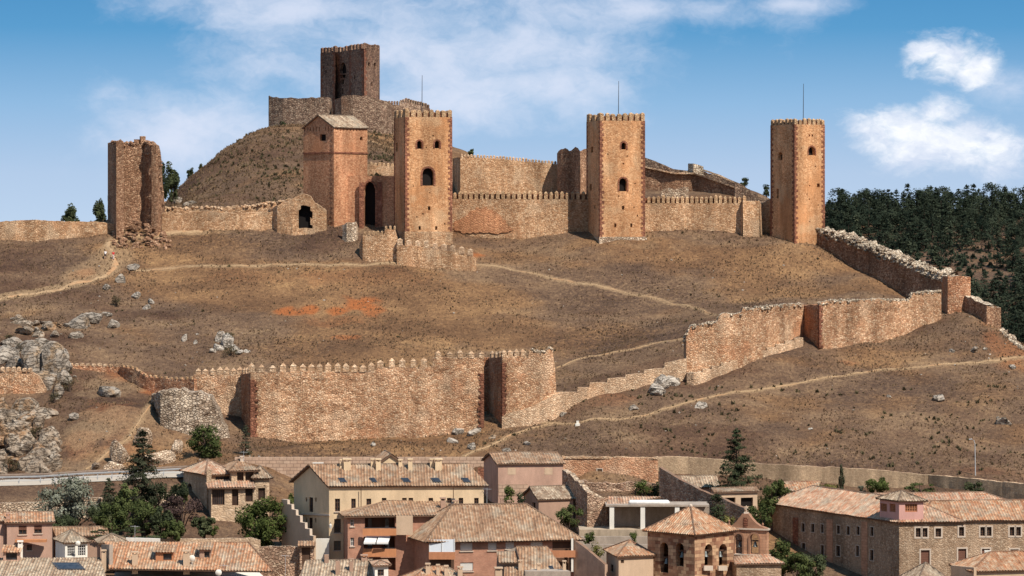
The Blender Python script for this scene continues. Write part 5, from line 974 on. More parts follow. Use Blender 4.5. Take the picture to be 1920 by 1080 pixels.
for x in (1321, 1348): wbox(t, x-.5, x+16, 1061, 1070, 439.4+(x-1302)*.075*.985, .25, M['stonesill'], 'sill', 439.4+(x+16-1302)*.075*.985)
def bell(parent, c, r=.42, h=.8):
    mb = MB(); mb.tube([c+Vector((0, 0, z*h)) for z in (0, .08, .3, .7, .92, 1.0)], [r, r*.92, r*.66, r*.5, r*.36, r*.05], 14); o = mb.build('bell', M['bell'], parent, smooth=True); mb = MB(); mb.box((c.x, c.y, c.z+h), (r*2.4, .16, .2)); mb.build('yoke', M['wood'], o)
for A, B2, hs in ((L, N, lh), (N, Rt, rh)):
    d, ln = dirn(A, B2); d = d/ln; n = Vector((d.y, -d.x))
    for h in hs: u = (h[0]+h[1])/2; bell(t, Vector((A[0]+d.x*u-n.x*.55, A[1]+d.y*u-n.y*.55, h[2]+1.25)))
c = (N+B)/2; za = ZZ(950.5, 444.5); pls = []; rds = []
for a, b in ((L, N), (N, Rt), (Rt, B), (B, L)):
    ee = lambda p, k: c+(p-c)*k
    q = [V3(ee(a, 1.13), ze-.15), V3(ee(b, 1.13), ze-.15), V3(ee(b, .72), ze+1.0), V3(ee(a, .72), ze+1.0)]; pls.append(q); pls.append([q[3], q[2], V3(c, za)]); rds += [(q[0], q[3]), (q[3], V3(c, za))]
roof(t, pls, M['tile_orange'], rds); mb = MB(); mb.tube([V3(c, za-.1), V3(c, za+.15), V3(c, za+.3)], [.3, .25, .05], 8); mb.build('finial', M['stonesill'], t)
t = thing('belfry_wall', 'curved sandstone belfry gable with hanging bells behind the bell tower', 'belfry', (*XY(1412, 447), ZZ(1090, 447)))
A, B2 = XY(1364, 449), XY(1438, 447); hs = holes_px(A, B2, [(1378, 1001, 1392, 1039, 'round'), (1406, 1001, 1422.5, 1039, 'round')]); zb, zt = ZZ(1110, 448), ZZ(992, 448); d, ln = dirn(A, B2); d = d/ln; nb = Vector((-d.y, d.x))*1.0
mb = MB(); facade(mb, A, B2, zb, zt, hs, 1.0); cv_ = []
for px, py in ((1364, 988.5), (1372, 985), (1380, 978.5), (1386, 971), (1391.5, 963.5), (1403, 963.5), (1409, 972), (1416, 980), (1425, 986.5), (1438, 991)): u, Y = onface(A, B2, px); cv_.append((A+d*u, ZZ(py, Y)))
fr_ = [V3(A, zt)]+[V3(p, z) for p, z in cv_]+[V3(B2, zt)]; mb.poly(fr_[::-1]); mb.poly([v+V3(nb, 0) for v in fr_])
for a, b in zip(fr_, fr_[1:]): mb.poly([a, b, b+V3(nb, 0), a+V3(nb, 0)])
facade(mb, B2+nb, A+nb, zb, zt, [(ln-h[1], ln-h[0], h[2], h[3], h[4]) for h in hs], .01); facade(mb, B2, B2+nb, zb, zt); facade(mb, A+nb, A, zb, zt); mb.build('wall', M['belfry'], t)
for h in hs: u = (h[0]+h[1])/2; bell(t, V3(A+d*u+nb*.5, h[2]+1.0), .4, .75); ringpart(t, A, B2, h, M['belfry'], .25, .1)
nh = holes_px(A, B2, [(1394, 971, 1402, 988)]); panes(t, A, B2, nh, M['quoin'], -.06, name='niche')
mb = MB(); 
for z0, z1, pr in ((zt-.1, zt+.12, .22), (ZZ(1041, 448), ZZ(1039, 448), .3)):
    mb.prism([A-nb.normalized()*pr-d*pr, B2-nb.normalized()*pr+d*pr, B2+nb+d*pr, A+nb-d*pr], z0, z1)
mb.build('cornice', M['stonesill'], t)
for px, py in ((1365.5, 974), (1428.5, 980)): u, Y = onface(A, B2, px); p = A+d*u+nb*.5; z0 = ZZ(py+11, Y); mb = MB(); mb.tube([V3(p, z0-.3), V3(p, z0+.2), V3(p, z0+.35), V3(p, z0+.55), V3(p, z0+.8)], [.16, .14, .08, .17, .03], 8); mb.build('pinnacle', M['belfry'], t)
u, Y = onface(A, B2, 1397.5); p = V3(A+d*u+nb*.5, ZZ(963.5, Y)); mb = MB(); mb.box((p.x, p.y, p.z), (.7, .4, .2)); mb.box((p.x, p.y, p.z+.2), (.1, .1, .95)); mb.box((p.x, p.y, p.z+.75), (.5, .1, .1)); mb.build('cross', M['stonesill'], t)
ft = quadpts((1360, 450), (1381, 443), (1465, 444.5)); ze = ZZ(1057, 443); block(t, ft, ze-9, ze, M['convent'], name='base_wall'); L, N, Rt, B = ft; roof(t, [[V3(N+Vector((-.3, -.4)), ze), V3(Rt+Vector((.5, -.4)), ze), V3(Rt+Vector((-1.8, 2.2)), ze+.95), V3(N+Vector((-.3, 2.2)), ze+.95)]], M['tile_pale'], name='pent_roof')
ft = quadpts((1137, 452), (1160, 443), (1225, 445)); ze = ZZ(1041, 443); t = thing('annexe', 'small hipped annexe with a cream wall left of the bell tower', 'house', (*((ft[1]+ft[3])/2), ZZ(1080, 443))); block(t, ft, ze-9, ze, M['beige'], [(1145, 1058, 1150, 1072)], [(1164, 1050, 1170, 1056)]); roofed(t, ft, ze, 1.6, 'hr', M['tile_orange'], .4, 3.5)
# ---------------------------------------------------------------- near roofs along the lower edge
def lowhouse(name, lab, L, N, Rt, pye, rise, kind, wall, tile, lh=(), rh=(), deep=9, hip=None, ov=.4, **k):
    ft = quadpts(L, N, Rt); ze = ZZ(pye, N[1]); t = thing(name, lab, 'house', (*((ft[1]+ft[3])/2), ze-deep)); block(t, ft, ze-deep, ze, wall, lh, rh, rise if kind in 'rl' else 0, kind if kind in 'rl' else None, **k); r = roofed(t, ft, ze, rise, kind, tile, ov, hip); return t, r, ft, ze
t, r, ft, ze = lowhouse('pink_house', 'pink rendered house with two dark windows and a red canopy', (8, 460), (13, 452), (98, 453), 978, .95, 'r', M['pinkr'], M['tile_orange'], (), [(35, 985.5, 50, 1002), (64, 985, 78.5, 1000), (50, 1021, 60, 1032)], wr=dict(frame=M['wood'], shut=(M['shutb'], .5), sill=M['stonesill']))
wbox(t, 28, 86, 1012, 1017, 450.9, 1.2, M['terracotta'], 'canopy'); chim(t, 11, 18, 962, 972, 453, M['pinkr'])
t, r, ft, ze = lowhouse('pink_house', 'plain pale house end cut by the photo edge beside the pink house', (-60, 456), (-25, 452), (11, 453), 975, 1.0, 'r', M['pinkr'], M['tile_orange'])
t, r, ft, ze = lowhouse('lantern_house', 'white roof lantern with two grid windows under a tiled pyramid', (104, 448), (122, 443), (164, 444), 1015, 1.35, 'hr', M['white'], M['tile_old'], (), [(126, 1023, 141, 1043), (146, 1022, 160.5, 1042)], 4, ov=.35, wr=dict(frame=M['wframe'], bars=(3, 3), fw=.07))
t, r, ft, ze = lowhouse('low_house', 'small hipped roof peeping up behind the white roof lantern', (182, 454), (188, 449), (236, 450), 1016, .9, 'hr', M['earthr'], M['tile_old'], deep=4)
t, r, ft, ze = lowhouse('low_house', 'dark red roofed outhouse below the silvery tree', (98, 462), (108, 457), (200, 458), 1003, .9, 'r', M['earthr'], M['tile_warm'], deep=5)
wbox(None, 211, 252, 1019, 1040, 446, .3, M['white'], 'parapet_wall', lab='white parapet wall rising among the tiled roofs', cat='wall')
# big roof at the left
def bigroof(name, lab, pts, tile, wall=None, deep=6):
    q = [Vector(p) for p in pts]; t = thing(name, lab, 'house', (sum(v.x for v in q)/len(q), sum(v.y for v in q)/len(q), min(v.z for v in q)-deep)); return t, q
t, q = bigroof('tiled_house', 'wide low house roof with dormers and a satellite dish left of the rubble yard', [P(204, 1066, 438), P(513, 1071, 437), P(466, 1017, 446), P(197, 1019, 446.5)], 'tile_warm'); pl1 = q
back = [q[2], q[3], q[3]+Vector((0, 9, -4.2)), q[2]+Vector((.8, 9, -4.2))]
r = roof(t, [q, back], M['tile_orange'], [(q[2], q[3]), (q[1], q[2])]); mb = MB(); f = [Vector(v[:2]) for v in (q[0]+Vector((.5, .5, 0)), q[1]+Vector((-.6, .5, 0)), back[3]+Vector((-.6, -.6, 0)), back[2]+Vector((.5, -.6, 0)))]; mb.prism(f, q[0].z-7, min(back[2].z, q[0].z)-.2); mb.build('wall', M['white'], t)
wbox(t, 190, 205, 1021, 1068, 445, .5, M['grey'], 'gable_wall', 439)
for x0, x1, y0, y1 in ((247, 258, 1034, 1060), (343, 355, 1032, 1061), (190, 199, 1031, 1056)): chim(r, x0, x1, y0, y1, onplane(pl1, x0, y1).y, M['beige'])
def dormer(parent, pl, x0, x1, y0, y1, mat, tile, win):
    p = onplane(pl, (x0+x1)/2, y1); Y = p.y; w = (x1-x0)*Y/F; z0, z1 = ZZ(y1, Y), ZZ(y0, Y); c = Vector((p.x, Y)); f = (c+Vector((-w/2, 2.2)), c+Vector((-w/2, 0)), c+Vector((w/2, 0)), c+Vector((w/2, 2.2))); d = bpy.data.objects.new('dormer', None); put(d, parent, V3(c, z0)); mb = MB(); hs = holes_px(f[1], f[2], [win]); facade(mb, f[0], f[1], z0-.5, z1); facade(mb, f[1], f[2], z0-.5, z1, hs, .2); facade(mb, f[2], f[3], z0-.5, z1)
    u = V3(f[1], z1)+Vector((-.3, -.35, .02)); v = V3(f[2], z1)+Vector((.3, -.35, .02)); rplane(mb, [u, v, v+Vector((0, 2.6, .75)), u+Vector((0, 2.6, .75))]); n0 = len(mb.f)
    o = mb.build('dormer', [mat, tile], parent); bpy.data.objects.remove(d)
    me = o.data; ar = np.zeros(len(me.polygons), dtype=np.int32)
    for i, pg in enumerate(me.polygons):
        if abs(pg.normal.z) > .25 and pg.area > 0 and len(pg.vertices) == 4 and pg.center.z+o.location.z > z1-.2: ar[i] = 1
    me.polygons.foreach_set('material_index', ar); 
    L_ = panes(o, f[1], f[2], hs, M['glass'], .18)
dormer(r, pl1, 292, 324, 1035, 1052, M['brickapron'], M['tile_warm'], (306, 1038, 322, 1050)); dormer(r, pl1, 374, 395, 1031, 1047, M['earthr'], M['tile_warm'], (383, 1034, 393, 1046))
dish(360, 1048, onplane(pl1, 360, 1055).y-.6, 'white satellite dish beside the chimney on the wide low roof'); dish(410, 1075, onplane(pl1, 410, 1070).y-1.0, 'white satellite dish at the lower edge of the wide low roof'); dish(146.5, 1020, 442.5, 'white satellite dish on the roof lantern between its two grid windows', .35)
t, q = bigroof('tiled_house', 'large mottled roof with a long glazed skylight in the lower left corner', [P(-30, 1100, 430), P(205, 1100, 430), P(188, 1046, 441), P(-30, 1050, 441)], 'tile_old'); pl2 = q
r = roof(t, [q, [q[2], q[3], q[3]+Vector((0, 4, -1.5)), q[2]+Vector((0, 4, -1.5))]], M['tile_old'], [(q[2], q[3])]); mb = MB(); mb.prism([Vector(v[:2]) for v in (q[0]+Vector((.5, .5, 0)), q[1]+Vector((-.6, .5, 0)), q[2]+Vector((-.6, 3, 0)), q[3]+Vector((.5, 3, 0)))], q[0].z-6, q[0].z-.2); mb.build('wall', M['white'], t)
skylight(r, pl2, 97, 1056, 148, 1069, 12); dormer(r, pl2, 6, 36, 1035, 1052, M['pinkr'], M['tile_orange'], (11, 1037, 32, 1050)); chim(r, 33, 42, 1014, 1050, 441, M['white'])
t, q = bigroof('tiled_house', 'narrow ridged roof with three slim chimneys in front of the cream house', [P(548, 1112, 428), P(722, 1110, 428), P(699, 1049, 437), P(573, 1051, 437)], 'tile_old'); pl3 = q
r = roof(t, [q, [q[2], q[3], q[3]+Vector((0, 6, -3)), q[2]+Vector((0, 6, -3))]], M['tile_old'], [(q[2], q[3])]); mb = MB(); mb.prism([Vector(v[:2]) for v in (q[0]+Vector((.5, .5, 0)), q[1]+Vector((-.6, .5, 0)), q[2]+Vector((-.3, 5, 0)), q[3]+Vector((.3, 5, 0)))], q[0].z-6, q[0].z-.3); mb.build('wall', M['white'], t)
for x0, x1, y0, y1 in ((608, 616, 1040, 1056), (629, 637, 1052, 1078), (655, 662, 1047, 1072), (677, 688, 1040, 1052)): chim(r, x0, x1, y0, y1, onplane(pl3, x0, y1).y, M['earthr'], x0 > 650)
lowhouse('low_house', 'small white flat topped house end right of the slim chimneys', (697, 436), (703, 431), (728, 432), 1059, .3, 'hr', M['white'], M['tile_pale'], (), [(708, 1068, 720, 1080)])
t, q = bigroof('tiled_house', 'steep tiled roof with a little side gable in front of the red flats', [P(985, 1100, 431), P(1078, 1100, 431), P(1027, 1025, 439), P(968, 1025, 439)], 'tile_warm'); pl4 = q
r = roof(t, [q, [q[2], q[3], q[3]+Vector((0, 5, -2.5)), q[2]+Vector((0, 5, -2.5))]], M['tile_warm'], [(q[2], q[3])]); mb = MB(); mb.prism([Vector(v[:2]) for v in (q[0]+Vector((0, .5, 0)), q[1]+Vector((-.6, .5, 0)), q[2]+Vector((-.2, 4, 0)), q[3]+Vector((.1, 4, 0)))], q[0].z-6, q[3].z-2.6); mb.build('wall', M['grey'], t)
mb = MB(); a, b, c_ = P(985, 1100, 431.2), P(968, 1025.5, 439), P(968, 1100, 439); mb.poly([c_, a, b]); mb.poly([P(930, 1085, 439), c_, b, P(932, 1040, 439)]); mb.build('gable_wall', M['grey'], t)
roof(t, [[P(935, 1055, 436), P(970, 1055, 436), P(966, 1034, 439), P(931, 1034, 439)], [P(944, 1100, 429), P(1003, 1100, 429), P(993, 1063, 434), P(946, 1063, 434)]], M['tile_warm'], name='lower_roof')
for x0, x1, y0, y1 in ((972, 979, 1050, 1064), (1007, 1013, 1056, 1082), (1055, 1061, 1051, 1068), (928, 941, 1064, 1084)): chim(r, x0, x1, y0, y1, 433 if x0 > 940 else 430, M['beige'])
skylight(r, pl4, 1028, 1062, 1036, 1068, 3); skylight(r, pl4, 1037, 1074, 1045, 1080, 3)
t, r, ft, ze = lowhouse('tiled_house', 'jumbled reddish roof with stubby chimneys at the foot of the red flats', (752, 436), (766, 430), (884, 432), 1090, 1.6, 'hr', M['earthr'], M['tile_orange'], deep=4)
for x0, x1, y0, y1 in ((798, 806, 1056, 1075), (818, 824, 1058, 1075), (833, 840, 1060, 1078), (858, 867, 1062, 1080)): chim(r, x0, x1, y0, y1, 432, M['beige'])
t, r, ft, ze = lowhouse('tiled_house', 'pointed tiled roof tip in front of the convent doors', (1690, 440), (1722, 432), (1782, 434), 1092, 2.2, 'hr', M['earthr'], M['tile_old'], deep=5)
t, r, ft, ze = lowhouse('tiled_house', 'hipped orange roof with a beige wall in the lower right corner', (1786, 440), (1824, 432), (1990, 435), 1068, 1.9, 'hr', M['beige'], M['tile_orange'], deep=6)
wbox(t, 1783, 1826, 1060, 1110, 438, .4, M['beige'], 'side_wall', 431.5, pyt2=1064)
# yard, gate and garden walls in the left middle
wall_run('yard_wall', M['rubblew'], [(486, 1026, 1085, 452), (530, 1024, 1085, 452), (574, 1026, 1085, 452)], .6, jag=.08, disp=.12, cap=M['pale'], seed=88, lab='pinkish rubble yard wall left of the tiled gateway', cat='wall')
t = thing('gateway', 'dark timber gateway with a little tiled roof beside the cream house', 'gate', (*XY(574, 451), ZZ(1065, 451))); wbox(t, 562, 566, 1020, 1068, 451, .5, M['rubblew'], 'pier'); wbox(t, 582, 589, 1020, 1068, 451, .5, M['rubblew'], 'pier'); wbox(t, 566, 582, 1024, 1068, 451.2, .12, M['wood'], 'door'); a = P(558, 1024, 450.4); b = P(591, 1024, 450.4); roof(t, [[a, b, b+Vector((0, 1.3, .6)), a+Vector((0, 1.3, .6))]], M['tile_warm'])
pts = []; ys = [936, 945, 955, 966, 979, 991, 1004, 1008]; xs = [528, 539, 547, 555, 563, 572, 581, 588]
for i in range(7): pts += [(xs[i], ys[i], 1030, 463-i*1.2), (xs[i+1]-.4, ys[i]+1, 1034, 463-(i+.9)*1.2)]
wall_run('stepped_wall', M['beige'], pts, .4, off=(.35, .35), jag=.02, disp=.02, cap=M['stonesill'], seed=89, lab='stepped garden wall going down between the round tree and the cream house', cat='wall')
wall_run('yard_wall', M['housestone'], [(300, 1010, 1060, 459), (380, 1010, 1060, 458), (470, 1008, 1060, 457), (488, 1012, 1060, 457)], .6, jag=.06, disp=.08, cap=M['pale'], seed=90, lab='pale garden wall below the stone house with the loggia', cat='wall')
wall_run('retaining_wall', M['pale'], [(-40, 944, 1000, 474), (40, 943, 1000, 475), (80, 941, 1000, 476), (230, 930, 1000, 478), (345, 925, 990, 480)], 1.0, jag=.08, disp=.1, seed=91, lab='pale stone retaining wall under the road behind the silvery tree', cat='wall')
wall_run('yard_wall', M['white'], [(236, 1008, 1040, 455), (300, 1010, 1040, 454)], .4, jag=.02, disp=.02, seed=92, lab='short whitewashed wall behind the wide low roof', cat='wall')
wbox(t, 586, 617, 1010, 1075, 456.8, .4, M['white'], 'side_wall', 456.4)
# road with guard rails
rp = [(-60, 911, 488.5), (0, 906, 489.5), (80, 902, 490), (160, 898, 490.5), (240, 894, 491), (345, 889, 492), (430, 886, 493)]; mb = MB(); rr = []
for a, b in zip(rp, rp[1:]): A, B2 = P(*a), P(*b); rr += [A.lerp(B2, i/8) for i in range(8)]
rr.append(P(*rp[-1])); rz = [Hs(np.array([p.x]*3), np.array([p.y-2, p.y, p.y+2])).mean()+.25 for p in rr]
for k in range(len(rr)-1):
    a, b, v = rr[k], rr[k+1], Vector((0, 2.1, 0)); a, b = Vector((a.x, a.y, rz[k])), Vector((b.x, b.y, rz[k+1])); mb.poly([a-v, b-v, b+v, a+v]); w_ = Vector((0, .25, .6)); mb.poly([a-v-w_, b-v-w_, b-v, a-v])
mb.build('road', M['asphalt'], None, kind='structure')
for k, (dy, lb) in enumerate(((-2.3, 'steel guard rail on the town side of the pale road'), (2.4, 'rusty guard rail on the cliff side of the pale road'))):
    mt = M['metal'] if k == 0 else M['rail']; c0 = P(*rp[1]); t = thing('guard_rail', lb, 'guard rail', (c0.x, c0.y+dy, c0.z)); L_ = []
    for a in rp: A = P(*a); A.y += dy; A.z = float(Hs(np.array([A.x]), np.array([A.y-dy]))[0])+.25; L_.append(A)
    mb = MB()
    for a, b in zip(L_, L_[1:]):
        for z0, z1, o in ((.5, .6, 0), (.6, .68, .04), (.68, .78, 0)): mb.poly([a+Vector((0, -o, z0)), b+Vector((0, -o, z0)), b+Vector((0, -o, z1)), a+Vector((0, -o, z1))]); mb.poly([b+Vector((0, .05, z0)), a+Vector((0, .05, z0)), a+Vector((0, .05, z1)), b+Vector((0, .05, z1))])
    mb.build('beam', mt, t)
    for a, b in zip(L_, L_[1:]):
        n_ = max(1, int((b-a).length/2.2))
        for i in range(n_): p = a.lerp(b, i/n_); mb = MB(); mb.box((p.x, p.y+.1, p.z-.5), (.12, .1, 1.25)); mb.build('post', mt, t)
# street lamp, marker post
t = thing('street_lamp', 'tall grey street lamp with a short curved arm below the right hand slope', 'street lamp', (*XY(1829, 497), ZZ(898, 497))); a = P(1829, 900, 497); mb = MB(); tp = P(1828, 832, 497); mb.tube([a, tp, tp+Vector((-.15, 0, .5)), tp+Vector((-.5, 0, .72))], [.09, .06, .05, .04], 8); mb.build('pole', M['metal'], t); mb = MB(); b = tp+Vector((-.95, 0, .70)); mb.tube([tp+Vector((-.45, 0, .72)), b], [.09, .06], 8); mb.build('lamp_head', M['metal'], t)
c = hit(1083, 797); mb = MB(); mb.box((c.x, c.y, c.z-.2), (.75, .75, .45)); mb.box((c.x, c.y, c.z+.25), (.4, .4, .45)); tag(mb.build('marker_stone', M['white'], None), 'small white marker stone where two footpaths meet', 'marker stone')

def antenna(px, pyt, pyb, Y, lab):
    a, b = P(px, pyb, Y), P(px, pyt, Y); t = thing('tv_antenna', lab, 'antenna', a); mb = MB(); mb.tube([a-Vector((0, 0, 1)), b], [.03, .025], 5); mb.build('mast', M['metal'], t); mb = MB(); mb.tube([b+Vector((-.6, .3, -.15)), b+Vector((.6, -.3, -.15))], .02, 4)
    for i in range(5): c = b+Vector((-.5+i*.25, .25-i*.125, -.15)); mb.tube([c+Vector((-.15, -.3, 0)), c+Vector((.15, .3, 0))], .015, 4)
    mb.build('aerial', M['metal'], t)
antenna(253, 985, 1018, 446, 'thin television aerial on the ridge behind the chimneys of the wide low roof'); antenna(420, 1058, 1072, 438, 'short television aerial near the lower eave of the wide low roof'); antenna(535, 1040, 1075, 436, 'thin mast aerial rising in front of the rubble yard wall'); antenna(913, 915, 945, 459, 'television aerial at the right end of the cream house'); antenna(457, 846, 862, 484, 'small aerial beside the chimney of the stone house')
# ---------------------------------------------------------------- vegetation
M['olive'] = leaf('silvery_foliage', (.11, .115, .08), (.22, .225, .165), (.36, .36, .29)); M['fir'] = leaf('fir_needles', (.036, .040, .024), (.080, .085, .050)); M['green'] = leaf('green_foliage', (.045, .058, .020), (.105, .122, .045), (.18, .19, .08)); M['bright'] = leaf('glossy_green_foliage', (.050, .064, .020), (.125, .150, .045), (.24, .26, .12))
M['plum'] = leaf('purple_plum_foliage', (.040, .026, .024), (.085, .055, .048)); M['pine'] = leaf('pine_needles', (.032, .041, .023), (.080, .092, .045), (.13, .14, .07)); M['yellow'] = leaf('yellowish_foliage', (.09, .085, .025), (.20, .18, .06), (.27, .24, .09)); M['scrub'] = leaf('dry_scrub', (.055, .046, .026), (.13, .105, .058))
M['forest'] = leaf('forest_needles', (.020, .029, .020), (.050, .062, .040), (.085, .095, .058), .12); M['drygrass'] = leaf('dry_grass', (.125, .082, .052), (.24, .158, .092), (.37, .26, .15), .16)
def quads(name, P_, S, mat, aspect=.6, nrm=None):
    """leaf-sized faces at the points P_ with sizes S, randomly turned"""
    n = len(P_); a = rng.normal(size=(n, 3)); b = rng.normal(size=(n, 3))
    if nrm is not None:
        q = nrm/np.maximum(np.linalg.norm(nrm, axis=1, keepdims=True), 1e-6)+rng.normal(size=(n, 3))*.42; q /= np.linalg.norm(q, axis=1, keepdims=True); a -= (a*q).sum(1, keepdims=True)*q; b = np.cross(q, a)
    a /= np.linalg.norm(a, axis=1, keepdims=True); b -= (b*a).sum(1, keepdims=True)*a; b /= np.linalg.norm(b, axis=1, keepdims=True)
    S = np.asarray(S)[:, None]; v = np.stack([P_-a*S*.5, P_+b*S*aspect*.5-a*S*.08, P_+a*S*.5, P_-b*S*aspect*.5-a*S*.08], 1).reshape(-1, 3)
    me = bpy.data.meshes.new(name); me.vertices.add(4*n); me.vertices.foreach_set('co', v.astype(np.float32).ravel()); me.loops.add(4*n); me.loops.foreach_set('vertex_index', np.arange(4*n, dtype=np.int32)); me.polygons.add(n); me.polygons.foreach_set('loop_start', np.arange(0, 4*n, 4, dtype=np.int32)); me.update(calc_edges=True); me.materials.append(mat); return me
def ball(n):
    v = rng.normal(size=(n, 3)); return v/np.linalg.norm(v, axis=1, keepdims=True)*(rng.random((n, 1))**(1/3.2))
def finish(name, lab, cat, base, tmb, crown_me, group=None):
    t = thing(name, lab, cat, base, group); tmb.build('trunk', M['bark'], t)
    o = bpy.data.objects.new('crown', crown_me); put(o, t, base); return t
def broad(name, lab, px0, px1, pyt, pyb, Y, mat, n=2600, ls=.42, clumps=22, cr=.36, bot=.12, cat='tree', group=None, squash=1.0, top=1.0, zb=None):
    """rounded crown of leaf clumps between the given photo columns and rows; the trunk stands on the ground"""
    cx, w, zt, z0 = (px0+px1)/2, (px1-px0)*Y/F, ZZ(pyt, Y), ZZ(pyb, Y); p = XY(cx, Y); g = min(gz(p.x, p.y) if zb is None else zb, z0); base = Vector((p.x, p.y, g)); h = zt-z0
    lo = z0+h*bot; R3 = np.array([w/2, w/2*squash, (zt-lo)/2])*1.1; c0 = np.array([0, 0, (zt+lo)/2-g]); q = []
    while len(q) < clumps:
        d = rng.normal(size=3); d /= np.linalg.norm(d); f = rng.random()**.34; k = (1-cr*.8)*f
        if d[2] > 0: d[:2] *= top
        q.append(c0+d*R3*k)
    q = np.array(q); per = n//clumps; bl = [ball(per) for c in q]; pts = np.concatenate([c+b*R3*cr*rng.uniform(.65, 1.15) for c, b in zip(q, bl)]); nr = np.concatenate(bl)+.5*(pts-c0)/R3+np.array([0, 0, .25])
    me = quads('crown', pts, rng.uniform(.6, 1.3, len(pts))*ls, mat, nrm=nr); mb = MB(); th = max(.05, w*.035)
    mb.tube([base+Vector((0, 0, -.3)), base+Vector((.05*w, 0, (lo-g)*.6)), base+Vector(c0)], [th*1.3, th, th*.5], 7)
    for c in q[:7]: mb.tube([base+Vector((0, 0, max(.2, (lo-g)*.7))), base+Vector((c*np.array([.5, .5, .8])).tolist()), base+Vector(c.tolist())], [th*.6, th*.4, th*.15], 5)
    return finish(name, lab, cat, base, mb, me, group)
def conifer(name, lab, px, halfpx, pyt, pyb, Y, mat, levels=16, n=3200, ls=.4, droop=.15, start=.12, power=.8, gap=.25, cat='tree', zb=None):
    p = XY(px, Y); zt = ZZ(pyt, Y); z0 = ZZ(pyb, Y); g = min(gz(p.x, p.y) if zb is None else zb, z0); base = Vector((p.x, p.y, g)); H = zt-g; Rw = halfpx*Y/F; mb = MB(); mb.tube([base+Vector((0, 0, -.3)), base+Vector((0, 0, H*.5)), base+Vector((0, 0, H*.98))], [H*.018+.05, H*.012+.03, .02], 7); P_ = []
    hs = z0-g+(zt-z0)*start
    for i in range(levels):
        f = (i+rng.random()*.5)/levels; z = hs+(H-hs)*f; L = 1.15*Rw*(1-f)**power*(.8+.4*rng.random())+.15; nb = max(5, int(10-4*f))
        for k in range(nb):
            if rng.random() < gap: continue
            a = rng.random()*6.283; l = L*rng.uniform(.6, 1.12); m = max(6, int(n/levels/nb*(1-f*.6)*2.4)); t = rng.random(m)**.7; wd = .20*l*(1.1-t)+.12
            x = np.cos(a)*l*t+rng.normal(size=m)*wd*.8; y = np.sin(a)*l*t+rng.normal(size=m)*wd*.8; zz = z-droop*l*t+.10*l*t*t+rng.normal(size=m)*wd*.5; P_.append(np.stack([x, y, zz], 1))
            mb.tube([base+Vector((0, 0, z)), base+Vector((math.cos(a)*l*.9, math.sin(a)*l*.9, z-droop*l*.8))], [.05, .015], 4, cap=False)
    P_.append(np.stack([rng.normal(size=30)*.1, rng.normal(size=30)*.1, H-rng.random(30)*.6], 1)); pts = np.concatenate(P_); return finish(name, lab, cat, base, mb, quads('crown', pts, rng.uniform(.6, 1.3, len(pts))*ls, mat, .4, nrm=pts*np.array([1, 1, 0])/Rw*1.2+np.array([0, 0, .7])), None)
def shrub(lab, px, py, w, h, mat=None, Y=None, name='shrub', n=420, group=None, ls=.22):
    c = hit(px, py) if Y is None else P(px, py, Y); return broad(name, lab, px-w/2, px+w/2, py-h, py+2, c.y, mat or M['scrub'], n, ls, 9, .42, .0, 'shrub', group, zb=c.z-.05)
broad('olive_tree', 'broad silvery tree between the pink house and the road', 64, 195, 886, 1012, 466, M['olive'], 6500, .40, 40, .26, .08, squash=.7)
conifer('fir_tree', 'tall sparse dark fir standing before the road and rubble blocks', 268, 46, 804, 942, 474, M['fir'], 19, 6500, .40, .24, .06, .75, .18)
conifer('fir_tree', 'small dense dark conifer between the silvery tree and the tall fir', 204, 16, 896, 945, 475, M['fir'], 10, 1300, .34, .1, .0, .6, .1)
broad('almond_tree', 'wide bright green tree growing below the grey rubble stub', 348, 437, 794, 872, 503, M['green'], 3600, .40, 26, .27, .12, squash=.8)
conifer('fir_tree', 'thin young conifer beside the red quoin of the crenellated rampart', 461, 14, 798, 862, 506, M['fir'], 11, 700, .34, .1, .05, .5, .3)
broad('round_tree', 'dense round glossy tree in front of the stone house', 440, 545, 932, 1036, 463, M['bright'], 11000, .36, 90, .2, .0, squash=.9)
broad('plum_tree', 'dark purple leaved tree left of the stone house', 298, 378, 926, 1006, 466, M['plum'], 3000, .36, 24, .28, .12)
broad('garden_tree', 'low dense green tree under the tall fir', 226, 312, 934, 1008, 462, M['green'], 3600, .36, 28, .26, .05); broad('garden_tree', 'small olive green tree right of the silvery tree', 176, 246, 942, 1006, 461, M['green'], 2600, .36, 22, .28, .05)
broad('garden_tree', 'dark green tree squeezed between the plum tree and stone house', 318, 362, 895, 950, 473, M['pine'], 1500, .36, 14, .3, .05); broad('garden_tree', 'shady tree behind the tall fir near the road', 262, 330, 905, 960, 474, M['pine'], 2200, .36, 18, .3, .05)
broad('hedge', 'dark clipped hedge below the garden trees', 150, 320, 988, 1018, 458, M['pine'], 3200, .30, 40, .14, .0, 'hedge', squash=.25)
for x0, x1, yt, yb, Yq, m, lb in ((150, 215, 938, 1000, 464, 'pine', 'shady green tree just right of the silvery tree trunk'), (216, 262, 905, 965, 469, 'green', 'leafy tree between the small dark conifer and tall fir'), (280, 330, 950, 1012, 461, 'pine', 'dark bushy tree in front of the plum tree'), (360, 405, 960, 1008, 465, 'pine', 'dark tree in the shade of the stone house'), (300, 350, 968, 1014, 459, 'green', 'low green tree behind the whitewashed wall'), (90, 150, 960, 1010, 463, 'pine', 'dark bush under the silvery tree'), (330, 352, 915, 950, 476, 'green', 'small green tree against the stone house side wall')):
    broad('garden_tree', lb, x0, x1, yt, yb, Yq, M[m], 2400, .38, 22, .28, .0)
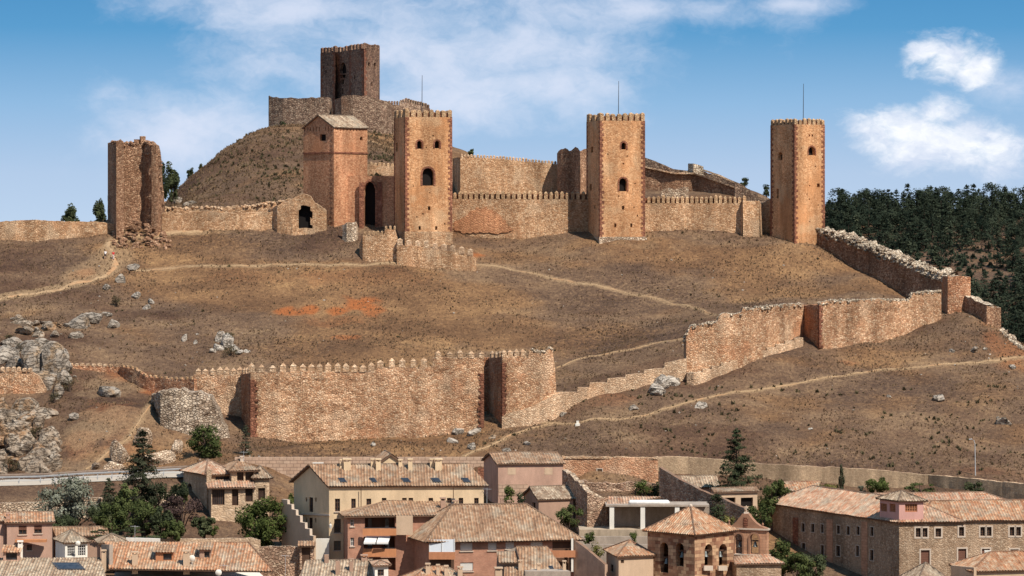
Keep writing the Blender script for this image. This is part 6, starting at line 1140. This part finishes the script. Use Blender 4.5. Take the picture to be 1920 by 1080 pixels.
shrub('light green bush at the foot of the stone house wall', 398, 1005, 34, 24, M['bright'], 470, n=700, ls=.3); shrub('bush growing beside the stepped garden wall', 552, 1006, 44, 50, M['green'], 462, n=900, ls=.3); shrub('small bush behind the stepped garden wall and stone house', 545, 948, 16, 26, M['bright'], 470, ls=.3)
conifer('pine_tree', 'tall full pine above the garden outbuildings', 1381, 42, 803, 930, 484, M['pine'], 15, 5200, .42, .05, .05, .7, .12)
broad('garden_tree', 'loose light green tree right of the tall pine', 1408, 1486, 888, 962, 482, M['green'], 3200, .38, 24, .26, .05); broad('garden_tree', 'feathery olive tree behind the belfry gable', 1395, 1466, 940, 1004, 466, M['green'], 2200, .32, 20, .26, .05); conifer('cypress_tree', 'stubby dark conifer in front of the long garden wall', 1344, 22, 925, 985, 466, M['pine'], 12, 1600, .34, .05, .0, .5, .05)
broad('garden_tree', 'yellow green bush between stubby conifer and bell tower', 1352, 1378, 962, 992, 463, M['yellow'], 500, .3, 8, .36, .0)
broad('cypress_tree', 'single pencil thin cypress against the pale terrace wall', 1572.5, 1583.5, 866, 928, 493, M['fir'], 1500, .26, 26, .24, .0, top=.6)
broad('shrub', 'rounded yellow green shrub left of the thin cypress', 1520, 1580, 904, 930, 491, M['yellow'], 1500, .30, 18, .3, .0, 'shrub'); broad('shrub', 'spiky bright green bush on the convent roof line', 1618, 1684, 890, 930, 489, M['bright'], 1800, .34, 18, .3, .0, 'shrub'); broad('shrub', 'dark ivy clump against the pale terrace wall', 1684, 1768, 905, 930, 491, M['green'], 1500, .30, 22, .2, .0, 'shrub', squash=.4); broad('shrub', 'dark ivy clump on the shaded terrace wall below the street lamp', 1800, 1850, 900, 930, 486, M['pine'], 800, .3, 12, .3, .0, 'shrub', squash=.5); broad('shrub', 'small pale bush left of the spiky bright green bush', 1605, 1625, 910, 928, 490, M['olive'], 400, .28, 8, .3, .0, 'shrub')
broad('garden_tree', 'small green tree in front of the mottled shed', 1036, 1096, 944, 992, 467, M['green'], 2000, .32, 18, .28, .05); shrub('bushy plant on the upper grey garden terrace', 1104, 1020, 26, 28, M['bright'], 462, n=600, ls=.28); shrub('leafy plant right of the bushy one on the garden terrace', 1190, 1018, 22, 26, M['bright'], 461, n=450, ls=.28); shrub('straggly yellow shrub below the terrace beside the brick garden wall', 1118, 1050, 34, 34, M['yellow'], 452, n=500, ls=.26)
shrub('green vine climbing the corner of the block house', 950, 944, 36, 36, M['bright'], 481, n=800, ls=.3, name='vine'); shrub('dark vine hanging beside the mottled shed wall', 976, 950, 20, 26, M['pine'], 480, n=400, ls=.3, name='vine'); shrub('ivy spilling over the rubble terrace wall', 1205, 930, 46, 32, M['bright'], 489, n=900, ls=.3, name='vine'); shrub('dark ivy at the top corner of the long garden wall', 1230, 948, 24, 52, M['pine'], 488.5, n=600, ls=.32, name='vine')
for i, (x0, x1, yt, yb, lb) in enumerate(((1436, 1500, 1005, 1085, 'dark green tree between belfry gable and convent'), (1488, 1556, 1030, 1090, 'lower shaded tree against the convent side wall'), (1462, 1530, 1036, 1092, 'olive green bush right of the belfry gable'))): broad('garden_tree', lb, x0, x1, yt, yb, 452-i*2, M['green'] if i != 1 else M['pine'], 3400, .36, 26, .28, .0)
for i, (px, hw, yt, yb, Yq, lb) in enumerate(((133, 24, 379, 436, 628, 'low spreading pine just left of the roofless tower wall top'), (187, 18, 369, 436, 625, 'pointed pine rising beside the roofless tower'), (322, 20, 299, 378, 655, 'tall dark pine right of the roofless tower'), (304, 13, 306, 378, 650, 'narrow dark pine half hidden behind the roofless tower'))): broad('pine_tree', lb, px-hw, px+hw, yt, yb, Yq, M['pine'], 2600, .5, 22, .3, .0, top=.8)
for px, hw, yt, yb, Yq, lb in ((357, 8, 312, 336, 692, 'small bush on the left shoulder of the summit hill'), (378, 6, 304, 322, 695, 'tiny bush above the small one on the summit hill'), (884, 7, 279, 293, 660, 'tiny tree peeping over the long inner wall'), (1396, 10, 332, 352, 690, 'small pine top behind the stepped inner wall'), (1437, 11, 342, 372, 690, 'dark pine top left of the slender tower'), (531, 6, 222, 246, 712, 'dark shrub at the foot of the summit enclosure wall')): broad('bush', lb, px-hw, px+hw, yt, yb, Yq, M['pine'], 420, .4, 9, .4, .0, 'bush', zb=ZZ(yb+4, Yq))
for px, py, w_, h_, lb in ((218, 575, 24, 22, 'dark shrub among the grey boulders'), (428, 638, 26, 18, 'shrub on top of the white outcrop'), (432, 668, 30, 24, 'round shrub below the white outcrop'), (130, 735, 40, 34, 'large shrub at the right foot of the limestone crag'), (102, 756, 28, 24, 'shrub beside the low red crag wall'), (68, 822, 32, 28, 'shrub growing in the middle of the ochre crag'), (18, 885, 44, 30, 'shrub low on the ochre crag near the road'), (42, 660, 30, 20, 'shrub on the pale crag ledge'), (20, 640, 30, 14, 'shrub on top of the pale crag')): shrub(lb, px, py, w_, h_)
# the pine wood on the far hill
def farpine(seed):
    r = np.random.default_rng(seed); P_ = []; lv = 14
    for i in range(lv):
        f = (i+r.random()*.6)/lv; L = (1-f)**.7*(.30+.10*r.random()); z = .03+.95*f
        for k in range(6):
            if r.random() < .12: continue
            a = r.random()*6.28; l = L*r.uniform(.6, 1.15); m = 11; t = r.random(m)**.6; P_.append(np.stack([np.cos(a)*l*t+r.normal(size=m)*.028, np.sin(a)*l*t+r.normal(size=m)*.028, z-.12*l*t+r.normal(size=m)*.02], 1))
    P_.append(np.stack([r.normal(size=14)*.012, r.normal(size=14)*.012, .9+.1*r.random(14)], 1)); return np.concatenate(P_)
def roundpine(seed):
    r = np.random.default_rng(seed); q = r.normal(size=(14, 3)); q /= np.linalg.norm(q, axis=1, keepdims=True); q = q*np.array([.24, .24, .34])+np.array([0, 0, .52]); v = r.normal(size=(14, 60, 3)); v /= np.linalg.norm(v, axis=2, keepdims=True); return (q[:, None]+v*.15*r.random((14, 60, 1))**.4).reshape(-1, 3)
fm = []
for s in range(7):
    pt = (farpine(100+s) if s < 4 else roundpine(300+s)); me = quads('pine_tree', pt*8, rng.uniform(.55, 1.1, len(pt))*.62, M['forest'], .55, nrm=pt*np.array([3.5, 3.5, 0])+np.array([0, 0, .6]))
    bm = bmesh.new(); bm.from_mesh(me); n0 = len(bm.faces); bmesh.ops.create_cone(bm, segments=6, radius1=.17, radius2=.05, depth=6.4, matrix=Matrix.Translation((0, 0, 3.0))); bm.faces.ensure_lookup_table()
    for f in bm.faces[n0:]: f.material_index = 1
    bm.to_mesh(me); bm.free(); me.materials.append(M['bark']); fm.append(me)
spots = []; tries = 0
while len(spots) < 298 and tries < 20000:
    tries += 1; px = rng.uniform(1548, 1932); Y = rng.uniform(770, 1190); x = (px-960)*Y/F
    z = float(Hs(np.array([x]), np.array([Y]))[0]); py = HY-(z-CZ)*F/Y; dens = 1.0 if py < 475 else .66
    if 1620 < px < 1900 and 470 < py < 570: dens *= .5
    if py < 440: dens = 1.25
    if px > 1860 and py > 560: dens = 1.2
    if float(vn(px/26, py/16, 77)) > dens*.85 or py > 660: continue
    if any((x-a)**2+(Y-b)**2 < 5.5 for a, b, c in spots): continue
    spots.append((x, Y, z))
for i, (x, Y, z) in enumerate(spots):
    o = bpy.data.objects.new('pine_tree', fm[i % 7] if Y > 1000 or i % 3 else fm[i % 4]); s = rng.uniform(.62, 1.35); o.scale = (s*rng.uniform(.95, 1.35), s*rng.uniform(.95, 1.35), s); o.rotation_euler = (0, 0, rng.uniform(0, 6.28)); put(o, None, (x, Y, z-.3)); tag(o, 'dark pine in the wood on the far hill beyond the slender tower', 'tree', 'pines in the far hill wood')
V = []; more = []
while len(more) < 150:
    px = rng.uniform(1548, 1935); Y = rng.uniform(770, 1190); x = (px-960)*Y/F; z = float(Hs(np.array([x]), np.array([Y]))[0]); py = HY-(z-CZ)*F/Y
    if py > 655 or float(vn(px/22, py/14, 78)) > (.62 if py < 470 else .36): continue
    if any((x-a)**2+(Y-b)**2 < 7 for a, b, c in spots): continue
    spots.append((x, Y, z)); more.append(1); pt = farpine(700+len(more) % 5); k = rng.random(len(pt)) < .45; V.append(pt[k]*rng.uniform(5, 8.5)*np.array([1.25, 1.25, 1])+np.array([x, Y, z-.2]))
V = np.concatenate(V); me = quads('pine_wood', V, rng.uniform(.6, 1.2, len(V))*.85, M['forest'], .6, nrm=rng.normal(size=V.shape)*.5+np.array([0, 0, .8])); o = bpy.data.objects.new('pine_wood', me); put(o); o['kind'] = 'stuff'
# low scrub in the wood, dry grass and scattered stones (uncounted)
def tufts(name, n, region, mat, hgt, wid, dens=None, blades=3):
    x = rng.uniform(region[0], region[1], n); y = rng.uniform(region[2], region[3], n)
    if dens is not None: k = rng.random(n) < dens(x, y); x, y = x[k], y[k]
    z = Hh(x, y); n = len(x); V = []; sz = np.minimum(np.exp(rng.normal(size=n)*.35), 1.6)
    for b in range(blades):
        a = rng.uniform(0, 6.28, n); h = rng.uniform(.5, 1.3, n)*hgt*sz; w_ = rng.uniform(.6, 1.3, n)*wid*sz; lx, ly = np.cos(a), np.sin(a); tx, ty = np.clip(rng.normal(size=n), -1.4, 1.4)*h*.45, np.clip(rng.normal(size=n), -1.4, 1.4)*h*.45
        V.append(np.stack([np.stack([x-lx*w_, y-ly*w_, z-.03], 1), np.stack([x+lx*w_, y+ly*w_, z-.03], 1), np.stack([x+tx, y+ty, z+h], 1)], 1))
    v = np.concatenate(V).reshape(-1, 3); m = len(v)//3; me = bpy.data.meshes.new(name); me.vertices.add(3*m); me.vertices.foreach_set('co', v.astype(np.float32).ravel()); me.loops.add(3*m); me.loops.foreach_set('vertex_index', np.arange(3*m, dtype=np.int32)); me.polygons.add(m); me.polygons.foreach_set('loop_start', np.arange(0, 3*m, 3, dtype=np.int32)); me.update(calc_edges=True); me.materials.append(mat)
    o = bpy.data.objects.new(name, me); put(o); o['kind'] = 'stuff'; return o
tufts('dry_grass', 90000, (-105, 108, 488, 612), M['drygrass'], .22, .09, lambda x, y: .15+.9*smooth(.36, .6, fbm(x/9, y/6, 21, 4)))
tufts('dry_grass', 26000, (-85, -20, 612, 715), M['drygrass'], .28, .12, lambda x, y: .25+.75*smooth(.35, .6, fbm(x/9, y/6, 22, 4)))
tufts('low_scrub', 1300, (-100, 110, 495, 600), M['scrub'], .28, .18, lambda x, y: smooth(.52, .64, fbm(x/12, y/7, 23, 4))*.9+.02, 5)
tufts('low_scrub', 1500, (20, 110, 498, 530), M['scrub'], .34, .22, lambda x, y: smooth(.44, .58, fbm(x/7, y/3, 25, 3))*.9, 7)
tufts('low_scrub', 2500, (-85, -20, 612, 715), M['scrub'], .4, .28, lambda x, y: smooth(.47, .6, fbm(x/8, y/8, 24, 4)), 7)
tufts('undergrowth', 6500, (75, 205, 760, 1150), M['forest'], .9, .7, lambda x, y: smooth(.40, .58, fbm(x/14, y/22, 26, 4)), 7)
# ---------------------------------------------------------------- rocks
_b = bmesh.new(); bmesh.ops.create_icosphere(_b, subdivisions=3, radius=1); ICO = np.array([v.co[:] for v in _b.verts]); ICF = [[v.index for v in f.verts] for f in _b.faces]; _b.free()
def rockverts(seed, size, cuts=19, rough=.09):
    r = np.random.default_rng(seed); v = ICO.copy(); N_ = r.normal(size=(cuts, 3)); N_ /= np.linalg.norm(N_, axis=1, keepdims=True); D = r.uniform(.38, .80, cuts); s = np.ones(len(v))
    for n_, d in zip(N_, D): k = v@n_; s = np.where(k > d, np.minimum(s, d/np.maximum(k, 1e-6)), s)
    v = v*s[:, None]; v *= 1+rough*(np.array([mnoise.noise(Vector((p*2.2+seed*1.37).tolist())) for p in v])[:, None])+rough*.5*(np.array([mnoise.noise(Vector((p*5.5+seed).tolist())) for p in v])[:, None]); return v*np.array(size)*1.28
def rockmesh(lst, name, mat, lab=None, cat='rock', kind=None, group=None, tilt=.5):
    """lst of (x, y, z, (sx, sy, sz), seed) merged into one solid outcrop"""
    V, Fc = [], []; n0 = 0
    for x, y, z, s, sd_ in lst:
        v = rockverts(sd_, s); r = np.random.default_rng(sd_+5); m = np.array(Matrix.Rotation(r.uniform(0, 6.28), 3, 'Z') @ Matrix.Rotation(r.uniform(-tilt, tilt), 3, 'X')); v = v@m.T+np.array([x, y, z]); V.append(v); Fc += [[i+n0 for i in f] for f in ICF]; n0 += len(v)
    V = np.concatenate(V); c = Vector(((V[:, 0].min()+V[:, 0].max())/2, (V[:, 1].min()+V[:, 1].max())/2, V[:, 2].min())); me = bpy.data.meshes.new(name); me.from_pydata((V-np.array(c)).tolist(), [], Fc); me.materials.append(mat); o = bpy.data.objects.new(name, me); put(o, None, c); return tag(o, lab, cat if lab else None, group, kind)
sd_n = [1000]
def rk(px, py, w_, h_, mat, lab, grp=None, nm='rock'):
    c = hit(px, py); k = c.y/F; sd_n[0] += 1; return rockmesh([(c.x, c.y+w_*k*.2, c.z+h_*k*.12, (w_*k*.62, w_*k*.5, h_*k*.75), sd_n[0])], nm, mat, lab, 'rock', None, grp)
lw, lg = M['limestone_white'], M['limestone']
for a in ((173, 602, 38, 30, lg, 'largest grey boulder of the cluster below the forked footpath'), (150, 615, 36, 28, lg, 'dark faced boulder at the left of the grey cluster'), (214, 614, 28, 22, lg, 'rounded grey boulder right of the grey cluster'), (199, 592, 18, 12, lg, 'small dark stone beside the largest grey boulder'), (140, 634, 22, 14, lg, 'small pale boulder below the grey cluster'), (125, 612, 20, 10, lg, 'flat stone left of the grey cluster'), (256, 557, 22, 12, lw, 'white rock above the pair of white stones'), (281, 567, 15, 11, lw, 'upper stone of the white pair'), (276, 580, 20, 14, lw, 'lower stone of the white pair'), (228, 530, 22, 18, lg, 'grey rock beside the footpath fork'), (200, 541, 26, 14, lg, 'low grey rock left of the footpath fork'), (245, 505, 26, 10, lg, 'flat rocks where the two upper footpaths part'), (345, 640, 10, 18, lw, 'upright white stone left of the white outcrop'), (367, 645, 9, 10, lw, 'little white stone beside the upright one'), (1055, 776, 26, 14, lg, 'dark rock near the foot of the pale stepped wall'), (1187, 768, 26, 10, lg, 'flat grey rock above the long right hand footpath'), (1317, 764, 24, 14, lw, 'pale rock below the long right hand footpath'), (1880, 795, 40, 18, lg, 'large grey rock above the street lamp'), (1785, 660, 14, 10, lw, 'white rock on the knoll below the corner turret'), (1826, 660, 20, 10, lg, 'dark rock on the knoll below the corner turret'), (1846, 656, 9, 6, lw, 'tiny white stone right of the dark knoll rock'), (1762, 752, 32, 16, lg, 'grey rock in the middle of the right hand slope'), (1900, 690, 18, 10, lg, 'grey rock just under the right end of the footpath'), (656, 815, 18, 22, lg, 'dark rounded rock against the foot of the crenellated rampart'), (860, 814, 22, 14, lw, 'white rock at the right foot of the crenellated rampart'), (894, 812, 30, 16, lw, 'larger white rock beside the recess of the crenellated rampart'), (850, 830, 18, 12, lw, 'pale stone on the slope below the larger white rock'), (884, 842, 18, 12, lw, 'white stone above the short sloping footpath'), (925, 822, 14, 9, lg, 'grey stone beside the short sloping footpath'), (948, 846, 20, 9, lg, 'flat dark stone above the block house roof'), (988, 834, 14, 10, lw, 'white stone right of the short sloping footpath'), (202, 742, 44, 32, lg, 'dark grey boulder in the red gully'), (140, 786, 20, 16, lg, 'rough stone low in the red gully'), (1668, 745, 9, 6, lw, 'small white stone alone on the right hand slope'), (700, 836, 12, 7, lw, 'small stone below the crenellated rampart'), (1520, 805, 10, 5, lw, 'small white stone low on the right hand slope')): rk(*a)
for a in ((225, 868, 42, 50, 'pointed grey masonry block above the road'), (292, 872, 78, 44, 'long tumbled masonry block behind the tall fir'), (268, 838, 34, 36, 'dark topped masonry block behind the tall fir'), (333, 850, 26, 36, 'small leaning masonry block below the grey rubble stub'), (180, 880, 22, 22, 'squarish pale block beside the road'), (212, 885, 40, 22, 'low heap of masonry beside the squarish pale block')): rk(a[0], a[1], a[2], a[3], M['pale'], a[4], None, 'masonry_block')
def outcrop(pts, mat, name, lab, dz=.1, tilt=.5):
    L_ = []
    for px, py, w_, h_ in pts: c = hit(px, py); k = c.y/F; sd_n[0] += 1; L_.append((c.x, c.y+w_*k*.15, c.z+h_*k*dz, (w_*k*.6, w_*k*.55, h_*k*.7), sd_n[0]))
    return rockmesh(L_, name, mat, lab, 'rock outcrop', tilt=tilt)
outcrop([(408, 655, 26, 20), (425, 648, 30, 26), (440, 658, 22, 18), (412, 640, 20, 20), (398, 660, 14, 12), (450, 662, 18, 10), (462, 660, 20, 8), (428, 636, 18, 14)], lw, 'rock_outcrop', 'white rock outcrop with two round shrubs above the crenellated rampart')
outcrop([(1228, 735, 34, 26), (1240, 728, 36, 26), (1252, 720, 36, 24), (1264, 714, 34, 20), (1276, 708, 30, 18), (1236, 740, 24, 14)], lw, 'rock_outcrop', 'white rocks under the join of pale stepped wall and red rampart')
rng2 = np.random.default_rng(4)
outcrop([(x, y+6, w_, h_) for x, y, w_, h_ in ((8, 668, 60, 40), (45, 655, 60, 34), (20, 640, 50, 24), (70, 648, 40, 20), (95, 672, 60, 44), (60, 690, 66, 56), (100, 700, 56, 66), (80, 722, 60, 50), (115, 690, 34, 40), (118, 715, 30, 34), (30, 680, 46, 24), (105, 740, 30, 30))], lg, 'limestone_crag', 'large smooth grey limestone crag rising behind the low red crag wall', .15, .35)
for i in range(15): rk(rng2.uniform(-5, 105), rng2.uniform(594, 634), rng2.uniform(16, 36), rng2.uniform(9, 15), M['crag'], 'ragged ochre rock in the patch below the left end of the main footpath', 'ragged ochre rocks below the footpath')
outcrop([(x, y, w_, h_) for x, y, w_, h_ in [(rng2.uniform(-15, 112-abs(yy-830)*.12), yy, rng2.uniform(20, 52), rng2.uniform(18, 42)) for yy in np.linspace(772, 892, 52)]], M['crag'], 'ochre_crag', 'jagged ochre and grey crag below the low red crag wall beside the road', .18, .8)
mound = []
for i in range(110):
    px = rng2.uniform(210, 318); hgt = max(0, 1-abs(px-258)/58); f = rng2.random(); q = XY(px, 595.5+5.5*f); s = rng2.uniform(.32, .7); mound.append((q.x, q.y, gz(q.x, q.y)-.15+3.0*hgt*f, (s, s, s*.8), 5000+i))
rockmesh(mound, 'rubble_mound', M['ruin'], 'mound of fallen rubble at the foot of the roofless tower', 'rubble mound')
for i in range(9): rk(1866+i*6, 612+i*5.2, 15, 11, M['capstone'], 'pale rubble block in the trail below the ruined wall stub', 'rubble blocks trailing below the wall stub', 'rubble_block')
outcrop([(310, 378, 30, 16), (335, 380, 36, 14), (355, 384, 30, 10)], lg, 'rock_outcrop', 'smooth grey rock slab right of the roofless tower', .2)
L_ = []
for i in range(300):
    px, py = rng.uniform(0, 1920), rng.uniform(480, 870)
    if fbm(px/130, py/50, 31, 3) < .44 and rng.random() < .8: continue
    c = hit(px, py)
    if c.y > 606: continue
    s = rng.uniform(.08, .26)*(1.7 if rng.random() < .12 else 1); sd_n[0] += 1; L_.append((c.x, c.y, c.z, (s, s, s*.7), sd_n[0]))
V, Fc = [], []; _b = bmesh.new(); bmesh.ops.create_icosphere(_b, subdivisions=1, radius=1); I1 = np.array([v.co[:] for v in _b.verts]); F1 = [[v.index for v in f.verts] for f in _b.faces]; _b.free(); n0 = 0
for x, y, z, s, sd_ in L_: v = I1*np.array(s)*np.random.default_rng(sd_).uniform(.7, 1.25, (len(I1), 1))+np.array([x, y, z]); V.append(v); Fc += [[i+n0 for i in f] for f in F1]; n0 += len(v)
me = bpy.data.meshes.new('scattered_stones'); me.from_pydata(np.concatenate(V).tolist(), [], Fc); me.materials.append(lw); o = bpy.data.objects.new('scattered_stones', me); put(o); o['kind'] = 'stuff'
# ---------------------------------------------------------------- two walkers on the footpath
def skin(name, verts, edges, rads, mat, parent, sub=2):
    me = bpy.data.meshes.new(name); me.from_pydata([tuple(v) for v in verts], edges, []); me.materials.append(mat); o = bpy.data.objects.new(name, me); put(o, parent, WLOC[parent.name])
    o.modifiers.new('skin', 'SKIN'); o.modifiers.new('smooth', 'SUBSURF').render_levels = sub
    for d, r in zip(me.skin_vertices[0].data, rads): d.radius = (r, r*.85) if not isinstance(r, tuple) else r
    me.skin_vertices[0].data[0].use_root = True; return o
def person(px, py, lab, shirt, legs, legmat, hair, ph):
    c = hit(px, py); t = thing('person', lab, 'person', c); s = math.sin(ph)*.16; k = .06
    J = [(0, 0, .95), (0, 0, 1.12), (0, .01, 1.30), (0, .02, 1.44), (0, .02, 1.52), (0, .03, 1.60), (0, .03, 1.71), (.18, .01, 1.40), (.25, -s*.6, 1.14), (.24, -s*1.1+.08, .90), (.24, -s*1.2+.1, .80), (-.18, .01, 1.40), (-.25, s*.6, 1.14), (-.24, s*1.1+.08, .90), (-.24, s*1.2+.1, .80), (.10, 0, .90), (.11, s, .50), (.11, s*1.3-.1, .09), (.12, s*1.3+.1, .04), (-.10, 0, .90), (-.11, -s, .50), (-.11, -s*1.3-.1, .09), (-.12, -s*1.3+.1, .04)]
    E = [(0, 1), (1, 2), (2, 3), (3, 4), (4, 5), (5, 6), (3, 7), (7, 8), (8, 9), (9, 10), (3, 11), (11, 12), (12, 13), (13, 14), (0, 15), (15, 16), (16, 17), (17, 18), (0, 19), (19, 20), (20, 21), (21, 22)]
    r = [.14, .13, .14, .10, .055, .09, .08, .06, .045, .035, .03, .06, .045, .035, .03, .09, .06, .045, .04, .09, .06, .045, .04]
    skin('body', J, E, r, M['skin'], t)
    sl = [(0, 0, .92), (0, 0, 1.12), (0, .01, 1.30), (0, .02, 1.43), (.18, .01, 1.41), (.25, -s*.5, 1.17), (-.18, .01, 1.41), (-.25, s*.5, 1.17)]; skin('shirt', sl, [(0, 1), (1, 2), (2, 3), (3, 4), (4, 5), (3, 6), (6, 7)], [.165, .155, .17, .12, .085, .068, .085, .068], shirt, t)
    e = .50 if legs == 'shorts' else .16; f = 1.0 if legs == 'shorts' else 1.2
    tr = [(0, 0, .97), (.10, 0, .88), (.11, s*f, e+.02), (-.10, 0, .88), (-.11, -s*f, e+.02)] if legs == 'shorts' else [(0, 0, .97), (.10, 0, .88), (.11, s, .50), (.11, s*1.3-.09, .14), (-.10, 0, .88), (-.11, -s, .50), (-.11, -s*1.3-.09, .14)]
    ed = [(0, 1), (1, 2), (0, 3), (3, 4)] if legs == 'shorts' else [(0, 1), (1, 2), (2, 3), (0, 4), (4, 5), (5, 6)]
    skin('trousers', tr, ed, [.16, .12, .09, .12, .09] if legs == 'shorts' else [.16, .115, .085, .07, .115, .085, .07], legmat, t)
    skin('hair', [(0, .0, 1.60), (0, .01, 1.70), (0, .03, 1.76)], [(0, 1), (1, 2)], [.08, .10, .07], hair, t)
M['skin'] = plain('skin', (.46, .27, .19), .05); M['hairm'] = plain('dark_hair', (.035, .022, .016), .1); M['redc'] = plain('red_cloth', (.55, .03, .035), .08); M['whitec'] = plain('white_cloth', (.80, .78, .76), .05); M['darkc'] = plain('dark_cloth', (.025, .025, .032), .1); M['palec'] = plain('pale_cloth', (.62, .50, .46), .08)
person(197.5, 486.5, 'walker in a white top and dark shorts seen from behind', M['whitec'], 'shorts', M['darkc'], M['hairm'], 1.0)
person(212.5, 487.5, 'walker in a red top and pale trousers seen from behind', M['redc'], 'long', M['palec'], M['hairm'], -1.0)
# ---------------------------------------------------------------- sky, sun, camera
SAZ, SEL = 38.0, 51.6
sd = Vector((math.sin(rad(SAZ))*math.cos(rad(SEL)), -math.cos(rad(SAZ))*math.cos(rad(SEL)), math.sin(rad(SEL))))
sun = bpy.data.objects.new('sun', bpy.data.lights.new('sun', 'SUN')); sun.data.energy = 5.0; sun.data.angle = rad(.5); sun.data.color = (1, .93, .83); sun.rotation_euler = sd.to_track_quat('Z', 'Y').to_euler(); sun.location = (150, 300, 250); col.objects.link(sun)
w = bpy.data.worlds.new('World'); scene.world = w; w.use_nodes = True; nt = w.node_tree; nt.nodes.clear()
class GW(G):
    def __init__(s): s.t = nt
g = GW()
vec = g.n('TexCoord').outputs['Generated']
sep = g.n('SeparateXYZ', {0: vec}); ez = g.math('MULTIPLY', g.math('MAXIMUM', sep.outputs[2], -.02), 5.0)
sky = g.n('TexSky', {'Vector': g.n('CombineXYZ', {0: sep.outputs[0], 1: sep.outputs[1], 2: g.math('ADD', ez, .12)}).outputs[0]}, sky_type='NISHITA', sun_disc=False, sun_elevation=rad(SEL), sun_rotation=rad(180-SAZ), altitude=1000, air_density=1.0, dust_density=.6, ozone_density=2.0)
hs = g.n('HueSaturation', {'Saturation': 1.0, 'Value': 1.0, 'Color': sky.outputs[0]}).outputs[0]
# clouds: azimuth x elevation of the direction, in degrees
az = g.math('MULTIPLY', g.math('ARCTAN2', sep.outputs[0], sep.outputs[1]), 57.2958); el = g.math('MULTIPLY', g.math('ARCSINE', sep.outputs[2]), 57.2958)
cv0 = g.n('CombineXYZ', {0: az, 1: g.math('MULTIPLY', el, 1.6), 2: 2.7}).outputs[0]; wc = g.n('VectorMath', {0: g.noise(cv0, .7, 4, .6, out='Color'), 1: (.5, .5, .5)}, operation='SUBTRACT').outputs[0]; cv = g.n('VectorMath', {0: cv0, 1: g.scale(wc, 1.5)}, operation='ADD').outputs[0]
nz = g.noise(cv, .9, 7, .62); nw = g.noise(cv, .42, 7, .62)
def lobe(px, py, rx, ry):
    a0 = math.degrees(math.atan((px-960)/F)); e0 = math.degrees(math.atan((HY-py)/F)); ra = math.degrees(rx/F); re = math.degrees(ry/F)
    dx = g.math('DIVIDE', g.math('SUBTRACT', az, a0), ra); dy = g.math('DIVIDE', g.math('SUBTRACT', el, e0), re)
    return g.math('SUBTRACT', 1.0, g.math('SQRT', g.math('ADD', g.math('MULTIPLY', dx, dx), g.math('MULTIPLY', dy, dy))))
def many(ls):
    o = lobe(*ls[0])
    for l in ls[1:]: o = g.math('MAXIMUM', o, lobe(*l))
    return o
cum = many([(1715, 250, 115, 62), (1805, 262, 130, 70), (1760, 215, 80, 40), (1865, 292, 100, 54), (1700, 282, 100, 45), (1785, 108, 84, 50), (1828, 126, 60, 50), (1740, 100, 50, 28)])
soft = many([(960, 90, 340, 120), (1060, 20, 300, 90), (700, 80, 360, 130), (560, 20, 300, 60), (430, 230, 230, 80), (330, 270, 170, 60), (1040, 150, 170, 70), (850, 200, 200, 60), (1480, 10, 120, 22), (820, 100, 120, 60), (1900, 170, 80, 40), (1200, 20, 300, 40), (980, 60, 120, 60)])
rest = g.math('MULTIPLY', g.step(g.math('ABSOLUTE', g.math('SUBTRACT', el, 20)), 16, 8), g.step(nw, .38, .6))       # unseen warm-tinted cloud added over the rest of the dome for fill light
c1 = g.step(g.math('ADD', cum, g.math('MULTIPLY', g.math('SUBTRACT', nz, .5), 2.2)), -.12, .8)
c2 = g.math('MULTIPLY', g.step(g.math('ADD', g.math('MULTIPLY', soft, .9), g.math('MULTIPLY', g.math('SUBTRACT', nw, .5), 3.0)), -.35, 1.25), .8)
SKYK = .12
base = g.mix(1.0, hs, (SKYK, SKYK, SKYK), 'MULTIPLY')
base = g.mix(.86, base, g.ramp(g.math('MULTIPLY', g.math('ADD', el, .6), .19), [(0.0, (.46, .56, .70)), (.28, (.40, .52, .69)), (.52, (.25, .44, .66)), (.78, (.085, .30, .55)), (1, (.05, .24, .49))]))
cc = g.mix(c2, base, (.66, .70, .82)); cc = g.mix(g.math('MULTIPLY', rest, .9), cc, (.64, .56, .47))
cs = g.ramp(g.noise(g.n('VectorMath', {0: cv, 1: (.12, -.22, 0)}, operation='ADD').outputs[0], 1.1, 5, .6), [(.35, (.56, .63, .77)), (.62, (.84, .86, .90))])
cc = g.mix(c1, cc, cs)
bg = g.n('Background', {'Color': cc, 'Strength': 1.0}); o = g.n('OutputWorld'); nt.links.new(bg.outputs[0], o.inputs[0])
cam = bpy.data.cameras.new('camera'); cam.sensor_width = 36; cam.lens = 36*F/1920; cam.shift_y = -(540-HY)/1920; cam.clip_start = 1; cam.clip_end = 30000
co = bpy.data.objects.new('camera', cam); co.location = (0, 0, CZ); co.rotation_euler = (math.pi/2, 0, 0); col.objects.link(co); scene.camera = co
vs = scene.view_settings; vs.view_transform = 'Standard'; vs.look = 'None'; vs.exposure = .25; vs.gamma = 1; vs.use_curve_mapping = False
